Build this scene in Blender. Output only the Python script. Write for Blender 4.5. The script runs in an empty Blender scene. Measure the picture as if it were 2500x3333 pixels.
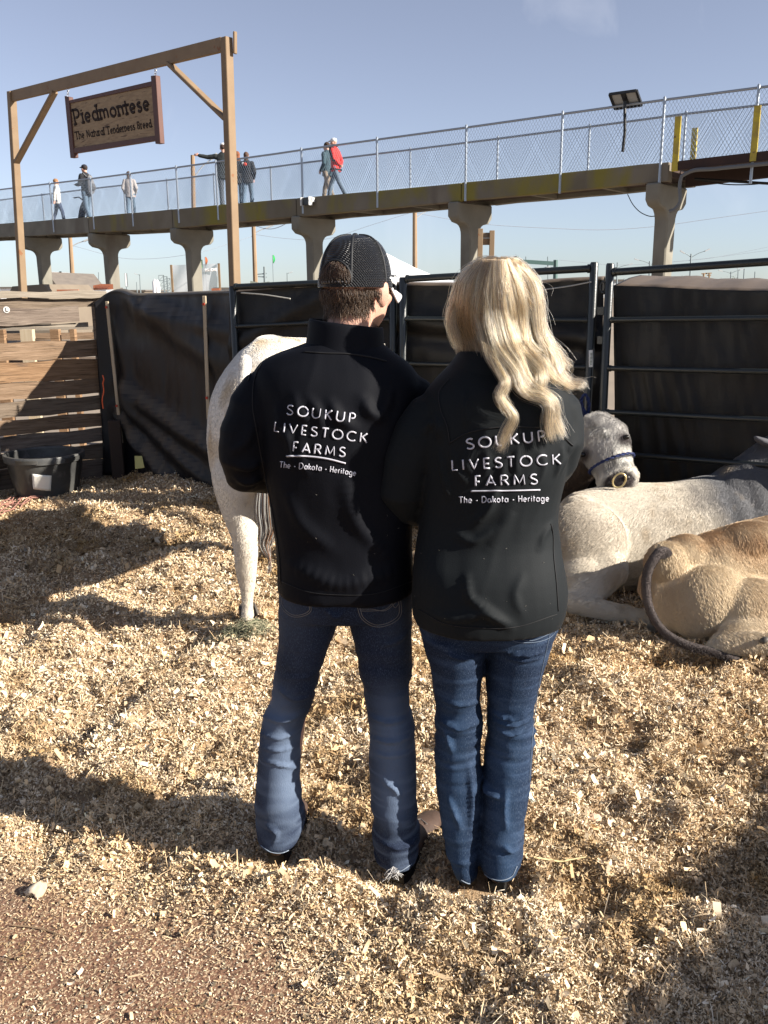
import bpy, math, random
import numpy as np
from mathutils import Vector, Matrix, noise as mnoise
from mathutils.bvhtree import BVHTree
random.seed(7); RNG = np.random.default_rng(7)
SC = bpy.context.scene; COL = SC.collection
R = math.radians

# ---------------------------------------------------------------- camera, sky, sun, exposure
EYE = Vector((0, 0, 1.68)); FPX = 2900.0
PITCH = math.atan((1666.5-945)/FPX); ROLL = R(0.4)
cam_d = bpy.data.cameras.new('camera'); cam = bpy.data.objects.new('camera', cam_d); COL.objects.link(cam)
cam_d.sensor_fit = 'HORIZONTAL'; cam_d.sensor_width = 36; cam_d.lens = 36*FPX/2500
cam_d.clip_start = .05; cam_d.clip_end = 4000
CM = Matrix.Rotation(math.pi/2-PITCH, 3, 'X') @ Matrix.Rotation(-ROLL, 3, 'Z')
cam.matrix_world = Matrix.Translation(EYE) @ CM.to_4x4()
SC.camera = cam

SUN_AZ = math.atan2(-.315, .95)            # direction towards the sun, seen from above (x, y)
SUN_EL = R(26)
world = bpy.data.worlds.new('World'); SC.world = world; world.use_nodes = True
wn = world.node_tree.nodes; wl = world.node_tree.links
bg = wn['Background']; sky = wn.new('ShaderNodeTexSky')
sky.sky_type = 'NISHITA'; sky.sun_disc = False; sky.sun_elevation = SUN_EL
sky.sun_rotation = math.pi/2 - SUN_AZ; sky.altitude = 1600; sky.air_density = 1.0; sky.dust_density = .9; sky.ozone_density = 5.0
hs = wn.new('ShaderNodeHueSaturation'); hs.inputs['Hue'].default_value = .508; hs.inputs['Saturation'].default_value = .58; hs.inputs['Value'].default_value = 1
wl.new(sky.outputs[0], hs.inputs['Color'])
# a faint wisp of high cloud, fixed in the sky
geo = wn.new('ShaderNodeTexCoord'); mp = wn.new('ShaderNodeMapping'); nz = wn.new('ShaderNodeTexNoise'); rp = wn.new('ShaderNodeValToRGB'); mx = wn.new('ShaderNodeMixRGB')
mp.inputs['Scale'].default_value = (5, 5, 2.2); nz.inputs['Scale'].default_value = 1.6; nz.inputs['Detail'].default_value = 7; nz.inputs['Distortion'].default_value = .6
rp.color_ramp.elements[0].position = .60; rp.color_ramp.elements[0].color = (0,0,0,1); rp.color_ramp.elements[1].position = .85; rp.color_ramp.elements[1].color = (.35,.35,.35,1)
mx.inputs[2].default_value = (7.5, 7.6, 8.2, 1)
wl.new(geo.outputs['Generated'], mp.inputs['Vector']); wl.new(mp.outputs[0], nz.inputs['Vector']); wl.new(nz.outputs['Fac'], rp.inputs[0])
wl.new(rp.outputs[0], mx.inputs[0]); wl.new(hs.outputs[0], mx.inputs[1]); wl.new(mx.outputs[0], bg.inputs['Color'])
bg.inputs['Strength'].default_value = .061
sun_d = bpy.data.lights.new('sun', 'SUN'); sun_d.energy = 5.0; sun_d.angle = R(.53); sun_d.color = (1, .93, .83)
sun = bpy.data.objects.new('sun', sun_d); COL.objects.link(sun)
SDIR = Vector((math.cos(SUN_AZ)*math.cos(SUN_EL), math.sin(SUN_AZ)*math.cos(SUN_EL), math.sin(SUN_EL)))
sun.rotation_euler = SDIR.to_track_quat('Z', 'Y').to_euler()
vs = SC.view_settings; vs.view_transform = 'Standard'; vs.look = 'None'; vs.exposure = 1.28; vs.gamma = 1; vs.use_curve_mapping = False
SC.render.engine = 'CYCLES'
SC.cycles.max_bounces = 6; SC.cycles.diffuse_bounces = 2; SC.cycles.transparent_max_bounces = 8
SC.cycles.use_denoising = True

# ---------------------------------------------------------------- where a pixel of the photograph (2500 x 3333) lies in the world
def ray(px, py):
    return (CM @ Vector((px-1250, 1666.5-py, -FPX))).normalized()
def at(px, py, Y):
    d = ray(px, py); return EYE + d*(Y/d.y)
def gnd(px, py, z=0.0):
    d = ray(px, py); return EYE + d*((z-EYE.z)/d.z)
def onp(px, py, P, n):
    d = ray(px, py); return EYE + d*((P-EYE).dot(n)/d.dot(n))
def proj(P):
    v = CM.transposed() @ (Vector(P)-EYE); return (1250 - v.x/v.z*FPX, 1666.5 + v.y/v.z*FPX)

# ---------------------------------------------------------------- objects
def wloc(o):
    v = Vector((0,0,0))
    while o is not None: v += o.location; o = o.parent
    return v
def tag(o, label=None, cat=None, group=None, kind=None):
    if label: o['label'] = label
    if cat: o['category'] = cat
    if group: o['group'] = group
    if kind: o['kind'] = kind
    return o
def thing(name, label, cat, loc=(0,0,0), group=None):
    o = bpy.data.objects.new(name, None); COL.objects.link(o); o.location = loc; o.empty_display_size = .1
    return tag(o, label, cat, group)
def link(name, me, mat, parent=None, shade=True):
    """me is in world coordinates"""
    o = bpy.data.objects.new(name, me); COL.objects.link(o)
    if parent is not None:
        L = wloc(parent); o.parent = parent
        if L.length > 1e-9: me.transform(Matrix.Translation(-L))
    if mat is not None and not me.materials: me.materials.append(mat)
    if shade: me.polygons.foreach_set('use_smooth', np.ones(len(me.polygons), bool))
    return o
def bend(me, deg=35):
    try: me.set_sharp_from_angle(angle=R(deg))
    except Exception: pass

class MB:
    def __init__(s): s.v = []; s.f = []
    def add(s, vs_, fs):
        k = len(s.v); s.v.extend([tuple(v) for v in vs_]); s.f.extend([tuple(i+k for i in f) for f in fs]); return s
    def box(s, c, size, rot=None, taper=1.0):
        x, y, z = (d/2 for d in size); P = []
        for k, (a, b, d) in enumerate([(-1,-1,-1),(1,-1,-1),(1,1,-1),(-1,1,-1),(-1,-1,1),(1,-1,1),(1,1,1),(-1,1,1)]):
            t = taper if d > 0 else 1
            p = Vector((a*x*t, b*y*t, d*z)); P.append((rot @ p if rot else p) + Vector(c))
        return s.add(P, [(0,3,2,1),(4,5,6,7),(0,1,5,4),(1,2,6,5),(2,3,7,6),(3,0,4,7)])
    def bar(s, p0, p1, w, h, up=(0,0,1)):
        """box beam from p0 to p1; w across, h along up"""
        p0 = Vector(p0); p1 = Vector(p1); t = (p1-p0).normalized(); u = Vector(up)
        if abs(t.dot(u)) > .98: u = Vector((0,1,0))
        x = t.cross(u).normalized(); u = x.cross(t).normalized()
        P = []
        for q in (p0, p1):
            for a, b in ((-1,-1),(1,-1),(1,1),(-1,1)): P.append(q + x*(a*w/2) + u*(b*h/2))
        return s.add(P, [(0,3,2,1),(4,5,6,7),(0,1,5,4),(1,2,6,5),(2,3,7,6),(3,0,4,7)])
    def ringloft(s, rings, cap=True, closed=True):
        n = len(rings[0]); V = [p for r in rings for p in r]; Fs = []
        for i in range(len(rings)-1):
            for j in range(n if closed else n-1):
                a = i*n+j; b = i*n+(j+1) % n; Fs.append((a, b, b+n, a+n))
        if cap: Fs.append(tuple(range(n-1, -1, -1))); Fs.append(tuple((len(rings)-1)*n+j for j in range(n)))
        return s.add(V, Fs)
    def tube(s, pts, r, n=8, flat=1.0, up=(0,0,1), cap=True, dome=False):
        """r: radius or list of radii (or (ra, rb) pairs: across, along up)"""
        pts = [Vector(p) for p in pts]; m = len(pts)
        rr = [r]*m if not isinstance(r, (list, tuple)) or (isinstance(r, tuple)) else list(r)
        rr = [(q, q*flat) if not isinstance(q, tuple) else q for q in rr]
        if dome:
            t0 = (pts[0]-pts[1]).normalized(); t1 = (pts[-1]-pts[-2]).normalized()
            a, b = rr[0], rr[-1]; k0 = min(a); k1 = min(b)
            P0 = [pts[0]+t0*k0*.97, pts[0]+t0*k0*.75]; Q0 = [(a[0]*.25,a[1]*.25), (a[0]*.68,a[1]*.68)]
            P1 = [pts[-1]+t1*k1*.75, pts[-1]+t1*k1*.97]; Q1 = [(b[0]*.68,b[1]*.68), (b[0]*.25,b[1]*.25)]
            pts = P0+pts+P1; rr = Q0+rr+Q1; m = len(pts)
        rings = []; px = None
        for i, p in enumerate(pts):
            t = (pts[min(i+1, m-1)]-pts[max(i-1, 0)]).normalized()
            u = Vector(up)
            if px is None:
                if abs(t.dot(u)) > .95: u = Vector((0,1,0)) if abs(t.y) < .9 else Vector((1,0,0))
                x = t.cross(u).normalized()
            else:
                x = (px - t*px.dot(t))
                x = x.normalized() if x.length > 1e-6 else t.orthogonal().normalized()
            px = x; y = x.cross(t).normalized(); a, b = rr[i]
            rings.append([p + x*(a*math.cos(2*math.pi*j/n)) + y*(b*math.sin(2*math.pi*j/n)) for j in range(n)])
        return s.ringloft(rings, cap)
    def ell(s, c, rad, rot=None, nu=16, nv=10):
        c = Vector(c); rings = []
        for i in range(nv+1):
            th = math.pi*(i+.02)/(nv+.04)
            ring = []
            for j in range(nu):
                ph = -2*math.pi*j/nu
                p = Vector((rad[0]*math.sin(th)*math.cos(ph), rad[1]*math.sin(th)*math.sin(ph), rad[2]*math.cos(th)))
                ring.append(c + (rot @ p if rot else p))
            rings.append(ring)
        return s.ringloft(rings)
    def grid(s, G, closed=False):
        n = len(G[0]); V = [p for r in G for p in r]; Fs = []
        for i in range(len(G)-1):
            for j in range(n-1 if not closed else n):
                a = i*n+j; b = i*n+(j+1) % n; Fs.append((a, b, b+n, a+n))
        return s.add(V, Fs)
    def mesh(s, name='m'):
        me = bpy.data.meshes.new(name); me.from_pydata(s.v, [], s.f); me.update(); return me
    def build(s, name, mat, parent=None, shade=True, sharp=35):
        me = s.mesh(name); o = link(name, me, mat, parent, shade)
        if shade and sharp: bend(me, sharp)
        return o
def modmesh(me, mods):
    o = bpy.data.objects.new('tmp', me); COL.objects.link(o)
    for typ, kw in mods:
        m = o.modifiers.new(typ, typ)
        for k, v in kw.items(): setattr(m, k, v)
    dg = bpy.context.evaluated_depsgraph_get(); dg.update()
    out = bpy.data.meshes.new_from_object(o.evaluated_get(dg)); bpy.data.objects.remove(o); bpy.data.meshes.remove(me)
    return out
def fuse(mb, vox, smooth=4, sub=0, adapt=0):
    mods = [('REMESH', dict(mode='VOXEL', voxel_size=vox, adaptivity=adapt))]
    if smooth: mods.append(('SMOOTH', dict(factor=.5, iterations=smooth)))
    if sub: mods.append(('SUBSURF', dict(levels=sub, render_levels=sub)))
    return modmesh(mb.mesh(), mods)
def bevel_build(mb, name, mat, parent, w, seg=1):
    me = modmesh(mb.mesh(), [('BEVEL', dict(width=w, segments=seg, limit_method='ANGLE'))])
    o = link(name, me, mat, parent); bend(me, 30); return o
def getv(me):
    a = np.empty(len(me.vertices)*3); me.vertices.foreach_get('co', a); return a.reshape(-1, 3)
def setv(me, a):
    me.vertices.foreach_set('co', np.ascontiguousarray(a).ravel()); me.update()
def getn(me):
    a = np.empty(len(me.vertices)*3); me.vertices.foreach_get('normal', a); return a.reshape(-1, 3)
def paint(me, cols):
    at_ = me.color_attributes.new('Col', 'FLOAT_COLOR', 'POINT')
    c = np.ones((len(me.vertices), 4)); c[:, :3] = cols; at_.data.foreach_set('color', c.ravel())

# value noise on arrays
_G = RNG.random((64, 64, 64))
def vnoise(p):
    p = np.asarray(p, float); i = np.floor(p).astype(int); f = p-i; f = f*f*(3-2*f)
    out = 0
    for dx in (0,1):
        for dy in (0,1):
            for dz in (0,1):
                w = (f[...,0] if dx else 1-f[...,0])*(f[...,1] if dy else 1-f[...,1])*(f[...,2] if dz else 1-f[...,2])
                out = out + w*_G[(i[...,0]+dx) % 64, (i[...,1]+dy) % 64, (i[...,2]+dz) % 64]
    return out
def fbm(p, octv=4, gain=.5):
    p = np.asarray(p, float); a = 1; s_ = 0; t = 0
    for k in range(octv):
        s_ = s_ + a*vnoise(p*(2**k)+17.3*k); t += a; a *= gain
    return s_/t
def interp(t, xs, ys):
    return np.interp(t, xs, ys)
def spline(pts, n):
    """catmull-rom through pts (list of tuples/Vectors) -> n points"""
    P = np.array([tuple(p) for p in pts], float); m = len(P)
    d = np.r_[0, np.cumsum(np.linalg.norm(np.diff(P, axis=0), axis=1)+1e-9)]
    T = np.gradient(P, d, axis=0) if m > 2 else np.repeat((P[1:2]-P[0:1])/d[-1], 2, 0)
    u = np.linspace(0, d[-1], n); k = np.clip(np.searchsorted(d, u, 'right')-1, 0, m-2)
    h = (d[k+1]-d[k])[:, None]; t = ((u-d[k])[:, None])/h
    return ((2*t**3-3*t**2+1)*P[k] + (t**3-2*t**2+t)*h*T[k] + (-2*t**3+3*t**2)*P[k+1] + (t**3-t**2)*h*T[k+1])

def bodyring(y, xl, xr, Y, hdp, n=32, e=2.3, tilt=0):
    a, b = at(xl, y, Y), at(xr, y, Y); c = (a+b)/2; w = (b.x-a.x)/2; z = c.z; out = []
    for k in range(n):
        t = 2*math.pi*k/n; cs, sn = math.cos(t), math.sin(t); px_ = math.copysign(abs(cs)**(2/e), cs); py_ = math.copysign(abs(sn)**(2/e), sn)
        out.append(Vector((c.x+w*px_, Y+hdp*py_, z+tilt*px_)))
    return out
def rowsloft(rows, n=32, e=2.3, dense=0):
    if dense:
        A = np.array(rows, float); T = spline(A, dense); rows = T.tolist()
    rows = sorted(rows, key=lambda r: r[0], reverse=True); mb = MB(); mb.ringloft([bodyring(*r[:5], n=n, e=e) for r in rows]); return mb

# ---------------------------------------------------------------- materials
def new_mat(name):
    m = bpy.data.materials.new(name); m.use_nodes = True; nt = m.node_tree
    return m, nt, nt.nodes['Principled BSDF']
def mat(name, col, rough=.7, col2=None, nscale=8, nstretch=(1,1,1), ndetail=6, contrast=.25, bump=0, bscale=60, bstretch=None, spec=.4, metal=0, attr=False, sheen=0, trans=0, layers=()):
    m, nt, b = new_mat(name); N = nt.nodes; L = nt.links
    b.inputs['Roughness'].default_value = rough; b.inputs['Metallic'].default_value = metal
    b.inputs['Specular IOR Level'].default_value = spec
    if sheen: b.inputs['Sheen Weight'].default_value = sheen; b.inputs['Sheen Roughness'].default_value = .5
    tc = N.new('ShaderNodeTexCoord')
    def tex(scale, stretch, detail=6, dist=0):
        mp_ = N.new('ShaderNodeMapping'); mp_.inputs['Scale'].default_value = stretch
        t = N.new('ShaderNodeTexNoise'); t.inputs['Scale'].default_value = scale; t.inputs['Detail'].default_value = detail; t.inputs['Distortion'].default_value = dist
        L.new(tc.outputs['Object'], mp_.inputs['Vector']); L.new(mp_.outputs[0], t.inputs['Vector']); return t
    if attr:
        a = N.new('ShaderNodeAttribute'); a.attribute_name = 'Col'; cur = a.outputs['Color']
    else:
        rgb = N.new('ShaderNodeRGB'); rgb.outputs[0].default_value = (*col, 1); cur = rgb.outputs[0]
    def over(cur, c2, scale, stretch, lo, hi, mode='MIX', detail=6):
        t = tex(scale, stretch, detail, .3); r = N.new('ShaderNodeValToRGB')
        r.color_ramp.elements[0].position = lo; r.color_ramp.elements[1].position = hi
        L.new(t.outputs['Fac'], r.inputs[0]); x = N.new('ShaderNodeMixRGB'); x.blend_type = mode
        x.inputs[2].default_value = (*c2, 1); L.new(r.outputs[0], x.inputs[0]); L.new(cur, x.inputs[1]); return x.outputs[0]
    if col2 is not None: cur = over(cur, col2, nscale, nstretch, .5-contrast, .5+contrast, 'MIX', ndetail)
    for ly in layers: cur = over(cur, *ly)
    L.new(cur, b.inputs['Base Color'])
    if bump:
        t = tex(bscale, bstretch or nstretch, 8); bp = N.new('ShaderNodeBump'); bp.inputs['Strength'].default_value = bump; bp.inputs['Distance'].default_value = .01
        L.new(t.outputs['Fac'], bp.inputs['Height']); L.new(bp.outputs[0], b.inputs['Normal'])
    return m
# ================================================================= the ground
DIRT_EDGE = [gnd(x, y) for x, y in ((-500,2500),(0,2620),(450,2740),(900,2870),(1150,3030),(1400,3290),(1600,3800))]
ex = np.array([p.x for p in DIRT_EDGE]); ey = np.array([p.y for p in DIRT_EDGE])
def dirtness(X, Y):
    """1 on the bare dirt in front, 0 on the bedding"""
    yy = np.interp(X, ex, ey)
    w = fbm(np.stack([X*2.2, Y*2.2, X*0+3], -1), 3)-.5
    return np.clip((yy - Y + w*.35)/.35, 0, 1)
MOUNDS = [(gnd(650,1590), .75, .17), (gnd(900,1700), .9, .10), (gnd(2100,2300), .35, .03),
          (gnd(1950,2950), .5, .035), (gnd(2250,2700), .35, .05), (gnd(250,2000), .25, .05), (gnd(980,2900), .22, .035), (gnd(780,2110), .28, .05),
          (gnd(1500,3000), .3, .04), (gnd(2450,2250), .5, .05), (gnd(1650,2300), .4, .03)]
HOLES = [(gnd(2130,2800), .14, .05), (gnd(2280,2500), .2, .05), (gnd(1980,2420), .12, .035), (gnd(1000,2520), .1, .03), (gnd(600,2100), .16, .04), (gnd(1900,2950), .12, .03), (gnd(1130,2560), .12, .04), (gnd(2450,2900), .2, .04), (gnd(950,2060), .12, .035), (gnd(330,2330), .12, .03)]
def height(X, Y):
    X = np.asarray(X, float); Y = np.asarray(Y, float); d = 1-dirtness(X, Y)
    P = np.stack([X, Y, X*0], -1)
    big = (fbm(P*2.2+5, 2)-.5)*.09; mid = (fbm(P*5.5, 3)-.5)*.11 - .05*np.clip(.40-fbm(P*4.3+11, 2),0,1)*3; sml = (fbm(P*20, 3)-.5)*.055
    h = d*(big+mid+sml) + (1-d)*((fbm(P*9, 3)-.5)*.012 - .01)
    for c, r, a in MOUNDS: h = h + a*np.exp(-((X-c.x)**2+(Y-c.y)**2)/(r*r))
    for c, r, a in HOLES: h = h - 1.5*a*np.exp(-((X-c.x)**2+(Y-c.y)**2)/(r*r))
    # trodden flat under the couple's boots
    h = h*(1-np.exp(-(((X-TUBC[0])**2+(Y-TUBC[1])**2)/.16)**2))
    for c in FEET:
        k = np.exp(-(((X-c[0])**2+(Y-c[1])**2)/.012)**2); h = h*(1-k) - k*0.008
    return h
TUBC = (gnd(146,1622).x-.04, gnd(146,1622).y+.22)
FEET = [(gnd(895,2815).x, gnd(895,2815).y), (gnd(1290,2880).x, gnd(1290,2880).y), (gnd(1530,2900).x, gnd(1530,2900).y), (gnd(1625,2915).x, gnd(1625,2915).y)]
gx = np.linspace(-5.2, 5.2, 420); gy = np.concatenate([np.linspace(-2.5, 1.4, 60, endpoint=False), np.linspace(1.4, 9.4, 430)])
GX, GY = np.meshgrid(gx, gy); GZ = height(GX, GY)
edge = np.minimum.reduce([np.clip((GX+5.2)/.8,0,1), np.clip((5.2-GX)/.8,0,1), np.clip((GY+2.5)/.8,0,1), np.clip((9.4-GY)/.8,0,1)])
GZ = GZ*edge + (-.03)*(1-edge)
me = bpy.data.meshes.new('ground')
nx, ny = len(gx), len(gy); idx = np.arange(nx*ny).reshape(ny, nx)
q = np.stack([idx[:-1,:-1], idx[:-1,1:], idx[1:,1:], idx[1:,:-1]], -1).reshape(-1, 4)
me.vertices.add(nx*ny); me.vertices.foreach_set('co', np.stack([GX, GY, GZ], -1).ravel())
me.loops.add(q.size); me.loops.foreach_set('vertex_index', q.ravel()); me.polygons.add(len(q))
me.polygons.foreach_set('loop_start', np.arange(len(q))*4); me.update(calc_edges=True); me.validate()
dv = dirtness(GX, GY).ravel()
red = np.array([.19,.105,.068]); tan = np.array([.36,.25,.15])
wet = np.clip((fbm(np.stack([GX*1.7, GY*1.7, GX*0+9], -1), 3).ravel()-.45)*5, 0, 1)
base = tan[None]*(1-.45*wet[:,None]) + np.array([.38,.24,.09])[None]*.3*wet[:,None]
red2 = red[None]*(1-.3*wet[:,None]) + np.array([.18,.15,.13])[None]*.3*wet[:,None]
paint(me, base*(1-dv[:,None]) + red2*dv[:,None])
M_ground = mat('bedding_and_dirt', None, .95, attr=True, bump=.8, bscale=70, spec=.1, layers=[((.42,.31,.2), 120, (1,1,1), .52, .62), ((.10,.07,.05), 45, (1,1,1), .60, .72)])
tag(link('ground', me, M_ground), kind='structure')
mb = MB(); Rg = [(-5.0,-2.3,5.0,9.2)]
a0, b0, a1, b1 = -5.05, -2.35, 5.05, 9.25; BIG = 2500
mb.add([(-BIG,-BIG,-.034),(BIG,-BIG,-.034),(BIG,BIG,-.034),(-BIG,BIG,-.034),(a0,b0,-.034),(a1,b0,-.034),(a1,b1,-.034),(a0,b1,-.034)], [(0,1,5,4),(1,2,6,5),(2,3,7,6),(3,0,4,7)])
tag(mb.build('far_ground', mat('dry_yard_dirt', (.30,.24,.18), .95, (.22,.18,.14), nscale=.6, bump=.3, bscale=8), shade=False), kind='structure')

# ---------------- wood shavings: loose chips over the bedding
def chips(N, name, size, dirt_part, seed, seg=2, zlift=.0, col_shift=1.0, ymin=1.35, ymax=8.3):
    rg = np.random.default_rng(seed)
    u = rg.random(N*2); Y = ymin*(ymax/ymin)**(u**1.05)
    X = (rg.random(N*2)*2-1)*(.30+.50*Y)*1.02
    d = dirtness(X, Y); keep = rg.random(N*2) < (1-d)+d*dirt_part
    X, Y, d = X[keep][:N], Y[keep][:N], d[keep][:N]; n = len(X)
    Z = height(X, Y)
    k = .75+.32*(Y-1.5)/2.0; k = np.clip(k, .7, 1.9)
    Ln = size[0]*np.exp(rg.normal(0, .42, n))*k*(1-.25*d); Wd = size[1]*np.exp(rg.normal(0, .35, n))*k*(1-.25*d)
    yaw = rg.random(n)*6.283; tilt = rg.normal(0, .62, n)*(1-.75*d); rl = rg.normal(0, .6, n)*(1-.75*d); curl = rg.normal(.25, .55, n)
    A = np.stack([np.cos(yaw)*np.cos(tilt), np.sin(yaw)*np.cos(tilt), np.sin(tilt)], -1)
    B0 = np.stack([-np.sin(yaw), np.cos(yaw), 0*yaw], -1); C0 = np.cross(A, B0)
    B = B0*np.cos(rl)[:,None] + C0*np.sin(rl)[:,None]; C = np.cross(A, B)
    P = np.stack([X, Y, Z + zlift + rg.random(n)*.020*(1-.9*d) + .4*np.abs(np.sin(tilt))*Ln*.5 + .001], -1)
    kf = sum(np.exp(-(((X-c[0])**2+(Y-.02-c[1])**2)/.010)**2) for c in FEET); P[:,2] -= kf*(P[:,2]-Z-.001)*.95
    rows = []
    for i in range(seg+1):
        t = i/seg*2-1; w = Wd*(1-.35*abs(t)*rg.random(n))
        c = P + A*(t*Ln/2)[:,None] + C*((t*t-.4)*curl*Ln*.45)[:,None]
        rows.append(c - B*(w/2)[:,None]); rows.append(c + B*(w/2)[:,None])
    V = np.stack(rows, 1); m = 2*(seg+1); base = (np.arange(n)*m)[:,None,None]
    Q = np.array([[2*i, 2*i+1, 2*i+3, 2*i+2] for i in range(seg)])[None] + base; Q = Q.reshape(-1, 4)
    me = bpy.data.meshes.new(name); me.vertices.add(n*m); me.vertices.foreach_set('co', V.ravel())
    me.loops.add(Q.size); me.loops.foreach_set('vertex_index', Q.ravel().astype(np.int32)); me.polygons.add(len(Q)); me.polygons.foreach_set('loop_start', np.arange(len(Q))*4)
    me.update(calc_edges=True)
    pal = np.array([[.70,.57,.40],[.63,.50,.34],[.78,.68,.52],[.56,.43,.28],[.62,.45,.26],[.84,.77,.65],[.38,.28,.18]]); pr = np.array([.26,.24,.20,.12,.06,.09,.03])
    pal = pal**.96*np.array([.98,.93,.86]); ci = rg.choice(len(pal), n, p=pr); cc = pal[ci]*rg.uniform(.88,1.2,(n,1))
    damp = np.clip((fbm(np.stack([X*1.7, Y*1.7, X*0+9], -1), 3)-.47)*4, 0, 1)[:,None] + 1.6*np.clip((fbm(np.stack([X*5+2, Y*5, X*0+4], -1), 3)-.56)*6, 0, 1)[:,None]
    cc = cc*(1-.26*damp*np.array([.8,.95,1.2])); gold = np.clip((fbm(np.stack([X*1.3+30, Y*1.3, X*0], -1), 3)-.52)*5, 0, 1)[:,None]
    cc = cc*(1-gold*np.array([.0,.04,.11]))*col_shift
    paint(me, np.repeat(np.clip(cc, 0, .92), m, 0))
    return me
M_chip = mat('pine_shaving', None, .75, attr=True, spec=.25)
allc = chips(470000, 'wood_shavings', (.0100, .0042), .14, 3)
tag(link('wood_shavings', allc, M_chip, shade=False), 'pale loose pine shavings bedding the cattle pen floor', 'shavings', kind='stuff')
big = chips(8000, 'large_shavings', (.024, .0125), .05, 5, seg=3, zlift=.004, col_shift=1.08, ymax=6)
tag(link('large_shavings', big, M_chip, shade=False), 'larger curled shavings scattered over the finer bedding', 'shavings', kind='stuff')
stw = chips(14000, 'straw', (.045, .0016), .12, 8, seg=3, zlift=.006, col_shift=1.0, ymax=5)
tag(link('straw', stw, M_chip, shade=False), 'thin dry straw stems strewn among the shavings', 'straw', kind='stuff')
dst = chips(38000, 'sawdust', (.0042, .0022), .6, 12, seg=1, zlift=0, col_shift=1.0, ymin=1.3, ymax=3.4)
tag(link('sawdust', dst, M_chip, shade=False), 'fine sawdust and flakes trodden into the red dirt', 'sawdust', kind='stuff')
drk = chips(9000, 'dark_litter', (.016, .009), .25, 19, zlift=.002, col_shift=.28, ymax=7)
tag(link('dark_litter', drk, M_chip, shade=False), 'dark soiled bits trodden into the pale bedding', 'litter', kind='stuff')
def gz(x, y): return float(height(np.array([x]), np.array([y]))[0])

# ================================================================= plank fence on the left
M_wood_grey = [mat('weathered_plank', c, .9, c2, nscale=3.5, nstretch=(1,1,14), contrast=.18, bump=.7, bscale=7, bstretch=(1.2,1.2,26), spec=.15,
                   layers=[(tuple(v*.35 for v in c), 5, (1,1,22), .58, .66), ((.1,.075,.06), 2.2, (1,1,4), .62, .75)]) for c, c2 in
               (((.20,.155,.115),(.12,.09,.065)), ((.26,.18,.12),(.16,.105,.065)), ((.30,.19,.11),(.17,.10,.055)), ((.22,.175,.14),(.13,.10,.08)))]
M_wood_cap = mat('sunbleached_plank', (.29,.25,.20), .9, (.19,.16,.125), nscale=4, nstretch=(1,1,16), bump=.6, bscale=8, bstretch=(1,1,24), spec=.15)
M_wood_pale = mat('raw_lath', (.50,.42,.30), .8, (.42,.33,.22), nscale=5, nstretch=(9,9,.8), bump=.2, spec=.2)
CORN = at(348, 1300, 8.15); WD = (at(0, 1300, 7.62)-CORN); WD.z = 0; WD.normalize()      # along the wall towards the camera's left
WN = Vector((-WD.y, WD.x, 0)); WN = WN if WN.dot(EYE-CORN) > 0 else -WN
fence = thing('plank_fence', 'weathered rough plank fence with wide gaps behind the black tub', 'fence', (CORN.x, CORN.y, 0))
def wz(y): return at(330, y, 8.13).z
def plank(mbn, s0, s1, z0, z1, off, th=.035, skew=0.0, mat_=None, name='plank', end=.0):
    """a slightly bowed board along the wall between distances s0 and s1"""
    mb = MB(); n = 14; G = []
    ph = random.random()*9
    for i in range(n+1):
        s = s0+(s1-s0)*i/n; sk = skew*(i/n)
        w = .006*math.sin(ph+i*.9)+.004*math.sin(2.3*i+ph); w2 = .007*math.sin(ph*2+i*1.3)
        ch = random.uniform(0,.012) if i in (0, n) else 0
        P = CORN + WD*(s+ch); P.z = 0
        a = P + WN*off; b = P + WN*(off+th)
        G.append([Vector((a.x,a.y,z0+sk+w)), Vector((b.x,b.y,z0+sk+w)), Vector((b.x,b.y,z1+sk+w2)), Vector((a.x,a.y,z1+sk+w2))])
    mb.ringloft(G); return mb.build(name, mat_ or random.choice(M_wood_grey), fence, sharp=25)
ZL = [(948,970,M_wood_cap,-.03,.12),(973,996,None,0,.035)]
plank('x', -.05, 1.9, wz(968), wz(947), -.05, .13, mat_=M_wood_cap)
plank('x', -.02, 1.9, wz(1000), wz(970), 0, .03, mat_=M_wood_grey[0])
pl = plank('x', .20, 1.9, wz(1046), wz(996), .035, .035, skew=-.03, mat_=M_wood_grey[3])
plank('x', .12, 1.9, wz(1060), wz(1050), .0, .03, mat_=M_wood_cap)
rows = [(1159,1104,1),(1228,1166,2),(1279,1231,1),(1332,1285,0),(1384,1341,1),(1434,1391,3),(1486,1441,0),(1549,1491,3)]
for k, (yb, yt, mi) in enumerate(rows):
    plank('x', -.02, 1.9, wz(yb), wz(yt), 0, .035, skew=random.uniform(-.01,.01), mat_=M_wood_grey[mi])
for s in (-.04, 1.35):
    P = CORN + WD*s + WN*(-.09); mb = MB(); mb.box((P.x, P.y, .83), (.13,.13,1.66), Matrix.Rotation(math.atan2(WD.y, WD.x), 3, 'Z'))
    bevel_build(mb, 'post', M_wood_grey[0], fence, .008)
P = at(379,1450,7.86); mb = MB(); mb.box((P.x,P.y,.28), (.11,.10,.60), Matrix.Rotation(.2,3,'Z')); bevel_build(mb, 'corner_post', mat('dark_wet_wood', (.045,.03,.022), .9), fence, .008)
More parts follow.
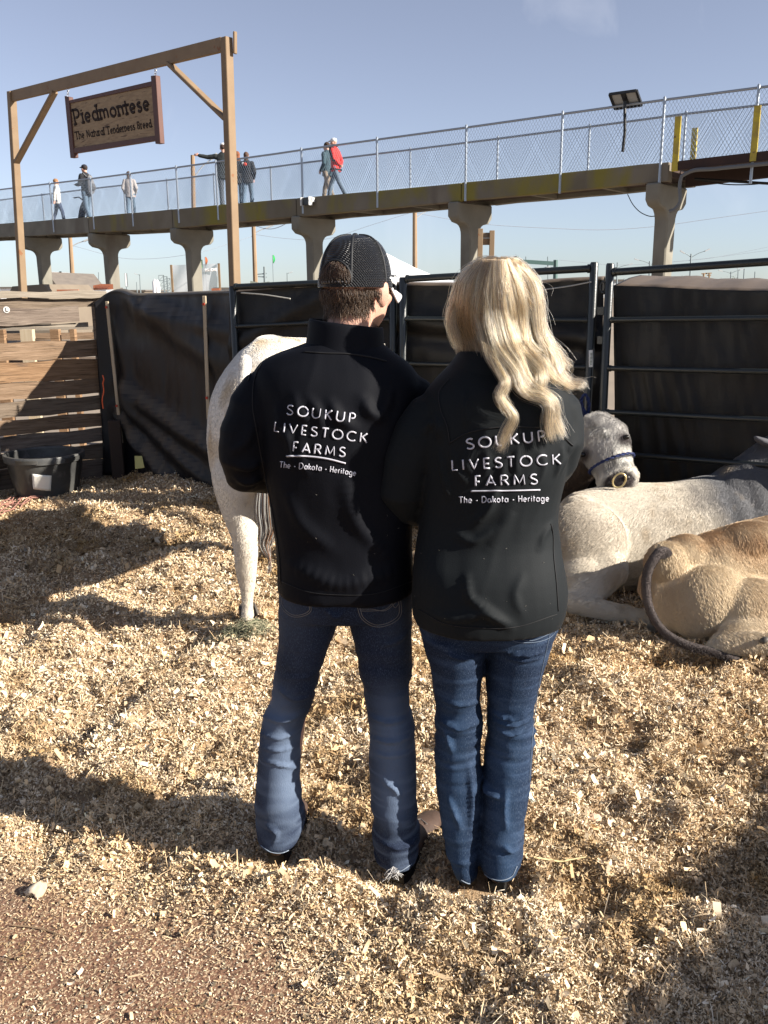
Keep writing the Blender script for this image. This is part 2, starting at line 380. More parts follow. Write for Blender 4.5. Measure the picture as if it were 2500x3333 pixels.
# round tag marked L on the upper board
P0 = CORN + WN*.0722
c = onp(21, 1008, P0, WN); u = -WD; 
mb = MB(); rg = [[c + WN*h + (u*math.cos(a)+Vector((0,0,1))*math.sin(a))*.027 for a in [2*math.pi*j/20 for j in range(20)]] for h in (0,.003)]
mb.ringloft(rg); mb.build('number_tag', mat('tag_plastic', (.45,.43,.40), .5), fence)
mb = MB(); mb.bar(c+WN*.0045-u*.006+Vector((0,0,.016)), c+WN*.0045-u*.006-Vector((0,0,.016)), .006, .003, up=WN); mb.bar(c+WN*.0045-u*.008-Vector((0,0,.014)), c+WN*.0045+u*.012-Vector((0,0,.014)), .006, .003, up=WN)
mb.build('letter', mat('ink_black', (.02,.02,.02), .6), fence)

# unseen planks added behind the left tarpaulin to block sun at the corner
F3 = thing('plank_fence', 'unseen planks added behind the left tarpaulin to block sun', 'fence', (CORN.x, CORN.y+.03, 0)); Q0 = Vector((CORN.x-.02, CORN.y+.02, 0)); Q1 = at(760, 1200, 7.1); Q1.z = 0
for k in range(7):
    mb = MB(); z = .13+k*.225; mb.bar(Q0+Vector((0,0,z)), Q1+Vector((0,0,z)), .03, .215); mb.build('plank', M_wood_grey[k % 4], F3)
# a second, lighter fence seen through the gap
fence2 = thing('rail_fence', 'lighter rail fence beyond, glimpsed through the gap in the planks', 'fence', at(150,1100,9.9))
pq = [at(-60,1100,9.8), at(340,1100,10.1)]
for y0, y1, mm in ((1075,1063,M_wood_cap), (1106,1084,M_wood_grey[1]), (1150,1118,M_wood_cap), (1210,1165,M_wood_grey[3])):
    za, zb = at(150,y0,9.95).z, at(150,y1,9.95).z
    mb = MB(); mb.bar((pq[0].x-.3, pq[0].y, (za+zb)/2), (pq[1].x+.9, pq[1].y+.15, (za+zb)/2), .03, zb-za); mb.build('rail', mm, fence2)
for x, w in ((15,.12),(105,.13),(195,.09),(252,.05)):
    p = at(x, 1100, 9.85); mb = MB(); mb.box((p.x, p.y-.12, .65), (w, .08, 1.3)); mb.build('post', M_wood_pale if x in (105,) else M_wood_grey[2], fence2)

# ================================================================= tarps, steel panels
M_tarp = mat('black_tarp', (.006,.0065,.0095), .48, (.010,.009,.009), nscale=1.4, contrast=.2, bump=.25, bscale=14, spec=.35)
M_tarp_top = mat('dusty_tarp', (.0048,.0052,.0065), .50, (.011,.0095,.008), nscale=2.2, nstretch=(1,1,2), contrast=.16, bump=.3, bscale=12, spec=.3)
M_steel = mat('painted_panel_steel', (.010,.013,.014), .36, (.018,.022,.022), nscale=6, contrast=.3, bump=.08, bscale=80, spec=.5)
def dust_sun_top(m, col, lo=.35, hi=.8):  # dust tan on upward faces, also standing in for sun on the tops
    nt = m.node_tree; N = nt.nodes; L = nt.links; b = N['Principled BSDF']; src = b.inputs['Base Color'].links[0].from_socket
    g = N.new('ShaderNodeNewGeometry'); s_ = N.new('ShaderNodeSeparateXYZ'); r = N.new('ShaderNodeMapRange'); r.inputs['From Min'].default_value = lo; r.inputs['From Max'].default_value = hi
    x = N.new('ShaderNodeMixRGB'); x.inputs[2].default_value = (*col, 1); L.new(g.outputs['True Normal'], s_.inputs[0]); L.new(s_.outputs['Z'], r.inputs['Value']); L.new(r.outputs[0], x.inputs[0]); L.new(src, x.inputs[1]); L.new(x.outputs[0], b.inputs['Base Color'])
dust_sun_top(M_tarp_top, (.13,.10,.075), .45, .9); dust_sun_top(M_tarp, (.10,.085,.065))
def sheet(name, label, top, bot, n=60, m=46, foldf=None, mat_=M_tarp, seed=0, over=None, amp=.018, group=None):
    """a hanging tarpaulin between a top line and a bottom line (lists of points), rolled over at the top"""
    T = spline(top, n); B = spline(bot, n); rows = []
    nrm = np.cross((T[-1]-T[0]), (0,0,1.)); nrm /= np.linalg.norm(nrm); nrm *= 1 if nrm[1] < 0 else -1
    for j in range(m+1):
        t = j/m; P = T*(1-t)+B*t
        q = np.stack([np.linspace(0, 6, n)+seed*7.7, np.full(n, t*2.2), np.full(n, seed*3.1)], -1)
        d = (fbm(q*1.3, 3)-.5)*amp*3.0
        q2 = np.stack([np.linspace(0, 34, n)+t*5*math.sin(seed+1), np.full(n, t*3), np.full(n, seed+.5)], -1)
        d = d + (fbm(q2, 2)-.5)*amp*1.1*(.4+t)
        if foldf is not None: d = d + foldf(np.linspace(0,1,n), t)
        rows.append(P + nrm[None]*d[:,None])
    lip = []
    for k in range(5):
        a = k/4*math.pi*.85
        lip.insert(0, rows[0] - nrm[None]*(.03*math.sin(a)+.0) + np.array([0,0,1.])[None]*(.02*(math.sin(a))) - nrm[None]*.03*(1-math.cos(a)) - np.array([0,0,1.])[None]*(.10*(k/4)**2 if k > 2 else 0))
    if over is not None: lip = [rows[0] - nrm[None]*dd + np.array([0,0,1.])[None]*(zz + (fbm(np.stack([np.linspace(0,9,n), np.full(n,dd*3), np.full(n, seed*1.)],-1),3)-.5)*.03*min(1,dd*5))[:,None] for dd, zz in reversed(over)]
    mb = MB(); mb.grid([[Vector(p) for p in r] for r in lip+rows])
    me = modmesh(mb.mesh(), [('SOLIDIFY', dict(thickness=.003))])
    o = link(name, me, mat_); tag(o, label, 'tarpaulin', group); return o
GR = 'black tarpaulins hung on the pen fence'
def fold_left(x, t):
    out = 0
    for (x0, y0, x1, y1, a, w) in ((.05,.45,.95,.85,.045,.05),(.1,.52,.8,.98,.04,.04),(.05,.6,.55,1.0,.05,.04),(.12,.03,.3,.9,.03,.05),(.2,.0,.9,.35,.03,.07),(.3,.05,.98,.2,.025,.05)):
        dx, dy = x1-x0, y1-y0; L = math.hypot(dx, dy); s = (x-x0)*dy/L - (t-y0)*dx/L
        u_ = ((x-x0)*dx+(t-y0)*dy)/L/L
        out = out + a*np.exp(-(s/w)**2)*np.clip(u_*6,0,1)*np.clip((1.1-u_)*4,0,1)*1.0
    return out*1.7
sheet('tarpaulin', 'black tarpaulin stretched in diagonal folds between two pale laths', [at(310,985,8.02), at(342,960,8.03), at(450,962,7.75), at(600,958,7.35), at(770,952,6.9)],
      [at(338,1545,8.0), at(398,1550,7.93), at(500,1570,7.6), at(620,1580,7.25), at(780,1600,6.85)], foldf=fold_left, seed=1, group=GR, n=90)
sheet('tarpaulin', 'black tarpaulin behind the steel panel left of the capped man', [at(745,952,6.86), at(1000,934,6.55), at(1290,928,6.32)], [at(745,1640,6.8), at(1290,1670,6.3)], seed=2, group=GR, mat_=M_tarp_top, foldf=lambda x, t: .03*np.exp(-((x*.35+t-.25)/.04)**2)+.02*np.exp(-((x*.3+t-.42)/.03)**2))
sheet('tarpaulin', 'black tarpaulin sagging behind the steel panel at the blonde woman', [at(1285,928,6.32), at(1450,930,6.15), at(1650,934,5.98), at(1800,918,5.88), at(1965,890+20,5.76)], [at(1285,1680,6.3), at(1965,1730,5.7)], seed=3, group=GR, mat_=M_tarp_top,
      foldf=lambda x, t: .04*np.exp(-((x*.1-t+.13)/.04)**2)-.03*np.exp(-((x*.08-t+.2)/.03)**2)+.02*np.exp(-(((x-.85)*1.2+t-.55)/.03)**2)+.02*np.exp(-(((x-.8)*1.2+t-.4)/.03)**2))
sheet('tarpaulin', 'dusty black tarpaulin filling the far right steel panel', [at(2000,932,5.72), at(2150,938,5.55), at(2300,946,5.40), at(2480,950,5.22), at(2700,952,5.0)], [at(2000,1730,5.66), at(2700,1760,4.96)], seed=4, group=GR, mat_=M_tarp_top, n=70,
      over=[(.0,.004),(.1,.02),(.25,.045),(.45,.062),(.7,.07),(.75,.02),(.75,-.2)], foldf=lambda x, t: sum(.012*np.exp(-(((x-x0)+ (t-.3)*-.25)/.012)**2)*np.exp(-((t-.45)/.18)**2) for x0 in (.08,.16,.23,.30,.36)))
# pale laths nailed over the tarp
for (x0,y0,x1,y1,Y0,Y1,lab) in ((348,981,396,1442,7.93,7.86,'left'),(665,963,679,1365,7.08,7.05,'right')):
    a, b = at(x0,y0,Y0), at(x1,y1,Y1); o = thing('lath', 'pale wooden lath %s, two red caps' % ('nailed leaning at the corner of the tarpaulin' if lab == 'left' else 'nailed upright beside the white cow'), 'batten', (a.x,a.y,0), 'laths nailed over the left tarpaulin')
    mb = MB(); mb.bar(a, b, .030, .014, up=(-.3,-1,0)); bevel_build(mb, 'strip', M_wood_pale, o, .003)
    for t in ((.04,.73) if lab == 'left' else (.065,.82)):
        p = a.lerp(b, t) + Vector((-.005,-.012,0)); mb = MB(); mb.tube([p, p+Vector((-.002,-.006,0))], .011, 10); mb.build('red_cap', bpy.data.materials.get('cap_red') or mat('cap_red', (.5,.05,.02), .5), o)

def steel_panel(label, xl, yl, Yl, xr, yr, Yr, rails, post_top=(.0,.0), rr=.021, r_post=.026, zmid=None):
    a, b = at(xl, yl, Yl), at(xr, yr, Yr)
    o = thing('steel_panel', label, 'cattle panel', (a.x, a.y, 0), 'dark steel cattle panels along the back')
    for p, dz in ((a, post_top[0]), (b, post_top[1])):
        mb = MB(); top = p.z+dz; mb.tube([(p.x,p.y,.02),(p.x,p.y,top-.01),(p.x,p.y,top)], [r_post,r_post,r_post*.8], 14); mb.build('post', M_steel, o)
    for k, (za, zb) in enumerate(rails):
        r_ = rr*1.05 if k == 0 else rr*.78
        d = (b-a); d.z = 0; d.normalize(); mb = MB(); mb.tube([Vector((a.x,a.y,za))+d*(r_post*.8), Vector((b.x,b.y,zb))-d*(r_post*.8)], r_, 12); mb.build('rail', M_steel, o)
        for p, z_ in ((a, za),(b, zb)):
            s_ = 1 if p is a else -1; mb = MB(); mb.tube([Vector((p.x,p.y,z_))+d*s_*(r_post*.9), Vector((p.x,p.y,z_))+d*s_*(r_post+.014)], r_*1.22, 12); mb.build('rail_sleeve', M_steel, o)
    return o
def zz(x, y, Y): return at(x, y, Y).z
pA = steel_panel('dark steel panel just left of the capped man', 757, 940, 6.78, 1279, 920, 6.25, [(zz(757,934,6.78), zz(1279,910,6.25)), (zz(757,1062,6.78), zz(1279,1040,6.25)), (zz(757,1180,6.78), zz(1279,1185,6.25)), (zz(757,1300,6.78), zz(1279,1330,6.25)), (zz(757,1420,6.78), zz(1279,1480,6.25))], (.02,.05))
pB = steel_panel('dark steel panel behind the heads of the couple', 1312, 912, 6.2, 1934, 872, 5.7, [(zz(1312,908,6.2), zz(1934,874,5.7)), (zz(1312,1037,6.2), zz(1934,1042,5.7)), (zz(1312,1184,6.2), zz(1934,1196,5.7)), (zz(1312,1320,6.2), zz(1934,1340,5.7)), (zz(1312,1450,6.2), zz(1934,1480,5.7))], (.02,.035))
pC = steel_panel('dark steel panel at the right with a fuller top rail', 1986, 876, 5.62, 2640, 843, 4.95, [(zz(1986,886,5.62), zz(2640,843,4.95)), (zz(1986,1041,5.62), zz(2640,1034,4.95)), (zz(1986,1198,5.62), zz(2640,1212,4.95)), (zz(1986,1340,5.62), zz(2640,1370,4.95)), (zz(1986,1472,5.62), zz(2640,1520,4.95))], (.035,.02))
# latch plates, hook loop, tag
for y in (1012, 1107):
    mb = MB(); a, b = at(1944,y,5.66), at(1978,y,5.62); mb.bar(a, b, .012, .052); bevel_build(mb, 'latch_plate', M_steel, pB, .003)
mb = MB(); c = at(1962, 935, 5.63); mb.tube([c+Vector((.016*math.cos(a), 0, .034*math.sin(a))) for a in [k*2*math.pi/14 for k in range(15)]], .004, 6); mb.build('chain_link', M_steel, pC)
a = at(1923, 1167, 5.655); mb = MB(); mb.box(a, (.024, .004, .105), Matrix.Rotation(R(-3),3,'Y')); mb.build('paper_tag', mat('tag_white', (.7,.7,.66), .7), pB)
mb = MB()
for k in range(9): mb.box(a+Vector((.002,-.004,-.035+k*.0085)), (.012 if k % 3 else .008,.002,.0035), Matrix.Rotation(R(-3),3,'Y'))
mb.build('tag_print', mat('tag_ink', (.05,.12,.08), .7), pB)
p = at(2005,950,5.60); mb = MB(); mb.bar(at(1990,935,5.69), at(1974,1330,5.64), .012, .01); tag(mb.build('edge_strip', mat('strip_grey', (.32,.30,.27), .7), pC))
# thin cord slung to the tarpaulin
mb = MB(); mb.tube([Vector(p) for p in spline([at(1680,958,5.86), at(1770,943,5.78), at(1860,930,5.72), at(1925,917,5.66)], 14)], .004, 5)
tag(mb.build('cord', mat('cord_grey', (.35,.34,.32), .8)), 'thin grey cord slung slanting above the sagging tarpaulin', 'cord')
mb = MB(); mb.tube([Vector(p) for p in spline([at(785,953,6.72), at(860,959,6.6), at(945,972,6.5)], 10)], .005, 5)
tag(mb.build('cord', mat('cord_pale', (.45,.43,.38), .8)), 'pale cord hanging slack under the rail left of the cap', 'cord')
# plank screen added outside the picture on the right: it throws the shadow in the lower right corner
L0 = Vector((3.70,.05,0)); L1 = Vector((5.25, 2.10, 0))
scr = thing('shadow_screen', 'unseen plank screen added to shade the lower right ground', 'fence', L0)
for k in range(9):
    mb = MB(); z = .11+k*.205; e0 = L0+(L1-L0)*random.uniform(0,.02); mb.bar(e0+Vector((0,0,z)), L1+Vector((0,0,z)), .03, .19); mb.build('plank', M_wood_grey[k % 4], scr)
for t in (.04,.5,.96):
    p = L0.lerp(L1, t)+Vector((.04,-.05,0)); mb = MB(); mb.box((p.x,p.y,.95), (.09,.09,1.9)); mb.build('post', M_wood_grey[0], scr)
# ================================================================= the timber sign frame
M_pine = mat('yellow_pine_timber', (.235,.165,.10), .7, (.18,.12,.07), nscale=5, nstretch=(1,1,1), contrast=.3, bump=.12, bscale=14, bstretch=(1,1,1), spec=.3, layers=[((.2,.09,.04), 9, (1,1,1), .68, .72)])
M_redwood = mat('stained_red_wood', (.105,.042,.030), .6, (.07,.028,.020), nscale=4, nstretch=(6,6,1), bump=.2, bscale=12, spec=.35)
M_signwood = mat('old_sign_board', (.34,.24,.14), .8, (.23,.155,.09), nscale=2.5, nstretch=(3,3,14), contrast=.2, bump=.4, bscale=5, bstretch=(2,2,20), layers=[((.12,.075,.045), 3, (2,2,16), .60, .68)])
M_carve = mat('burnt_carving', (.022,.012,.009), .9)
FR, FL = at(757, 900, 9.7), at(52, 900, 13.2); FR.z = FL.z = 0
fd = (FL-FR).normalized(); fn = Vector((-fd.y, fd.x, 0)); fn = fn if fn.dot(EYE-FR) > 0 else -fn
def fp(x, y, off=0): return onp(x, y, FR+fn*off, fn)
frame = thing('sign_gateway', 'tall gateway frame of raw pine posts carrying the breed sign', 'gateway', FR)
def timber(name, a, b, w, h, up=(0,0,1), parent=None, m=None):
    mb = MB(); mb.bar(a, b, w, h, up=up); return bevel_build(mb, name, m or M_pine, parent or frame, .006)
zt_r, zt_l = fp(737,122).z, fp(37,298).z
pr_t = fp(737,122); pl_t = fp(37,298)
timber('post', Vector((FR.x,FR.y,0)), Vector((pr_t.x,pr_t.y,zt_r)), .092, .092, up=fn)
timber('post', Vector((FL.x,FL.y,0)), Vector((pl_t.x,pl_t.y,zt_l)), .092, .092, up=fn)
timber('crossbeam', fp(30, 316), fp(724, 145), .045, .135)
timber('crossbeam', fp(752, 137)-fn*.04, fp(757,136)-fn*.04, .04, .20)
timber('brace', fp(178,299), fp(50,536), .04, .085, up=fn)
timber('brace', fp(550,206), fp(737,388), .04, .085, up=fn)
sgn = thing('hanging_sign', 'carved wooden breed sign with red frame hanging from the crossbeam', 'sign', fp(360,400))
def sq(name, poly, off0, off1, m):
    a = [fp(x,y)+fn*off0 for x,y in poly]; b = [fp(x,y)+fn*off1 for x,y in poly]
    mb = MB(); mb.ringloft([a,b]); return bevel_build(mb, name, m, sgn, .004)
sq('board', [(232,336),(502,278),(512,445),(245,484)], -.012, .012, M_signwood)
sq('stile', [(217,313),(231,316),(249,513),(236,515)], -.03, .03, M_redwood)
sq('stile', [(498,248),(514,246),(529,467),(513,469)], -.03, .03, M_redwood)
sq('frame_rail', [(228,328),(499,265),(500,281),(230,338)], -.025, .025, M_redwood)
sq('frame_rail', [(244,483),(511,442),(512,458),(246,500)], -.025, .025, M_redwood)
M_chain = mat('zinc_chain', (.5,.5,.5), .35, metal=.9)
for x, y0, y1 in ((221,286,316),(506,219,250)):
    for k in range(3):
        a, b = fp(x, y0+(y1-y0)*k/3-1), fp(x, y0+(y1-y0)*(k+1)/3+1); c = (a+b)/2; h = (b-a).length/2
        mb = MB(); u = fd if k % 2 else fn
        mb.tube([c+u*(.014*math.cos(t))+Vector((0,0,h*math.sin(t))) for t in [j*math.pi/6 for j in range(13)]], .004, 5); mb.build('chain_link', M_chain, sgn)

# ---- stroke lettering: glyphs as polylines in a box of cap height 1 -----------------
def arc(cx, cy, rx, ry, a0, a1, n=12): return [(cx+rx*math.cos(R(a0+(a1-a0)*k/n)), cy+ry*math.sin(R(a0+(a1-a0)*k/n))) for k in range(n+1)]
GL = {
 'S': (.62, [arc(.32,.76,.25,.23,35,200,9)+[(.16,.60),(.32,.52),(.47,.42)]+arc(.30,.25,.27,.25,20,-150,10)]),
 'O': (.95, [arc(.475,.5,.45,.5,90,450,26)]), 'U': (.78, [[(.06,1),(.06,.36)]+arc(.37,.34,.31,.34,180,360,12)+[(.68,1)]]),
 'K': (.68, [[(.06,0),(.06,1)],[(.62,1),(.08,.45)],[(.22,.57),(.66,0)]]), 'P': (.60, [[(.06,0),(.06,1)],[(.06,1),(.30,1)]+arc(.30,.72,.24,.28,90,-90,9)+[(.20,.44)]]),
 'L': (.46, [[(.06,1),(.06,0),(.42,0)]]), 'I': (.16, [[(.08,1),(.08,0)]]), 'V': (.78, [[(.04,1),(.39,0),(.74,1)]]), 'E': (.50, [[(.46,1),(.06,1),(.06,0),(.46,0)],[(.06,.45),(.42,.45)]]),
 'T': (.64, [[(.02,1),(.62,1)],[(.32,1),(.32,0)]]), 'C': (.86, [arc(.50,.5,.46,.5,48,312,20)]), 'F': (.50, [[(.46,1),(.06,1),(.06,0)],[(.06,.42),(.38,.42)]]),
 'A': (.78, [[(.03,0),(.39,1),(.75,0)],[(.14,.28),(.64,.28)]]), 'R': (.66, [[(.06,0),(.06,1),(.30,1)]+arc(.30,.74,.26,.26,90,-90,9)+[(.16,.48)],[(.30,.48),(.62,0)]]),
 'M': (.92, [[(.05,0),(.12,1),(.46,.12),(.80,1),(.87,0)]]), 'H': (.62, [[(.06,0),(.06,1)],[(.56,0),(.56,1)],[(.06,.5),(.56,.5)]]), 'D': (.78, [[(.06,0),(.06,1),(.26,1)]+arc(.26,.5,.46,.5,90,-90,14)+[(.06,0)]]),
 'h': (.52, [[(.06,0),(.06,1)],arc(.26,.38,.20,.24,180,0,9)+[(.46,0)]]), 'e': (.56, [[(.04,.31),(.48,.31)]+arc(.27,.31,.23,.30,0,310,14)]),
 'a': (.58, [arc(.28,.31,.24,.30,90,450,16),[(.52,.62),(.52,0)]]), 'k': (.46, [[(.06,0),(.06,1)],[(.42,.62),(.08,.26)],[(.18,.36),(.44,0)]]), 'o': (.60, [arc(.29,.31,.25,.30,90,450,16)]),
 't': (.34, [[(.15,.92),(.15,0)],[(.0,.62),(.32,.62)]]), 'r': (.34, [[(.06,0),(.06,.62)],arc(.25,.38,.19,.24,180,75,6)]), 'i': (.14, [[(.07,0),(.07,.62)],[(.07,.82),(.07,.90)]]),
 'g': (.58, [arc(.28,.31,.24,.30,90,450,16),[(.52,.62),(.52,-.12)]+arc(.28,-.12,.24,.20,0,-150,8)]), 'n': (.52, [[(.06,0),(.06,.62)],arc(.26,.38,.20,.24,180,0,9)+[(.46,0)]]),
 'd': (.58, [arc(.28,.31,.24,.30,90,450,16),[(.52,1),(.52,0)]]), 'm': (.84, [[(.06,0),(.06,.62)],arc(.24,.40,.17,.22,180,0,8)+[(.41,0)],arc(.58,.40,.17,.22,180,0,8)+[(.75,0)]]),
 's': (.44, [arc(.22,.47,.17,.15,40,200,7)+[(.22,.32)]+arc(.20,.16,.18,.16,50,-150,8)]), 'u': (.52, [[(.06,.62),(.06,.24)]+arc(.26,.24,.20,.24,180,360,9),[(.46,.62),(.46,0)]]), 'l': (.14, [[(.07,0),(.07,1)]]),
 'N': (.72, [[(.08,0),(.08,1),(.62,0),(.62,1)]]), 'B': (.62, [[(.06,0),(.06,1),(.30,1)]+arc(.30,.77,.2,.23,90,-90,7)+[(.06,.54)],[(.30,.54)]+arc(.30,.27,.26,.27,90,-90,8)+[(.06,0)]]),
 '-': (.34, [[(.04,.34),(.30,.34)]]), '.': (.14, [[(.05,.02),(.09,.04)]]), ' ': (.30, []), 'W': (1.0, [[(.03,1),(.26,0),(.5,1),(.74,0),(.97,1)]]), 'Y': (.66, [[(.03,1),(.33,.45),(.63,1)],[(.33,.45),(.33,0)]])}
def layout(text, gap=.2, slab=False):
    """strokes in (x, y, first?) units of cap height, and the total width"""
    out = []; x = 0
    for ch in text:
        w, st = GL[ch]
        for s_ in st:
            out.append([(x+a, b) for a, b in s_])
            if slab and len(s_) <= 3:
                for e in (s_[0], s_[-1]):
                    if abs(e[1]-round(e[1])) < .02 or abs(e[1]-.62) < .01:
                        out.append([(x+e[0]-.13, e[1]), (x+e[0]+.13, e[1])])
        x += w+gap
    return out, x-gap
def dens(st, step):
    P = []
    for (a, b) in zip(st[:-1], st[1:]):
        L = math.hypot(b[0]-a[0], b[1]-a[1]); n = max(1, int(L/step))
        P += [(a[0]+(b[0]-a[0])*k/n, a[1]+(b[1]-a[1])*k/n) for k in range(n)]
    return P+[st[-1]]
def lettering(name, text, A, B, h, width, mapf, mt, parent, gap=.2, slab=False, curve=None, flat=.45, nrm=None):
    """A, B: pixel of the baseline's ends; h: cap height in pixels; mapf turns a pixel into a point on the surface and its normal"""
    st, W = layout(text, gap, slab); A = np.array(A, float); B = np.array(B, float); d = (B-A); L = np.hypot(*d); d /= L; upv = np.array([d[1], -d[0]]); sx = L/W
    mb = MB()
    for s_ in st:
        P = []; nn = None
        for (a, b) in dens(s_, .16):
            q = A + d*(a*sx) + upv*(b*h)
            if curve: q = q + np.array([0, curve(a/W)])
            r_ = mapf(q[0], q[1])
            if r_ is None: continue
            p, nn = r_; P.append(p)
        if len(P) > 1 and (P[0]-P[-1]).length+ (P[0]-P[len(P)//2]).length > 1e-4: mb.tube(P, [(width, width*flat)]*len(P), 6, up=nn)
    return mb.build(name, mt, parent, sharp=0)
smap = lambda x, y: (fp(x, y, .0135), fn)
lettering('lettering', 'Piedmontese', (244,404), (488,356), 46, .0165, smap, M_carve, sgn, gap=.14, slab=True)
lettering('lettering', 'The Natural Tenderness Breed.', (247,453), (498,412), 23, .0080, smap, M_carve, sgn, gap=.15, slab=True)

# ================================================================= the footbridge
BP = Vector((0, 24, 0)); bd = Vector((1, -.8, 0)).normalized(); bn = Vector((.8, 1, 0)).normalized()      # along, and away from the camera
WIDE = 1.6
def br(x, y, off=0.0): return onp(x, y, BP+bn*off, bn)
M_conc = mat('bridge_concrete', (.23,.215,.18), .9, (.155,.145,.12), nscale=1.6, contrast=.25, bump=.5, bscale=12, spec=.15, layers=[((.13,.11,.09), .9, (1,1,.25), .58, .72)])
M_conc_y = mat('stained_beam_concrete', (.20,.175,.14), .9, (.14,.12,.085), nscale=.8, contrast=.2, bump=.4, bscale=12, spec=.15, layers=[((.20,.17,.045), .9, (1,1,.6), .48, .62), ((.13,.11,.09), 1.2, (1,1,.3), .6, .72)])
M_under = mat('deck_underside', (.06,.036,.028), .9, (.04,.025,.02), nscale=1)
M_galv = mat('galvanised_pipe', (.33,.37,.42), .4, metal=.5); M_wire = mat('galvanised_wire', (.30,.36,.44), .45, metal=.4)
M_yel = mat('yellow_paint_worn', (.55,.42,.03), .6, (.30,.22,.05), nscale=5, contrast=.2, layers=[((.12,.06,.03), 6, (1,1,1), .62, .68)])
M_rust = mat('rusty_girder', (.05,.024,.018), .8, (.028,.015,.012), nscale=3, bump=.3, bscale=20)
bridge = thing('footbridge', 'long concrete footbridge on hammerhead piers with chain link sides', 'bridge', (br(1225,640).x, br(1225,640).y, 0))
topx = [-250,0,575,900,957,1234,1700,2142,2200]; topy = [745,731,680,650,645,619,577,530,524]
botx = [-250,70,542,900,1234,1700,2142,2200]; boty = [788,769,745,712,674,639,593,587]
bt = lambda x: float(np.interp(x, topx, topy)); bb = lambda x: float(np.interp(x, botx, boty))
PIERX = [-95, 130, 350, 620, 1018, 1530, 2172]
joints = [-260, -95, 63, 178, 285, 435, 568, 705, 965, 1228, 1518, 1830, 2168]
joints = [-260, -85, 285, 560, 965, 1500, 2168]
def bs(P): return (P-BP).dot(bd)
# a point of the line s along the bridge has pixel x; invert numerically
xs_ = np.linspace(-400, 2900, 800); ss_ = np.array([bs(br(x, 700)) for x in xs_])
def sx(x): return float(np.interp(x, xs_, ss_))
def zt(s): x = float(np.interp(s, ss_, xs_)); return br(x, bt(x)).z
def P3(s, off, z): p = BP + bd*s + bn*off; return Vector((p.x, p.y, z))
for k in range(len(joints)-1):
    x0, x1 = joints[k]+1, joints[k+1]-1; s0, s1 = sx(x0), sx(x1)
    za, zb = br(x0, bt(x0)).z, br(x1, bt(x1)).z; ha, hb = za-br(x0, bb(x0)).z, zb-br(x1, bb(x1)).z
    for off, nm in ((0, 'edge_beam'), (WIDE-.22, 'edge_beam')):
        mb = MB(); G = []
        for t in np.linspace(0, 1, 9):
            s = s0+(s1-s0)*t; z1 = za+(zb-za)*t+random.uniform(-.008,.008); h = ha+(hb-ha)*t
            G.append([P3(s,off,z1-h), P3(s,off+.22,z1-h), P3(s,off+.22,z1), P3(s,off,z1)])
        mb.ringloft(G); bevel_build(mb, nm, M_conc_y if k >= 2 and off == 0 else M_conc, bridge, .015)
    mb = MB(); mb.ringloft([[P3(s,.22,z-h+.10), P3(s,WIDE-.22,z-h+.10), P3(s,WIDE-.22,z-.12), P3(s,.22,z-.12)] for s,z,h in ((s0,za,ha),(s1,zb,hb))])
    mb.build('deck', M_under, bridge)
    for t in (.35, .7):
        s = s0+(s1-s0)*t; z = za+(zb-za)*t-(ha+(hb-ha)*t); mb = MB(); mb.bar(P3(s,.22,z+.05), P3(s,WIDE-.22,z+.05), .10, .10); mb.build('cross_rib', M_conc, bridge)
for x in PIERX:
    s = sx(x); 
    # the pier's stem stands under the middle: find s so that its middle falls on pixel x
    s = s  - 0.0
    px_mid = proj(P3(s, .7, 4))[0]; s -= (px_mid-x)/((proj(P3(s+1,.7,4))[0]-px_mid))
    z = zt(s) - (br(x, bt(x)).z-br(x, bb(x)).z) - .01
    prof = [(-.08,0),(-.08,-.42),(.05,-.52)]
    for a in np.linspace(90, 0, 7): prof.append((.32+.36*math.cos(R(a))-.0, -.56-.36+.36*math.sin(R(a))))
    prof = [(-.08,0),(-.08,-.34),(.06,-.45)] + [(.22+.26*math.sin(R(a)), -.74+.26*math.cos(R(a))) for a in (15,35,55,75,90)] + [(.50,-z-.05+0)]
    right = [(1.4-u, v) for u, v in reversed(prof)]
    prof = prof + right; zz0 = z
    th = .15; mb = MB()
    mb.ringloft([[P3(s+q, u, zz0+v) for u, v in prof] for q in (-th, th)])
    bevel_build(mb, 'pier', M_conc, bridge, .03)
    mb = MB(); mb.box(P3(s, .25, zz0+.005)+Vector((0,0,0)), (.5,.25,.02), Matrix.Rotation(math.atan2(bd.y, bd.x), 3, 'Z')); mb.build('bearing_pad', M_under, bridge)

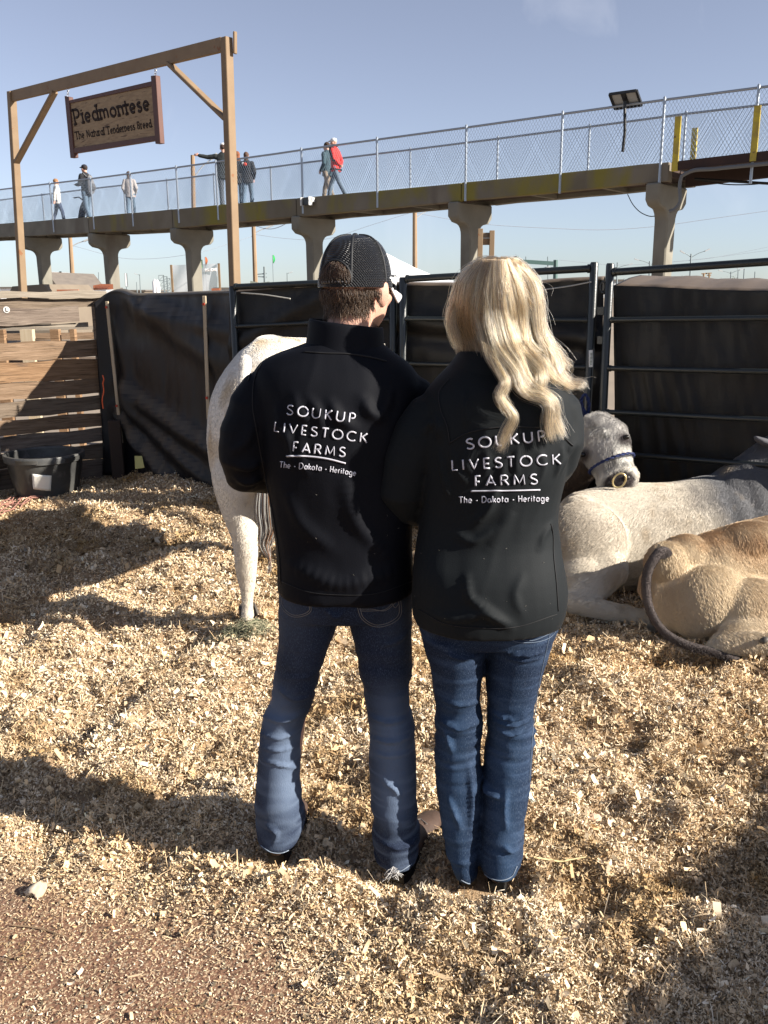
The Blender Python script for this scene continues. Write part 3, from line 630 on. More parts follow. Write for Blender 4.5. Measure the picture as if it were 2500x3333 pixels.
def fence_side(off, railpts, posts, pr):
    rx = [p[0] for p in railpts]; ry = [p[1] for p in railpts]
    ss = np.array([(onp(x, y, BP+bn*off, bn)-BP).dot(bd) for x, y in railpts]); zs = np.array([onp(x, y, BP+bn*off, bn).z for x, y in railpts])
    ztop = lambda s: float(np.interp(s, ss, zs))
    ztopv = lambda s: np.interp(s, ss, zs); xb = np.linspace(ss[0], ss[-1], 60); zbv = np.array([zt(v) for v in xb])
    zbot = lambda s: np.interp(s, xb, zbv)+.03
    mb = MB(); mb.tube([P3(a, off, b) for a, b in zip(ss, zs)], .026, 8); mb.build('top_rail', M_galv, bridge)
    for x in posts:
        s = float(np.interp(x, [proj(P3(v, off, 5))[0] for v in np.linspace(ss[0], ss[-1], 50)], np.linspace(ss[0], ss[-1], 50)))
        mb = MB(); low = zt(s)-(.42 if off < .5 else 0); mb.tube([P3(s, off-(.03 if off < .5 else 0), low), P3(s, off-(.03 if off < .5 else 0), ztop(s)+.03)], .030 if off < .5 else .026, 8)
        mb.tube([P3(s, off-(.03 if off < .5 else 0), ztop(s)+.03), P3(s, off-(.03 if off < .5 else 0), ztop(s)+.06)], [.034, .015], 8); mb.build('fence_post', M_galv, bridge)
    # chain link: two families of slanting wires
    st = .078; n = int((ss[-1]-ss[0])/st); A = []; 
    for sg in (1, -1):
        s0 = ss[0] + st*(np.arange(-20, n+20)+.5); zb = zbot(s0); s1 = s0.copy()
        for _ in range(6): s1 = s0 + sg*(ztopv(s1)-zb)*.62
        ok = (s0 > ss[0]) & (s0 < ss[-1]) & (s1 > ss[0]) & (s1 < ss[-1]); s0, s1, zb = s0[ok], s1[ok], zb[ok]; z1 = ztopv(s1)
        A.append((s0, zb, s1, z1, sg))
    V = []; Fq = []; k = 0; r_ = .0030
    for s0, zb, s1, z1, sg in A:
        for a, b, c, d in zip(s0, zb, s1, z1):
            o_ = off + .004*sg
            for (s, z) in ((a,b),(c,d)):
                for ds, do in ((-r_*1.2,-r_*.6),(r_*1.2,-r_*.6),(0,r_)): V.append(P3(s+ds, o_+do, z))
            Fq += [(k,k+1,k+4,k+3),(k+1,k+2,k+5,k+4),(k+2,k,k+3,k+5)]; k += 6
    mb = MB(); mb.add(V, Fq); o = mb.build('chain_link_mesh', M_wire, bridge, sharp=0); o['kind'] = 'stuff'
fence_side(0.03, [(-250,640),(0,617),(300,581),(574,545),(900,500),(987,487),(1228,454),(1524,414),(1836,370),(2168,324),(2500,281),(2750,248)], [-60,62,168,300,428,578,707,985,1230,1520,1832,2162,2466], 0)
fence_side(WIDE-.05, [(-250,680),(0,651),(271,617),(547,586),(900,542),(987,530),(1337,487),(1622,451),(1920,412),(2235,370),(2500,339),(2750,308)], [140,270,405,545,697,882,1082,1336,1620,1918,2230], 0)
# the steel span at the right end
def seg(nm, pts, off, w, h, m, up=(0,0,1)):
    mb = MB(); Q = [onp(x, y, BP+bn*off, bn) for x, y in pts]; mb.bar(Q[0], Q[1], w, h, up); return mb.build(nm, m, bridge)
seg('steel_girder', [(2190,542),(2760,478)], .0, .14, .17, M_rust)
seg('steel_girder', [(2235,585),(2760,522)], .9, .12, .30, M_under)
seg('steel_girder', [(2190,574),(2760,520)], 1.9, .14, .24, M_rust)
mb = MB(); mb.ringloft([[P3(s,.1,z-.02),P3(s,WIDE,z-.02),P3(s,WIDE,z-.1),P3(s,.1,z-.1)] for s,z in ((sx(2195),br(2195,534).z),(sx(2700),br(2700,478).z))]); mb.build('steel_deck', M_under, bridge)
for (x0,y0,x1,y1,off) in ((2207,379,2197,549,-.06),(2462,344,2452,516,-.06),(2264,416,2254,540,1.7),(2520,380,2512,520,1.7)):
    a, b = onp(x0,y0,BP+bn*off,bn), onp(x1,y1,BP+bn*off,bn); mb = MB(); mb.bar((b.x,b.y,b.z-.05), (b.x,b.y,a.z), .12, .05, up=bn); mb.build('yellow_post', M_yel, bridge)
pipe = [br(x,y,-.12) for x,y in ((2750,505),(2500,532),(2330,549),(2240,561),(2218,575),(2213,600),(2209,668),(2196,682),(2180,688))]
mb = MB(); mb.tube([Vector(p) for p in spline(pipe, 40)], .038, 8); mb.build('conduit', mat('grey_conduit', (.12,.125,.13), .5), bridge)
mb = MB(); mb.tube([br(x,y,.5) for x,y in ((2262,582),(2350,588),(2500,597),(2700,600))], .03, 6); mb.tube([Vector(p) for p in spline([br(x,y,.5) for x,y in ((2262,585),(2380,601),(2450,600),(2560,585))], 16)], .012, 5); mb.build('cable', mat('black_cable', (.01,.01,.01), .6), bridge)
mb = MB(); mb.tube([Vector(p) for p in spline([br(x,y,.5) for x,y in ((2043,632),(2060,665),(2090,694),(2128,704),(2150,695),(2172,680))], 20)], .010, 5); mb.build('cable', bpy.data.materials['black_cable'], bridge)
# solar lamp on its own pole
sp = thing('solar_lamp', 'solar panel on a thin dark pole fixed above the footbridge fence', 'solar lamp', br(2030,500,-.1))
M_blk = mat('black_plastic', (.012,.012,.013), .45); M_pan = mat('panel_backing', (.35,.36,.36), .6)
C4 = [br(1985,306,-.25), br(2072,294,-.25), br(2089,342,.15), br(2003,354,.15)]
nn = (C4[1]-C4[0]).cross(C4[3]-C4[0]).normalized()
mb = MB(); mb.ringloft([[p for p in C4],[p+nn*.02 for p in C4]]); mb.build('panel', M_pan, sp)
mb = MB()
for i in range(4): mb.bar(C4[i]-nn*.004, C4[(i+1)%4]-nn*.004, .05, .05)
mb.bar((C4[0]+C4[1])/2-nn*.012, (C4[2]+C4[3])/2-nn*.012, .10, .04); mb.build('panel_frame', M_blk, sp)
mb = MB(); mb.tube([br(2034,330,-.12), br(2034,430,-.12), br(2027,494,-.12)], .032, 8); mb.build('pole', M_blk, sp)
fl = thing('floodlight', 'small black floodlight in pale bracket on the bridge beam', 'floodlight', br(1000,655,-.1))
c = br(997,655,-.16); Rz = Matrix.Rotation(math.atan2(bd.y,bd.x)-.15,3,'Z'); mb = MB(); mb.box(c, (.26,.08,.20), Rz, .95); bevel_build(mb, 'lamp_glass', M_blk, fl, .01)
for dx in (-.15,.15): mb = MB(); mb.box(c+bd*dx, (.025,.13,.22), Rz); mb.build('bracket', mat('bracket_white', (.6,.6,.58), .6) if dx < 0 else bpy.data.materials['bracket_white'], fl)
mb = MB(); mb.box(br(1014,650,-.08), (.14,.12,.12), Rz); mb.build('junction_box', bpy.data.materials['bracket_white'], fl)

# ================================================================= things beyond
M_pole = mat('utility_pole_wood', (.30,.20,.12), .85, (.22,.15,.09), nscale=2, nstretch=(3,3,.5)); M_pgrey = mat('pole_grey_steel', (.20,.24,.25), .6, metal=.2); M_pgreen = mat('gantry_green_steel', (.07,.13,.12), .6)
M_white = mat('white_canvas', (.80,.79,.78), .8); M_lamp = mat('lamp_head_grey', (.45,.46,.46), .5)
def pole_at(x0, ytop, x1, Y, r, name, label, cat, m, group=None, arms=(), cross=()):
    a = at(x0, ytop, Y); b = at(x1, 952, Y); b.z = -.03; o = thing(name, label, cat, b, group)
    mb = MB(); mb.tube([b, a], [r*1.15, r*.85], 8); mb.build('mast', m, o)
    for (xe, ye, xh, yh) in arms:
        p = at(xh, yh, Y); e = at(xe, ye, Y); mb = MB(); mb.tube([Vector(q) for q in spline([p, p.lerp(e,.5)+Vector((0,0,abs(e.z-p.z)*.12)), e], 8)], min(.035, r*.4), 6); mb.build('arm', M_lamp if m is M_pole else m, o)
        d = (e-p).normalized(); mb = MB(); mb.bar(e-d*.1, e+d*.45, .16, .10); mb.build('lamp_head', M_lamp, o)
    for (xa, ya, xb, yb) in cross:
        mb = MB(); mb.bar(at(xa,ya,Y), at(xb,yb,Y), .12, .14); mb.build('crossarm', m, o)
    return o
G1 = 'wooden utility poles beyond the footbridge'
pole_at(627, 505, 632, 60, .15, 'utility_pole', 'wooden pole half hidden behind the bridge fence beside the pointing man', 'utility pole', M_pole, G1, arms=[(690,516,629,583)])
pole_at(228, 690+80, 237, 60, .15, 'utility_pole', 'wooden pole with a lamp arm between the two leftmost piers', 'utility pole', M_pole, G1, arms=[(278,783,229,805)])
pole_at(824, 700, 832, 62, .15, 'utility_pole', 'wooden pole with a lamp arm just right of the sign frame', 'utility pole', M_pole, G1, arms=[(870,741,825,762)])
pole_at(1350, 640, 1351, 62, .16, 'utility_pole', 'tallest wooden pole standing alone above the white tent', 'utility pole', M_pole, G1, arms=[(1402,682,1352,712)])
G2 = 'street lamps along the far road'
lamps = [(2250,826,2245,95,[(2298,816,2250,838),(2226,823,2250,838)],'two-armed street lamp just right of the broken pier'),
 (2010,871-25+8,2008,110,[(2048,861,2011,872),(1995,866,2011,874)],'two-armed street lamp just right of the gate posts'),
 (2115,850,2113,105,[(2077,846,2115,858),(2135,858,2115,864)],'street lamp with a round lamp cluster left of the broken pier'),
 (2380,884,2378,110,[(2410,878,2380,890),(2350,882,2380,890)],'two-armed street lamp over the small green tree'),
 (2403,882,2402,140,[(2400,872,2403,884)],'short slim mast beside the two-armed lamp by the green tree'),
 (2423,874,2420,120,[],'plain thin mast right of the small green tree'), (2458,884,2457,130,[],'plain thin mast at the far right edge'),
 (286,906,286,150,[(298,904,286,908)],'slim lamp left of the orange sign roof board'), (321,896-10,320,150,[],'slim mast rising behind the orange notice board'), (455,893,457,150,[(446,893,455,896)],'slim lamp left of the tall silos'),
 (445,918,446,170,[],'faint short mast next to the slim lamp by the silos'), (935,888,936,140,[(943,888,935,891)],'slim lamp close left of the pier behind the cap'),
 (762,905,764,120,[(772,895,764,906)],'small lamp mast right against the frame post'), (1860,916,1860,150,[],'thin mast left of the gate posts'), (2094,918,2094,160,[],'thin faint mast left of the bare bushes'),(2032,906,2032,160,[],'thin faint mast among the far lamps'),(2142,892,2142,120,[(2150,882,2142,894)],'dish topped mast beside the round lamp cluster')]
for x0, yt, x1, Y, arms, lab in lamps: pole_at(x0, yt, x1, Y, .09, 'street_lamp', lab, 'street lamp', M_pgrey, G2, arms)
pole_at(861, 868, 863, 120, .18, 'catenary_mast', 'dark steel mast with brackets right of the frame post', 'mast', M_pgrey, None, cross=[(838,893,868,890),(840,900,868,902)])
pole_at(2291, 890, 2291, 110, .14, 'power_pole', 'short power pole with crossarm right of the white shed', 'power pole', M_pole, 'short power poles at the far right', cross=[(2284,891,2301,890)])
pole_at(2309, 888, 2309, 110, .12, 'power_pole', 'second short power pole with two crossarms', 'power pole', M_pole, 'short power poles at the far right', cross=[(2298,890,2316,889),(2302,896,2314,896)])
# gantry
g = thing('sign_gantry', 'dark green overhead gantry between two masts behind the blonde hair', 'gantry', at(1745,950,90))
for x, y, xb in ((1681,834,1681),(1809,846,1807)):
    a, b = at(x,y,90), at(xb,952,90); b.z = -.03; mb = MB(); mb.tube([b,a], .22, 8); mb.build('mast', M_pgreen, g)
mb = MB(); mb.bar(at(1681,850,90), at(1812,858,90), .3, .36); mb.build('beam', M_pgreen, g)
for x in (1712,1783):
    mb = MB(); mb.tube([at(x,835,90), at(x+1,948,90)], .05, 6); mb.build('signal_rod', M_pgrey, g)
    mb = MB(); mb.ell(at(x,872,90), (.35,.35,.12)); mb.build('lamp', M_lamp, g)
# wires: long sagging lines
def wire(label, pts, Y0, Y1, r=.012):
    n = len(pts); Q = [at(x, y, Y0+(Y1-Y0)*k/(n-1)) for k, (x, y) in enumerate(pts)]
    mb = MB(); mb.tube([Vector(p) for p in spline(Q, 40)], r, 4, cap=False); tag(mb.build('overhead_wire', mat('wire_grey', (.3,.33,.38), .7) if 'wire_grey' not in bpy.data.materials else bpy.data.materials['wire_grey'], sharp=0), label, 'overhead wire', 'overhead wires behind the footbridge')
wire('wire sagging under the bridge at the right third', [(1300,682),(1530,724),(1800,743),(1950,748),(2150,735),(2300,714),(2500,686)], 62, 62, .016)
wire('wire curving from the frame post to the lone tall pole', [(640,826),(730,798),(824,768)], 60, 62); wire('wire dipping between two wooden poles behind the cap', [(824,762),(930,776),(1060,778),(1200,735),(1350,688)], 62, 62, .014)
wire('faint wire above the silos left of the mesh banner', [(237,800),(420,842),(520,840),(630,826)], 60, 60); wire('wire dropping from the bridge by the second pier', [(830,735),(870,745),(905,740),(955,715)], 40, 30)
wire('faint long wire low over the far right lamps', [(1820,846),(2000,862),(2250,846),(2500,815)], 95, 95, .014); wire('second faint wire low over the far right lamps', [(2150,856),(2300,842),(2500,812-8)], 95, 95, .012)
# tents and roofs
def gable(label, name, cat, pts, Y, depth, m, wall=None):
    """pts: pixel outline of the near face, extruded away from the camera"""
    P = [at(x,y,Y) for x,y in pts]; P = [p if y < 950 else Vector((p.x,p.y,-.03)) for p,(x,y) in zip(P,pts)]
    o = thing(name, label, cat, (sum(p.x for p in P)/len(P), Y, -.03)); mb = MB(); mb.ringloft([P, [p+Vector((.1*depth, depth, 0)) for p in P]]); mb.build('roof' if wall is None else 'wall', m, o, sharp=20); return o
M_rdark = mat('dark_roofing', (.10,.085,.075), .85, (.14,.12,.10), nscale=1.5, nstretch=(1,1,6)); M_rtan = mat('tan_roofing', (.19,.155,.115), .85, (.15,.12,.09), nscale=1)
t = thing('white_tent', 'big white peaked tent roof behind the capped head', 'tent', at(1250,950,45))
apex = at(1240,815,49); eav = [at(940,958,45), at(1490,913,45), at(1640,921,60), at(1000,935,60)]
mb = MB()
for i in range(4):
    a, b = eav[i], eav[(i+1)%4]; G = []
    for k in range(9):
        u_ = k/8; G.append([a.lerp(b, j/6).lerp(apex, u_) + Vector((0,0,-1.1*math.sin(math.pi*u_)*.6)) for j in range(7)])
    mb.grid(G)
mb.build('roof', M_white, t, sharp=0)
mb = MB(); w = [Vector((p.x,p.y,-.03)) for p in eav]; mb.grid([[eav[k] for k in (0,1,2,3,0)],[w[k] for k in (0,1,2,3,0)]]); mb.build('wall', mat('tent_wall', (.62,.63,.66), .8), t)
t = thing('white_tent', 'small white awning roof low beside the pier left of the cap', 'tent', at(990,950,70))
mb = MB(); mb.ringloft([[at(930,956,70), at(1040,898+12,70), at(1090,956,70)], [at(1000,950,80), at(1120,905,80), at(1170,950,80)]]); mb.build('roof', M_white, t)
gable('dark brown hipped roof low behind the left fence', 'dark_roof_shed', 'shed', [(80,950),(150,875+10),(172,912),(290,953),(290,970),(80,970)], 40, 5, M_rdark)
gable('tan gabled roof in front of the dark hipped roof', 'tan_roof_shed', 'shed', [(-60,950),(40,932),(140,925),(158,945),(158,970),(-60,970)], 34, 4, M_rtan)
gable('small white shed with a blue end wall at the far right', 'white_shed', 'shed', [(2232,905),(2240,899),(2290,910),(2290,970),(2232,970)], 100, 8, M_white)
gable('low cream box building left of the gate posts', 'cream_building', 'building', [(1894,904),(1922,904),(1922,970),(1894,970)], 100, 8, mat('cream_wall', (.55,.5,.43), .8))
gable('low red roofed stall behind the blonde hair', 'red_stall', 'stall', [(1745,922),(1775,914),(1795,922),(1795,970),(1745,970)], 60, 5, mat('red_roof', (.5,.08,.04), .7))
gable('small dark box building next to the cream one', 'dark_building', 'building', [(1925,900),(1934,900),(1934,970),(1925,970)], 102, 6, M_rdark)
for (x0,x1,y,lab,m_) in ((0,70,938,'long pale low warehouse at the far left edge',M_white),(240,300,940,'low pale warehouse right of the dark roof',M_lamp),(388,470,948,'low brown warehouse below the silos',M_rtan),(700,760,940,'low grey works building left of the frame post',M_lamp),(895,960,950,'low white wall left of the pier behind the cap',M_white),(2310,2500,916,'long low grey roofline at the far right',M_lamp),(1960,2060,914,'low grey roofline right of the gate posts',M_lamp)):
    a, b = at(x0,y,180), at(x1,y,180); o = thing('warehouse', lab, 'building', ((a.x+b.x)/2,180,-.03)); mb = MB(); mb.box(((a.x+b.x)/2, 190, (a.z-.03)/2), (b.x-a.x, 20, a.z+.03)); mb.build('wall', m_, o); mb = MB(); mb.box(((a.x+b.x)/2, 190, a.z+.1), (b.x-a.x+.6, 20.6, .3)); mb.build('roof', M_rdark, o)
# silos and towers of the plant
o = thing('silo', 'pair of pale silos of the distant works', 'silo', at(510,950,160), 'tanks and towers of the distant works')
for x, y in ((503,918),(512,920)):
    p = at(x,y,160); mb = MB(); mb.tube([Vector((p.x,p.y,-.03)), p, p+Vector((0,0,.5))], [.42,.42,.1], 12); mb.build('tank', M_white, o)
for x, y, w, lab in ((525,896,.45,'taller lattice tower of the distant works'),(538,900,.35,'shorter lattice tower of the distant works'),(548,906,.3,'thin lattice tower rightmost in the distant works')):
    p = at(x,y,160); o = thing('lattice_tower', lab, 'tower', Vector((p.x,160,-.03)), 'tanks and towers of the distant works')
    for dx in (-w,w): mb = MB(); mb.tube([Vector((p.x+dx,160,-.03)), Vector((p.x+dx,160,p.z))], .07, 5); mb.build('leg', M_pgrey, o)
    mb = MB()
    for k in range(5):
        z = p.z*(k+1)/5; mb.bar((p.x-w,160,z),(p.x+w,160,z),.1,.1)
        if k: mb.bar((p.x-w,160,p.z*k/5),(p.x+w,160,z),.06,.06)
    mb.build('bracing', M_pgrey, o)
o = thing('tall_banner_sign', 'narrow upright white banner sign on a far pole', 'sign', at(412,950,130))
a, b = at(410,890,130), at(412,932,130); mb = MB(); mb.box((a+b)/2, (.28*1, .1, a.z-b.z)); mb.build('banner', M_white, o); mb = MB()
for sx_ in (-.17,.17): mb.box((a+b)/2+Vector((sx_,0,0)), (.06,.14,a.z-b.z+.1))
mb.tube([b, Vector((b.x,b.y,-.03))], .09, 6); mb.build('frame', M_pgrey, o)
# slatted billboard rear
o = thing('slatted_board', 'white slatted board on posts above the dark roof', 'billboard', at(190,950,70))
for y in (889,899,911,920):
    mb = MB(); mb.bar(at(153,y-2,70), at(230,y+2,70), .05, .15); mb.build('slat', M_white, o)
for x in (157,197):
    for y in (889,908): mb = MB(); mb.box(at(x,y,69.9), (.14,.1,.26)); mb.build('bracket', M_blk, o)
for x in (160,225): a = at(x,888,70.1); mb = MB(); mb.tube([Vector((a.x,a.y,-.03)), a], .06, 6); mb.build('post', M_pole, o)
# mesh banner between two timber posts
o = thing('mesh_banner', 'grey see-through mesh banner between two yellow posts', 'banner', at(635,950,34))
mm, nt, b_ = new_mat('mesh_fabric'); b_.inputs['Base Color'].default_value = (.40,.40,.43,1); b_.inputs['Roughness'].default_value = .9; b_.inputs['Alpha'].default_value = .55
rows = [[at(560+148*i/12, 863-5*i/12+ (2*math.sin(i*1.7)), 34)+Vector((0,.05*math.sin(i*1.1+j*.5),0)) if True else None for i in range(13)] for j in (0,)]
G = [[at(560+148*i/12, (863-5*i/12)+(98*j/8), 34)+Vector((0,.05*math.sin(i*1.1+j*.5),0)) for i in range(13)] for j in range(9)]
mb = MB(); mb.grid(G); mb.build('fabric', mm, o, sharp=0)
for x, y in ((557,862),(712,857)): a = at(x,y,33.95); mb = MB(); mb.bar((a.x,a.y,0), a, .075, .075); mb.build('post', M_pine, o)
mp_ = lambda x, y: (at(x,y,33.9), Vector((0,-1,0)))
lettering('lettering', 'SIIAWOHIS', (667,884), (705,881), 8, .018, mp_, M_white, o, gap=.1)
# small feather flags
for x, yt, yb, c, lab in ((887,830,950,(.05,.45,.12),'green pennant flag on a thin pole left of the pier'),(667,836,860,(.45,.13,.05),'rust red flag peeking above the mesh banner'),(659,845,860,(.08,.4,.1),'small green flag beside the rust red one')):
    o = thing('feather_flag', lab, 'flag', at(x,950,36 if yb < 900 else 50), 'small flags beyond the fence'); Y = 36 if yb < 900 else 50; a = at(x,yt,Y)
    mb = MB(); mb.tube([Vector((a.x,a.y,-.03)), a], .012 if Y < 40 else .02, 5); mb.build('pole', M_pgrey, o)
    h = .022*Y/2; mb = MB(); k = Y/2900; mb.grid([[a+Vector((0,0,-.0-25*k*j/5)), a+Vector(((2+6*math.sin(j/5*2.6+.3))*k*(-1 if x < 662 else 1), .03*math.sin(j), -25*k*j/5))] for j in range(6)]); mb.build('cloth', mat('flag_cloth', c, .8), o)
# orange notice board, orange low boards, small awning
M_or = mat('orange_board', (.36,.13,.065), .7, (.30,.10,.05), nscale=3)
o = thing('notice_board', 'orange topped notice board with white lower half', 'sign', at(336,950,15))
mb = MB(); mb.ringloft([[at(x,y,15+q) for x,y in ((303,929),(330,924),(368,925),(369,941),(304,944))] for q in (0,.05)]); mb.build('header', M_or, o)
mb = MB(); mb.ringloft([[at(x,y,15+q) for x,y in ((304,945),(369,942),(369,965),(305,965))] for q in (.0,.05)]); mb.build('panel', M_white, o)
mb = MB()
for k in range(14): mb.bar(at(310+k*3.6,932+(k%3),14.98), at(312+k*3.6,932+(k%3),14.98), .006, .02)
for k in range(9): mb.bar(at(318+k*4.2,938+(k%2),14.98), at(320.5+k*4.2,938,14.98), .006, .018)
mb.build('lettering', mat('dark_print', (.2,.07,.05), .8), o)
for (x0,x1,y,lab) in ((186,256,947,'low orange board on top of the fence line'),(689,716,943,'small orange and white board left of the frame post')):
    mb = MB(); mb.bar(at(x0,y,15), at(x1,y,15), .04, .045); tag(mb.build('low_board', M_or), lab, 'board', None)
o = thing('canvas_awning', 'small dark green awning top just right of the frame post', 'awning', at(846,950,20))
mb = MB(); mb.ringloft([[at(x,y,20+q) for x,y in ((815,914),(845,920),(877,916),(878,935),(813,935))] for q in (0,1.)]); mb.build('canopy', mat('sage_canvas', (.22,.24,.20), .8), o)
mb = MB(); mb.bar(at(813,934,19.9), at(878,934,19.9), .05, .03); mb.build('valance', M_white, o)
for x in (816,876): a = at(x,934,20); mb = MB(); mb.bar((a.x,a.y,-.03), a, .04, .04); mb.build('leg', M_pgrey, o)
# raw timber frame beside the fifth pier
o = thing('timber_rack', 'raw pine ladder-like frame standing beside the bridge pier', 'frame', at(1583,950,14))
for x, yt in ((1564,744),(1602,750)): a = at(x,yt,14); mb = MB(); mb.bar((a.x,a.y,0), a, .075, .045, up=(0,1,0)); bevel_build(mb, 'upright', M_pine, o, .004)
for y0, y1 in ((757,774),(775,797)): a, b = at(1568,y0,14.03), at(1598,y1,14.03); mb = MB(); mb.box(((a.x+b.x)/2, 14.05, (a.z+b.z)/2), (b.x-a.x+.03, .035, a.z-b.z)); bevel_build(mb, 'crosspiece', M_pine if y0 > 760 else M_rtan, o, .004)
# far trees and bushes
def tree(label, x, ytop, ybase, Y, wpx, m, bare=False, group='far bushes and trees', n=900):
    a = at(x,ytop,Y); b = at(x,950,Y); b.z = -.03; W = wpx/2900*Y/2; H = a.z; o = thing('bush' if bare else 'tree', label, 'bush' if bare else 'tree', b, group)
    mb = MB(); mb.tube([b, b+Vector((0,0,H*.5))], [W*.08, W*.05], 6)
    tips = []
    for k in range(26 if bare else 12):
        an = random.uniform(0,6.28); rr_ = random.uniform(.2,.9)*W; e = b+Vector((math.cos(an)*rr_, math.sin(an)*rr_, H*random.uniform(.6,1.0)*(1-.3*rr_/W)))
        mb.tube([b+Vector((0,0,H*random.uniform(.1,.45))), b.lerp(e,.6)+Vector((0,0,H*.05)), e], [W*.035, W*.02, W*.006], 4); tips.append(e)
        if bare:
            for q in range(5): mb.tube([b.lerp(e,random.uniform(.5,.9))+Vector((0,0,H*.03)), e+Vector((random.uniform(-.3,.3)*W, random.uniform(-.3,.3)*W, random.uniform(-.1,.15)*H))], W*.008, 3)
    mb.build('trunk', M_pole, o)
    if not bare:
        mb = MB()
        for k in range(n):
            c = random.choice(tips); p = c+Vector((random.gauss(0,.26)*W, random.gauss(0,.26)*W, random.gauss(-.08,.12)*H)); s_ = W*random.uniform(.05,.11)
            u_ = Vector((random.gauss(0,1),random.gauss(0,1),random.gauss(0,1))).normalized()*s_; v_ = u_.orthogonal().normalized()*s_*.6; mb.add([p-u_,p+v_,p+u_,p-v_], [(0,1,2,3)])
        mb.build('crown', m, o, shade=False)
M_ev = mat('evergreen_leaf', (.045,.07,.03), .8, (.07,.09,.04), nscale=3)
tree('small round evergreen tree at the far right skyline', 2387, 897, 918, 110, 38, M_ev); tree('small evergreen bush behind the red stall', 1775, 916, 925, 62, 22, M_ev, n=400)
for x, yt, w, lab in ((2075,897,62,'bare leafless bushes right of the gate posts'),(2215,896,28,'bare bush right against the broken pier'),(2330,900,50,'bare bushes right of the short power poles'),(2480,908,50,'bare bushes at the far right edge')): tree(lab, x, yt, 918, 120, w, None, True)
# ================================================================= tub, cord, bags, hay
M_tub = mat('black_rubber', (.030,.030,.030), .40, (.075,.075,.07), nscale=5, contrast=.2, bump=.25, bscale=25, spec=.45, layers=[((.11,.105,.10), 9, (1,1,1), .60, .72)])
TB = gnd(150, 1632); Yb = TB.y
M_rim = mat('scuffed_rubber', (.055,.055,.055), .45, (.10,.10,.095), nscale=14, contrast=.2, bump=.2, bscale=30)
def tub(label, C, r_top, r_bot, H, paper):
    o = thing('muck_tub', label, 'tub', C, None)
    def ringr(r, z, n=48): return [Vector((C.x+r*math.cos(2*math.pi*k/n), C.y+r*math.sin(2*math.pi*k/n), z)) for k in range(n)]
    mb = MB(); mb.ringloft([ringr(r_bot,C.z), ringr(r_bot+.01,C.z+.03), ringr(r_top*.97,C.z+H*.82), ringr(r_top*.98,C.z+H*.97), ringr(r_top*.93,C.z+H*.97), ringr(r_top*.91,C.z+H*.8), ringr(r_bot*.95,C.z+.03)], cap=False); mb.v.append(tuple(C+Vector((0,0,.03)))); n0 = 6*48
    for k in range(48): mb.f.append((n0+(k+1)%48, n0+k, len(mb.v)-1))
    mb.build('shell', M_tub, o)
    mb = MB(); mb.ringloft([ringr(r_top*.975,C.z+H*.84), ringr(r_top*1.03,C.z+H*.85), ringr(r_top*1.045,C.z+H*.97), ringr(r_top*1.03,C.z+H), ringr(r_top*.955,C.z+H), ringr(r_top*.94,C.z+H*.96)], cap=False); mb.build('rim', M_rim, o)
    for an in (-95, 80, -25, 175):
        mb = MB(); c = []
        for q in range(9):
            a = R(an-16+q*4); c.append([Vector((C.x+r*math.cos(a), C.y+r*math.sin(a), C.z+H*z)) for r, z in ((r_top*1.03,.875),(r_top*1.065,.88),(r_top*1.075,.96),(r_top*1.04,.965))])
        mb.ringloft(c); mb.build('grip', M_tub, o)
    if paper:
        mb = MB(); G = []
        for j in range(7):
            z = C.z+H*(.30+.36*j/6); t = (z-C.z)/H; r = (r_bot+(r_top*.97-r_bot)*min(1,t/.82))+.004
            G.append([Vector((C.x+(r+.006*math.sin(i*1.3+j)**2)*math.cos(R(-93+i*3.6+.5*j)), C.y+(r+.006*math.sin(i*1.3+j)**2)*math.sin(R(-93+i*3.6+.5*j)), z-.003*i)) for i in range(9)])
        mb.grid(G); me = modmesh(mb.mesh(), [('SOLIDIFY', dict(thickness=.002))]); link('paper_label', me, mat('label_paper', (.85,.83,.74), .8), o)
TB.z = gz(TB.x, TB.y+.2); sl = Yb*.98+.35
rt = (272-14)/2/FPX*sl
tub('big round black rubber tub with white paper stuck on', Vector((at(146,1500,Yb+rt*.75).x, Yb+rt*.75, TB.z)), rt*.96, rt*.74, at(146,1456,Yb+rt*1.5).z-TB.z, True)
c2 = Vector((at(-118,1500,Yb+.2).x, Yb+.15, TB.z)); tub('second tub, only its rim showing at the left edge', c2, rt*.93, rt*.74, .42, False)
# tangled red cord by the tub
M_cord = mat('faded_red_cord', (.30,.13,.10), .8, (.24,.13,.10), nscale=30)
mb = MB(); c = gnd(70,1650)
for k in range(9):
    P = []
    for j in range(26):
        t = j/25; x = -40+t*240+random.uniform(-3,3); y = 1672-t*62+14*math.sin(t*5+k)+k*2.2-16; p = gnd(x, y); p.z = gz(p.x,p.y)+.015+.02*abs(math.sin(j*.6+k)); P.append(p)
    mb.tube(P, .0055, 5)
tag(mb.build('tangled_cord', M_cord), 'tangled faded red cord lying along the foot of the tub', 'cord')
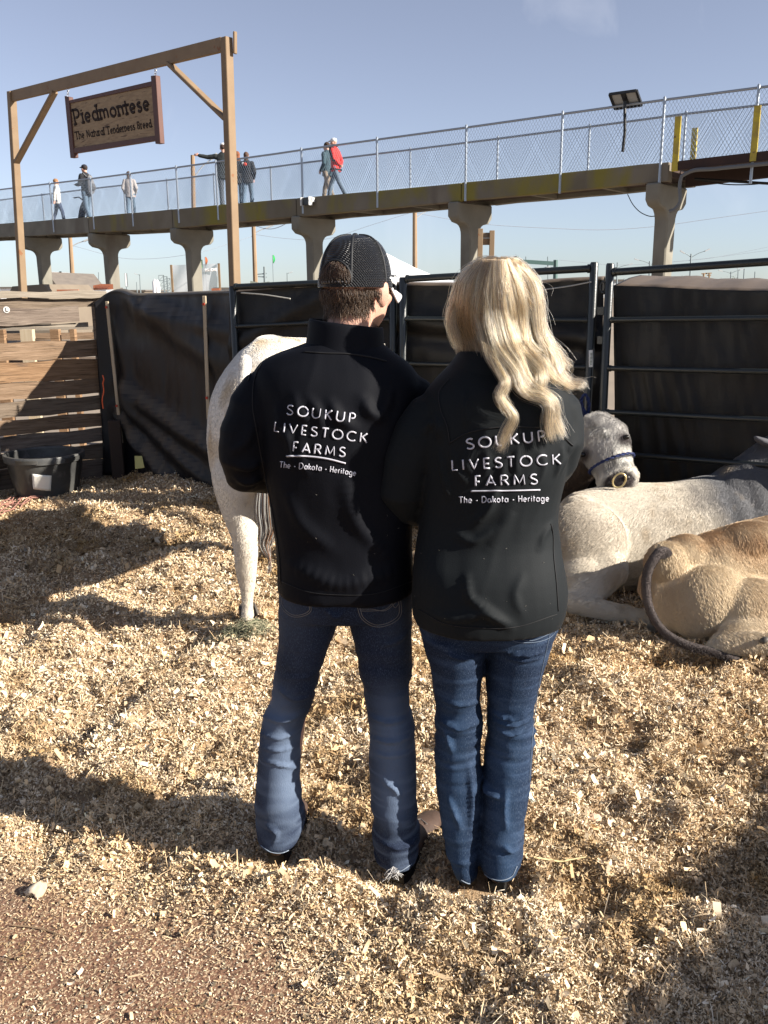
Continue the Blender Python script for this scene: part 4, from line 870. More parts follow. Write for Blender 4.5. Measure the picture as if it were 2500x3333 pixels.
# feed bags and paper in the shade
M_by = mat('yellow_bag', (.50,.45,.12), .6, (.55,.50,.2), nscale=8); M_brd = mat('red_print', (.5,.05,.03), .6)
for (x, y, w, h, lab, red) in ((512,1575,.15,.035,'flat yellow bag with red print in the fence shade',True),(622,1562,.15,.06,'crumpled plain yellow bag in the fence shade',False)):
    c = gnd(x,y); c.z = gz(c.x,c.y)+h*.5; mb = MB(); mb.ell(c, (w,.09,h), None, 20, 12); me = mb.mesh(); v = getv(me); v += (fbm(v*26, 3)[:,None]-.5)*np.array([.03,.04,.05]); setv(me, v)
    o = link('feed_bag', me, M_by); tag(o, lab, 'bag')
    if red:
        mb = MB(); mb.ell(c+Vector((.06,-.03,.012)), (.055,.05,h*.9), None, 12, 8); mb.build('print', M_brd, o)
def card(name, pts, th, m, lab, cat):
    mb = MB(); n = (pts[1]-pts[0]).cross(pts[2]-pts[0]).normalized(); mb.ringloft([pts, [p+n*th for p in pts]]); tag(mb.build(name, m), lab, cat)
card('cardboard', [at(438,1484,7.05), at(462,1484,7.05), at(470,1522,7.0), at(440,1526,7.0)], .004, M_or if False else mat('yellow_card', (.42,.38,.14), .8), 'yellow card leaning against the foot of the tarpaulin', 'card')
mb = MB(); p = gnd(575,1535); p.z += .12; mb.box(p+Vector((.0,.35,.03)), (.24,.16,.08), Matrix.Rotation(.3,3,'Z')); bevel_build(mb, 'wood_block', M_wood_grey[3], None, .008); bpy.data.objects['wood_block']['label'] = 'grey wood block lying in the dark corner under the tarpaulin'; bpy.data.objects['wood_block']['category'] = 'wood block'
# orange strap on the corner
mb = MB(); mb.tube([Vector(q) for q in spline([at(334,1222,7.3), at(338,1235,7.28), at(335,1246,7.3), at(338,1270,7.3), at(333,1300,7.3), at(336,1330,7.32)], 16)], .005, 5); tag(mb.build('twine', mat('orange_twine', (.7,.12,.04), .7)), 'short orange twine dangling at the tarpaulin corner', 'twine')
# hay clump
def tuft(name, label, c, rad, n, L, m, cols, hgt):
    mb = MB()
    for k in range(n):
        a = random.uniform(0,6.283); r = rad*math.sqrt(random.random()); p = Vector((c.x+r*math.cos(a), c.y+r*math.sin(a)*.8, 0)); p.z = gz(p.x,p.y)+random.uniform(0,hgt)*(1-r/rad)
        d = Vector((random.gauss(0,1),random.gauss(0,1),random.gauss(0,.35))).normalized(); l = L*random.uniform(.5,1.3); b = Vector((random.gauss(0,.3),random.gauss(0,.3),.3))*l*.3
        mb.tube([p-d*l/2, p+b, p+d*l/2], [.0012,.0014,.0006], 3)
    me = mb.mesh(); rg = np.random.default_rng(4); cc = np.array(cols)[rg.integers(0,len(cols),n)]; paint(me, np.repeat(cc, 9, 0)[:len(me.vertices)]); tag(link(name, me, m), label, 'hay', kind='stuff')
M_hay = mat('green_hay', None, .8, attr=True)
tuft('hay', 'little heap of greenish hay at the hoof of the white cow', gnd(795,2085), .17, 1500, .07, M_hay, [(.19,.195,.12),(.26,.25,.16),(.14,.15,.09),(.40,.36,.24)], .09)
tuft('loose_hay', 'loose hay stems on the mound by the fence', gnd(630,1560), .5, 700, .10, M_hay, [(.3,.27,.16),(.36,.32,.2),(.2,.19,.12)], .04)
# the pale clod and the twig on the dirt
c = gnd(118,2905); c.z = gz(c.x,c.y)+.012; mb = MB(); mb.ell(c, (.030,.021,.014), None, 22, 14); me = mb.mesh(); v = getv(me); v += (fbm(v*60,3)[:,None]-.5)*np.array([.03,.03,.03]); setv(me, v)
tag(link('crumpled_paper', me, mat('clod_white', (.55,.46,.35), .85, (.36,.29,.2), nscale=30)), 'crumpled whitish scrap lying alone on the bare red dirt', 'scrap')
for x0,y0,x1,y1,xm,ym,lab in ((40,3010,225,3052,130,3018,'thin dark twig on the dirt below the whitish scrap'),(1420+0,2873+0,1425,2874,1422,2873,''),):
    if not lab: continue
    P = [gnd(x,y) for x,y in ((x0,y0),(xm,ym),(x1,y1))]
    for p in P: p.z = gz(p.x,p.y)+.006
    mb = MB(); mb.tube([Vector(q) for q in spline(P,8)], [.0022]*8, 5); tag(mb.build('twig', M_pole), lab, 'twig')
P = [gnd(x,y) for x,y in ((1735,2852),(1820,2848),(1905,2843))]
for p in P: p.z = gz(p.x,p.y)+.022
mb = MB(); mb.tube(P, [.003,.0035,.002], 5); tag(mb.build('straw_stem', mat('straw_gold', (.62,.5,.26), .7)), 'long golden straw stem right of the brown boot', 'straw')
for x, y, s, lab in ((1935,2695,.022,'broad pinkish wood chip among the shavings at right'),(930,1700,0,'')):
    if not s: continue
    p = gnd(x,y); p.z = gz(p.x,p.y)+.02; mb = MB(); mb.ell(p, (s,s*.7,.004), Matrix.Rotation(.5,3,'X'), 8, 4); tag(mb.build('wood_chip', mat('pink_chip', (.62,.42,.30), .8)), lab, 'wood chip')
# ================================================================= hair and fur helpers
def hair_obj(name, P, rad, col, m, parent=None, label=None):
    """P (N,K,3) world, rad (N,K) , col (N,3)"""
    N, K = P.shape[:2]; hc = bpy.data.hair_curves.new(name); hc.add_curves([K]*N)
    if parent is not None: P = P - np.array(tuple(wloc(parent)))
    hc.position_data.foreach_set('vector', P.astype(np.float32).ravel())
    ra = hc.attributes.get('radius') or hc.attributes.new('radius', 'FLOAT', 'POINT'); ra.data.foreach_set('value', rad.astype(np.float32).ravel())
    ca = hc.attributes.new('Col', 'FLOAT_COLOR', 'POINT'); c4 = np.ones((N, K, 4), np.float32); c4[:, :, :3] = col[:, None, :] if col.ndim == 2 else col; ca.data.foreach_set('color', c4.ravel())
    o = bpy.data.objects.new(name, hc); COL.objects.link(o); hc.materials.append(m)
    if parent is not None: o.parent = parent
    if label: o['label'] = label
    return o
def sample(me, n, rg, keep=None):
    me.calc_loop_triangles(); nt = len(me.loop_triangles); t = np.empty(nt*3, np.int32); me.loop_triangles.foreach_get('vertices', t); t = t.reshape(-1, 3)
    V = getv(me); NV = getn(me); a, b, c = V[t[:,0]], V[t[:,1]], V[t[:,2]]; ar = np.linalg.norm(np.cross(b-a, c-a), axis=1)/2
    w = ar*(keep((a+b+c)/3, NV[t[:,0]]) if keep is not None else 1); k = rg.choice(nt, n, p=w/w.sum()); r1 = np.sqrt(rg.random(n)); r2 = rg.random(n)
    u, v, w_ = (1-r1)[:,None], (r1*(1-r2))[:,None], (r1*r2)[:,None]
    P = a[k]*u+b[k]*v+c[k]*w_; Nn = NV[t[k,0]]*u+NV[t[k,1]]*v+NV[t[k,2]]*w_; Nn /= np.linalg.norm(Nn, axis=1)[:,None]+1e-9
    return P, Nn
M_coat = mat('cattle_coat', None, .85, attr=True, bump=.06, bscale=30, spec=.15)
M_fur = mat('cattle_hair', None, .7, attr=True, spec=.25)
def fur(me, n, L, r, flow, colf, parent, seed=1, name='coat_hair', lift=.35, keep=None, jit=.2):
    rg = np.random.default_rng(seed); P, Nn = sample(me, n, rg, keep)
    f = flow(P); f = f + (fbm(P*2.2+3, 2)[:,None]-.5)*np.array([.9,.3,.4]) + (fbm(P*3.1+30, 2)[:,None]-.5)*np.array([-.4,.5,.3]) + rg.normal(0, jit*.6, P.shape)
    f = f - (f*Nn).sum(1)[:,None]*Nn; f /= np.linalg.norm(f, axis=1)[:,None]+1e-9
    l = (L*rg.uniform(.6, 1.25, n))[:,None]; lf = lift*rg.uniform(.4,1.5,(n,1))
    Q = np.stack([P-Nn*.002, P+Nn*l*lf*.7+f*l*.4, P+Nn*l*lf*.9+f*l*.75, P+Nn*l*lf*.8+f*l*1.05], 1)
    c = colf(P)*rg.uniform(.95, 1.04, (n,1)); rad = np.array([1, .95, .7, .25])[None]*r*np.ones((n,1))
    return hair_obj(name, Q, rad, np.clip(c,0,1), M_fur, parent)
def coat(mb, vox, smooth, colf, parent, name='body', dis=.0032, coarse=None):
    me = fuse(mb, vox, smooth); me.update(); v = getv(me); n = getn(me)
    v = v + n*((fbm(v*4, 2)-.5)*dis*4)[:,None]; setv(me, v)
    if coarse is not None: v = coarse(v, n); setv(me, v)
    paint(me, colf(v)); link(name, me.copy() if False else me, M_coat, None); o = bpy.data.objects[me.name] if False else COL.objects[-1]
    return me, o
def reparent(o, parent):
    L = wloc(parent); o.data.transform(Matrix.Translation(-L)); o.parent = parent
def blend(a, b, t): t = np.clip(t, 0, 1)[:,None]; return np.array(a)[None]*(1-t)+np.array(b)[None]*t
def mixc(c, b, t): t = np.clip(t, 0, 1)[:,None]; return c*(1-t)+np.array(b)[None]*t

# ---------------------------------------------------------------- standing white cow
hd = Vector((.33,.945,0)).normalized(); sd = Vector((hd.y,-hd.x,0))        # heading, its right side
rump = at(862, 1300, 4.18); RZ = rump.z
def cw(f, r, z): p = rump+hd*f+sd*r; return Vector((p.x, p.y, z))
mb = MB()
mb.tube([cw(.0,0,1.15), cw(.08,0,1.13), cw(.2,0,1.11), cw(.55,0,1.04), cw(.95,0,1.02), cw(1.25,0,1.04), cw(1.42,0,1.10)], [(.15,.20),(.225,.28),(.265,.33),(.30,.35),(.30,.37),(.25,.34),(.17,.25)], 20, dome=True)
mb.tube([cw(.10,0,1.40), cw(.15,0,1.42), cw(.3,0,1.41), cw(.7,0,1.38), cw(1.1,0,1.40)], [(.05,.05),(.07,.05),(.08,.05),(.09,.05),(.08,.06)], 12, dome=True)
ru = rowsloft([(1092,845,905,4.42,.07),(1104,832,925,4.42,.13),(1120,812,945,4.40,.19),(1144,778,968,4.38,.23),(1196,735,1000,4.36,.26),(1239,709,1020,4.34,.27),(1290,689,1035,4.32,.28),(1352,677,1048,4.30,.27),(1420,675,1052,4.29,.26),(1510,684,1040,4.28,.24),(1570,700,1020,4.28,.20)], 28, 2.1); mb.add(ru.v, ru.f)
lg_ = rowsloft([(1440,690,870,4.26,.16),(1540,692,856,4.24,.19),(1629,713,849,4.22,.15),(1705,738,847,4.19,.11),(1760,757,845,4.165,.085),(1800,761,843,4.155,.07),(1841,763,839,4.155,.058),(1911,777,832,4.17,.044),(1965,786,825,4.17,.036),(1993,785,826,4.16,.042),(2020,779,834,4.155,.050)], 20, 2.1, dense=26); mb.add(lg_.v, lg_.f)
L = lambda x, y, Y: at(x, y, Y)
mb.tube([cw(.0,.19,1.12), cw(.0,.20,.92), cw(.08,.19,.72), cw(.02,.17,.55), cw(.02,.16,.40), cw(.06,.16,.24), cw(.08,.16,.12)], [(.13,.20),(.14,.21),(.09,.13),(.055,.075),(.042,.05),(.033,.036),(.04,.045)], 16, up=(0,1,.01))
for s, dx in ((-1, 0), (1, .05)):
    mb.tube([cw(1.15,s*.16,1.0), cw(1.18,s*.17,.75), cw(1.18+dx,s*.165,.52), cw(1.2+dx,s*.16,.42), cw(1.2+dx,s*.16,.22), cw(1.2+dx,s*.16,.10)], [(.11,.15),(.085,.11),(.055,.06),(.055,.058),(.036,.038),(.042,.045)], 14)
nk = [cw(1.28,-.02,1.16), Vector((rump.x+.42,5.55,1.28)), at(1178,1160,5.80), at(1200,1140,5.92)]
mb.tube(nk, [(.17,.26),(.14,.19),(.115,.14),(.10,.12)], 14, dome=True)
mb.tube([at(1195,1120,5.95), at(1215,1150,5.85), at(1222,1190,5.72), at(1222,1230,5.62)], [(.105,.09),(.10,.10),(.075,.085),(.07,.07)], 14, dome=True)
mb.tube([cw(-.17,0,1.38), cw(-.22,0,1.25), cw(-.22,.01,1.0), L(868,1560,4.0)], [.035,.028,.022,.018], 8, dome=True)
def col_white(P):
    n = fbm(P*4, 4); c = blend((.70,.66,.59), (.58,.53,.45), (n-.45)*4)
    c = mixc(c, (.50,.42,.31), (.75-P[:,2])*1.4*.8); c = mixc(c, (.50,.50,.50), ((P[:,2]-1.0)*2)*.2); c = mixc(c, (.50,.40,.27), (fbm(P*np.array([7,7,4.])+4,3)-.56)*5)
    return c
cowW = thing('cow', 'white cow standing tail towards us behind the capped man', 'cow', (rump.x, rump.y, 0))
me, o = coat(mb, .016, 6, col_white, None); reparent(o, cowW)
V0 = np.array(tuple(wloc(cowW)))
def fur_on(o, parent, *a, **k):
    m2 = o.data.copy(); m2.transform(Matrix.Translation(wloc(parent))); r_ = fur(m2, *a, parent=parent, **k); bpy.data.meshes.remove(m2); return r_
fur_on(o, cowW, 90000, .011, .0006, lambda P: np.tile(np.array([-.2,-.3,-1.0]), (len(P),1)), col_white, keep=lambda C, N: (C[:,1] < 4.9)*1.+.15, lift=.12, jit=.1)
M_hoof = mat('hoof_horn', (.10,.085,.07), .6, (.05,.045,.04), nscale=20)
def hoof(p, parent, m=M_hoof, fwd=hd, s=1.0):
    mb = MB()
    for k in (-1,1):
        c = p + sd*(.021*k*s); mb.tube([c+Vector((0,0,.05*s)), c+Vector((0,0,.0))+fwd*.018*s], [(.022*s,.034*s),(.029*s,.046*s)], 10, up=fwd, dome=False)
    return mb.build('hoof', m, parent)
for p in (gnd(807,2040), cw(.10,.16,0), cw(1.22,-.16,0), cw(1.27,.16,0)): q_ = Vector((p.x,p.y,gz(p.x,p.y)+.0)); hoof(q_+Vector((0,0,.03)), cowW)
# switch of the tail
rg = np.random.default_rng(2); n = 520; t = np.linspace(0,1,16); cl = spline([L(866,1560,4.0), L(868,1650,3.98), L(872,1720,3.97), L(866,1780,3.97), L(872,1830,3.97), L(880,1868,3.97)], 16)
a = rg.normal(0,1,(n,2)); wv = rg.random(n)*.5
P = cl[None] + (a[:,0]*.4)[:,None,None]*np.array([1,0,0])*(.045*np.sin(np.pi*np.clip(t*1.05+.12,0,1))**.8+.004)[None,:,None] + (a[:,1]*.4)[:,None,None]*np.array([0,1,0])*(.03*np.sin(np.pi*np.clip(t+.12,0,1))+.004)[None,:,None]
P[:,:,0] += .010*np.sin(t*16+wv[:,None]*2)*np.clip(t-.35,0,1)[None]*2.2
cut = rg.uniform(.55,1,n); P = np.stack([np.array([np.interp(np.linspace(0,c,16), t, p[:,k]) for k in range(3)]).T for p, c in zip(P, cut)])
cc = np.array([(.40,.39,.36),(.18,.10,.06),(.10,.075,.06),(.28,.14,.07)])[rg.choice(4, n, p=[.35,.25,.2,.2])]
hair_obj('tail_switch', P, np.full((n,16), .0009), cc, M_fur, cowW)
# face: eye and ear
mb = MB(); mb.ell(at(1253,1136,5.80), (.02,.02,.016)); mb.build('eye', mat('eye_dark', (.01,.008,.006), .15), cowW)
mb = MB(); mb.tube([at(1160,1120,5.9), at(1130,1115,5.9), at(1105,1125,5.9)], [(.02,.03),(.035,.045),(.01,.012)], 10, dome=True); paint_me = mb.mesh(); paint(paint_me, col_white(getv(paint_me))); link('ear', paint_me, M_coat, cowW)

# ---------------------------------------------------------------- grey cow lying down
mb = MB()
mb.tube([L(1835,1800,4.78), L(1900,1765,4.86), L(2000,1750,4.95), L(2200,1745,5.05), L(2330,1715,5.12), L(2450,1690,5.18), L(2600,1650,5.2)], [(.17,.22),(.25,.29),(.28,.315),(.29,.32),(.28,.315),(.26,.32),(.22,.30)], 24, dome=True)
mb.ell(L(1895,1775,4.66), (.245,.17,.245), Matrix.Rotation(R(12),3,'Y'), 24, 16)
mb.ell(L(1900,1885,4.55), (.165,.13,.15)); mb.ell(L(1890,1650,4.80), (.10,.10,.065)); mb.ell(L(2050,1720,4.9), (.1,.1,.2))
mb.tube([L(1975,1850,4.56), L(1925,1915,4.46), L(1880,1960,4.38)], [(.13,.11),(.10,.09),(.065,.065)], 14, dome=True)
mb.tube([L(1868,1958,4.38), L(1950,1982,4.32), L(2040,1998,4.28), L(2095,2016,4.26), L(2122,2032,4.24)], [.066,.054,.050,.054,.042], 14, dome=True)
mb.tube([L(2420,1660,5.15), L(2520,1560,5.2), L(2600,1450,5.2), L(2680,1400,5.1)], [(.24,.3),(.2,.26),(.16,.2),(.12,.14)], 16, dome=True)
mb.tube([L(2250,1900,4.9), L(2350,1950,4.75), L(2300,1990,4.7)], [.09,.08,.05], 12, dome=True)
def col_grey(P):
    n = fbm(P*5+2, 4); c = blend((.47,.42,.345), (.36,.31,.245), (n-.42)*4)
    c = mixc(c, (.12,.12,.125), (P[:,0]-1.62+(P[:,2]-.6)*.5)*3.4 + (n-.5)*1.0)  # dark neck: its own grey coat, deepened with shade painted into the colour
    c = mixc(c, (.60,.54,.44), ((.5-P[:,2])*2)*(P[:,0] < 1.7)); c = mixc(c, (.30,.235,.16), (fbm(P*np.array([9,9,6.])+14,3)-.57)*4); return c
cowG = thing('cow', 'pale grey cow lying in the bedding with a dark neck deepened by painted shade', 'cow', (L(1895,1900,4.6).x, 4.7, 0))
def skinfold(v, n):
    m_ = np.clip((v[:,0]-1.75)*3,0,1)*np.clip((.8-v[:,2])*3,0,1); w = np.sin((v[:,0]*46 + v[:,2]*14) + 4*fbm(v*3,2)); return v+n*(w*.004*m_)[:,None]
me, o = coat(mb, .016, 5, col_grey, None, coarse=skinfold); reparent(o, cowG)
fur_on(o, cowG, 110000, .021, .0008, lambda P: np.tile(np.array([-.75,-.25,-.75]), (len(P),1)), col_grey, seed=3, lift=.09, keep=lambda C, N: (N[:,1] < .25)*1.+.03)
mb = MB(); mb.tube([L(2545,1460,5.1), L(2500,1440,5.1), L(2472,1432,5.08), L(2462,1425,5.07)], [(.03,.02),(.055,.03),(.045,.02),(.02,.01)], 12, dome=True); me = mb.mesh(); paint(me, np.tile([.10,.10,.11], (len(me.vertices),1))); link('ear', me, M_coat, cowG)
p = L(2128,2048,4.33); mb = MB(); mb.tube([p-Vector((.03,0,0)), p+Vector((.04,-.005,-.02))], [.036,.030], 10, dome=True); mb.build('hoof', M_hoof, cowG)

# ---------------------------------------------------------------- tan cow lying lower right
mb = MB()
mb.tube([L(2135,1890,4.16), L(2180,1905,4.18), L(2290,1908,4.22), L(2430,1890,4.32), L(2560,1870,4.45), L(2720,1840,4.62)], [(.08,.13),(.14,.20),(.22,.265),(.27,.305),(.29,.32),(.27,.30)], 24, dome=True)
mb.ell(L(2300,1960,4.05), (.20,.15,.185), Matrix.Rotation(R(-20),3,'Y'), 20, 14); mb.ell(L(2440,1990,4.0), (.20,.14,.165)); mb.ell(L(2200,1960,4.08), (.105,.10,.14)); mb.ell(L(2170,1830,4.13), (.11,.10,.105)); mb.ell(L(2230,1800,4.2), (.12,.12,.09))
mb.ell(L(2420,1770,4.25), (.2,.15,.1), Matrix.Rotation(R(-15),3,'Y'))
mb.tube([L(2460,2040,3.92), L(2400,2065,3.86), L(2345,2095,3.82), L(2318,2112,3.80)], [(.10,.08),(.07,.06),(.045,.04),(.032,.03)], 12, dome=True)
mb.tube([L(2350,2100,3.8), L(2430,2095,3.78), L(2520,2095,3.76), L(2600,2100,3.74)], [.042,.052,.05,.045], 12, dome=True)
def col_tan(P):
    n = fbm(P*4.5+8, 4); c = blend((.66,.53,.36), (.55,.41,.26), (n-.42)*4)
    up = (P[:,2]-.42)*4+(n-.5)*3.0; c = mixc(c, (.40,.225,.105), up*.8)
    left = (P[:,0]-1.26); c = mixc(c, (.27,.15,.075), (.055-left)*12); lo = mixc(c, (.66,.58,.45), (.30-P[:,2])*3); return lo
cowT = thing('cow', 'tan cow lying with rump towards us at the right edge', 'cow', (L(2300,2000,4.1).x, 4.15, 0))
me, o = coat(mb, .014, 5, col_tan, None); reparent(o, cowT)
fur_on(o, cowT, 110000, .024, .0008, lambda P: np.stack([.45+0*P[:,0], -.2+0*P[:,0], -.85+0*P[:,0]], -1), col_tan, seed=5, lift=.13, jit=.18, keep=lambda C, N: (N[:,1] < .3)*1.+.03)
tl = [L(2240,1890,4.3), L(2190,1825,4.14), L(2142,1803,4.0), L(2112,1850,3.97), L(2104,1930,3.93), L(2122,2000,3.88), L(2160,2055,3.83), L(2235,2098,3.79), L(2320,2120,3.77), L(2400,2150,3.74)]
tl = [Vector(q) for q in spline(tl, 30)]
for q in tl: q.z = max(q.z, gz(q.x,q.y)+.02)
mb = MB(); mb.tube(tl, [float(v_) for v_ in np.interp(np.linspace(0,1,30),[0,.2,.6,1],[.030,.026,.020,.014])], 12, dome=True); me = mb.mesh()
colt = lambda P: np.tile([.075,.062,.058], (len(P),1))*(.8+.5*fbm(P*20,2))[:,None]
paint(me, colt(getv(me))); mo = link('tail', me, M_coat, cowT)
fur_on(mo, cowT, 16000, .024, .0007, lambda P: np.tile(np.array([.0,-.1,-1.0]), (len(P),1)), colt, seed=6, name='tail_hair', lift=.4)
mb = MB(); mb.ell(L(2487,2084,3.71), (.022,.018,.014), Matrix.Rotation(R(-30),3,'Y')); mb.build('dewclaw', M_hoof, cowT)

# ---------------------------------------------------------------- the calf's head resting on the grey cow
calf = thing('calf', 'grey calf with brass nose ring and blue halter resting its chin', 'calf', (L(1850,1500,5.5).x, 5.55, 0))
Pp, Mz = L(1946,1402,5.12), L(1996,1522,5.0); ax = (Mz-Pp).normalized(); rt_ = (L(2021,1452,5.06)-L(1897,1489,5.10)); rt_ = (rt_-ax*rt_.dot(ax)).normalized(); fr = ax.cross(rt_).normalized(); fr = fr if fr.y < 0 else -fr
def hp(a, r, f): return Pp+ax*a+rt_*r+fr*f
mb = MB()
mb.tube([hp(-.05,0,-.06), hp(.02,0,-.05), hp(.10,0,-.05), hp(.17,0,-.045), hp(.25,0,-.04), hp(.315,0,-.03), hp(.36,0,-.03)], [(.11,.075),(.152,.10),(.150,.11),(.128,.10),(.108,.080),(.116,.076),(.092,.058)], 20, up=tuple(fr), dome=True)
mb.ell(hp(.335,0,.0), (.098,.052,.062)); mb.ell(hp(.08,0,.02), (.09,.03,.08))
mb.ell(hp(-.03,0,-.02), (.09,.07,.07)); mb.ell(hp(.10,.095,.005), (.035,.03,.035)); mb.ell(hp(.10,-.095,.005), (.035,.03,.035))
mb.tube([hp(.28,0,-.10), hp(.37,0,-.085)], [.06,.045], 12, dome=True)
mb.tube([hp(.02,0,-.12), L(1850,1520,5.55), L(1720,1600,5.75), L(1560,1650,5.95), L(1450,1660,6.1)], [(.12,.13),(.15,.17),(.24,.28),(.28,.32),(.22,.26)], 18, dome=True)
def col_calf(P):
    a = (P-np.array(tuple(Pp)))@np.array(tuple(ax)); r_ = (P-np.array(tuple(Pp)))@np.array(tuple(rt_)); f = (P-np.array(tuple(Pp)))@np.array(tuple(fr)); n = fbm(P*9, 2)
    c = blend((.42,.40,.375), (.22,.21,.195), (n-.45)*6); c = mixc(c, (.66,.64,.59), (n-.50)*6*(np.abs(r_) > .03)*(a > -.02)*(f > -.06)); c = mixc(c, (.11,.085,.07), (-.09-f)*14)
    c = mixc(c, (.07,.06,.06), 1.6-np.hypot((np.abs(r_)-.120)/.034, (a-.105)/.034))
    c = mixc(c, (.72,.68,.60), (a-.245)*30*(f > -.2)); c = mixc(c, (.055,.045,.045), (1.25-np.hypot(r_/.085, (a-.335)/.055))*3*(f > -.05)); return c
me, o = coat(mb, .009, 3, col_calf, None, dis=.003); reparent(o, calf)
fur_on(o, calf, 34000, .020, .0005, lambda P: np.tile(np.array([.1,-.1,-1.0]), (len(P),1)), col_calf, seed=9, lift=.35, keep=lambda C, N: (C[:,1] < 5.5)*1.+.05)
M_eye = bpy.data.materials['eye_dark']
for s in (-1,1):
    mb = MB(); mb.ell(hp(.105,s*.130,.020), (.019,.016,.015)); mb.build('eye', M_eye, calf)
    mb = MB(); mb.ell(hp(.335,s*.047,.052), (.019,.014,.014)); mb.build('nostril', mat('nostril_dark', (.01,.008,.008), .5), calf)
for s, pts, c0 in ((-1,[hp(-.02,-.09,-.06), L(1884,1395,5.18), L(1874,1350,5.17), L(1868,1322,5.17)],(.62,.58,.52)), (1,[hp(-.0,.10,-.06), L(2000,1425,5.2), L(2015,1410,5.2), L(2026,1400,5.2)],(.09,.10,.13))):
    mb = MB(); mb.tube(pts, [(.025,.02),(.04,.022),(.036,.018),(.012,.01)], 12, dome=True); me = mb.mesh(); paint(me, np.tile(c0, (len(me.vertices),1))); eo = link('ear', me, M_coat, calf)
    fur_on(eo, calf, 1800, .028, .0007, lambda P: np.tile(np.array([.3*s,-.3,.4]), (len(P),1)), lambda P: np.tile(np.array(c0), (len(P),1)), seed=11, name='ear_hair', lift=.7)
mb = MB(); c = L(2016,1564,4.86); mb.tube([c+rt_*(.038*math.cos(t))+ Vector((.15,0,-1)).normalized()*(.038*math.sin(t)) for t in [k*2*math.pi/28 for k in range(29)]], .0052, 8); mb.build('nose_ring', mat('brass_ring', (.62,.50,.26), .3, metal=.6), calf)
M_rope = mat('blue_rope', (.010,.024,.11), .7, (.006,.012,.05), nscale=90)
def rope(name, pts, r, parent, n=60):
    C = spline(pts, n); mb = MB()
    for k in range(2):
        Q = []
        for i, p in enumerate(C):
            t = C[min(i+1,n-1)]-C[max(i-1,0)]; t = Vector(t).normalized(); u = t.orthogonal().normalized(); v = t.cross(u); a = i*.9+k*math.pi; Q.append(Vector(p)+(u*math.cos(a)+v*math.sin(a))*r*.5)
        mb.tube(Q, r*.62, 6)
    return mb.build(name, M_rope, parent)
hb = [hp(.205, .133*math.cos(R(a)), -.035+.125*math.sin(R(a))) for a in range(-30, 215, 20)]
halter = thing('halter', 'blue rope halter round the nose of the grey calf', 'halter', hp(.2,0,.06))
rope('nose_band', hb, .0085, halter); rope('cheek_strap', [hp(.205,-.10,-.08), hp(.25,-.075,-.13), hp(.15,-.13,-.10), hp(.05,-.14,-.10), hp(-.06,-.09,-.10)], .0075, halter); rope('crown_strap', [hp(-.07,-.09,-.08), hp(-.10,0,-.05), hp(-.05,.10,-.09)], .007, halter)
lead = thing('lead_rope', 'blue lead rope knotted to the steel panel above the calf', 'rope', L(1905,1330,5.6))
rope('rope', [hp(-.06,-.08,-.07), L(1935,1385,5.35), L(1915,1352,5.55), L(1900,1335,5.6), L(1893,1300,5.6), L(1903,1283,5.6), L(1914,1300,5.6), L(1912,1345,5.6), L(1900,1358,5.58), L(1892,1335,5.56)], .011, lead, 90)
# ================================================================= people
M_skin = mat('skin', (.52,.30,.22), .55, (.46,.25,.18), nscale=30, spec=.35, bump=.05, bscale=200)
M_skin.node_tree.nodes['Principled BSDF'].inputs['Subsurface Weight'].default_value = .08
M_jacket = mat('softshell_black', (.0024,.0031,.0060), .72, (.0018,.0022,.0042), nscale=4, bump=.10, bscale=420, spec=.14, sheen=0, layers=[((.022,.022,.024), 420, (1,1,1), .72, .80)])
M_jacket_w = mat('softshell_charcoal', (.0066,.0088,.0104), .72, (.0050,.0067,.0080), nscale=4, bump=.10, bscale=420, spec=.16, sheen=.02, layers=[((.030,.032,.034), 420, (1,1,1), .72, .80)])
M_thread = mat('embroidery_thread', (.50,.50,.54), .45, (.40,.40,.46), nscale=60, spec=.5)
M_denim = mat('denim', None, .85, attr=True, bump=.18, bscale=260, bstretch=(1.6,1.6,.5), spec=.15, layers=[((.075,.105,.16), 520, (1.6,1.6,.3), .52, .75)])
M_seam = mat('denim_thread', (.16,.15,.14), .8); M_seamj = mat('jacket_seam', (.004,.004,.005), .7)
M_boot = mat('brown_boot_leather', (.085,.052,.038), .6, (.05,.032,.024), nscale=12, bump=.15, bscale=60); M_sole = mat('dark_sole', (.012,.011,.010), .6)
def head_mb(C, Rm, s=1.0, ears=True, nkf=0):
    """head in world; C: centre of the skull, Rm: rotation, +Y is the face"""
    mb = MB(); P = lambda x, y, z: C + Rm @ (Vector((x, y, z))*s)
    mb.ell(P(0,-.012,.02), (.077*s,.095*s,.092*s), Rm, 24, 16); mb.ell(P(0,.035,-.045), (.062*s,.062*s,.075*s), Rm, 20, 14)
    mb.ell(P(0,.055,-.09), (.036*s,.035*s,.028*s), Rm); mb.ell(P(0,.072,.018), (.052*s,.022*s,.014*s), Rm)
    mb.tube([P(0,.088,.012), P(0,.104,-.018), P(0,.108,-.034)], [(.009*s,.008*s),(.012*s,.012*s),(.017*s,.012*s)], 8, dome=True)
    mb.ell(P(0,.090,-.062), (.024*s,.010*s,.009*s), Rm)
    for k in (-1,1): mb.ell(P(k*.045,.062,-.03), (.022*s,.022*s,.022*s), Rm)
    if ears:
        for k in (-1,1):
            mb.ell(P(k*.083,-.012,-.022), (.010*s,.022*s,.035*s), Rm @ Matrix.Rotation(k*R(-28),3,'Z')); mb.ell(P(k*.080,-.006,-.050), (.008*s,.011*s,.012*s), Rm)
    mb.tube([P(0,-.02+nkf,-.05), P(0,-.035+nkf,-.12), P(0,-.045+nkf,-.20)], [.060*s,.056*s,.062*s], 16)
    return mb, P
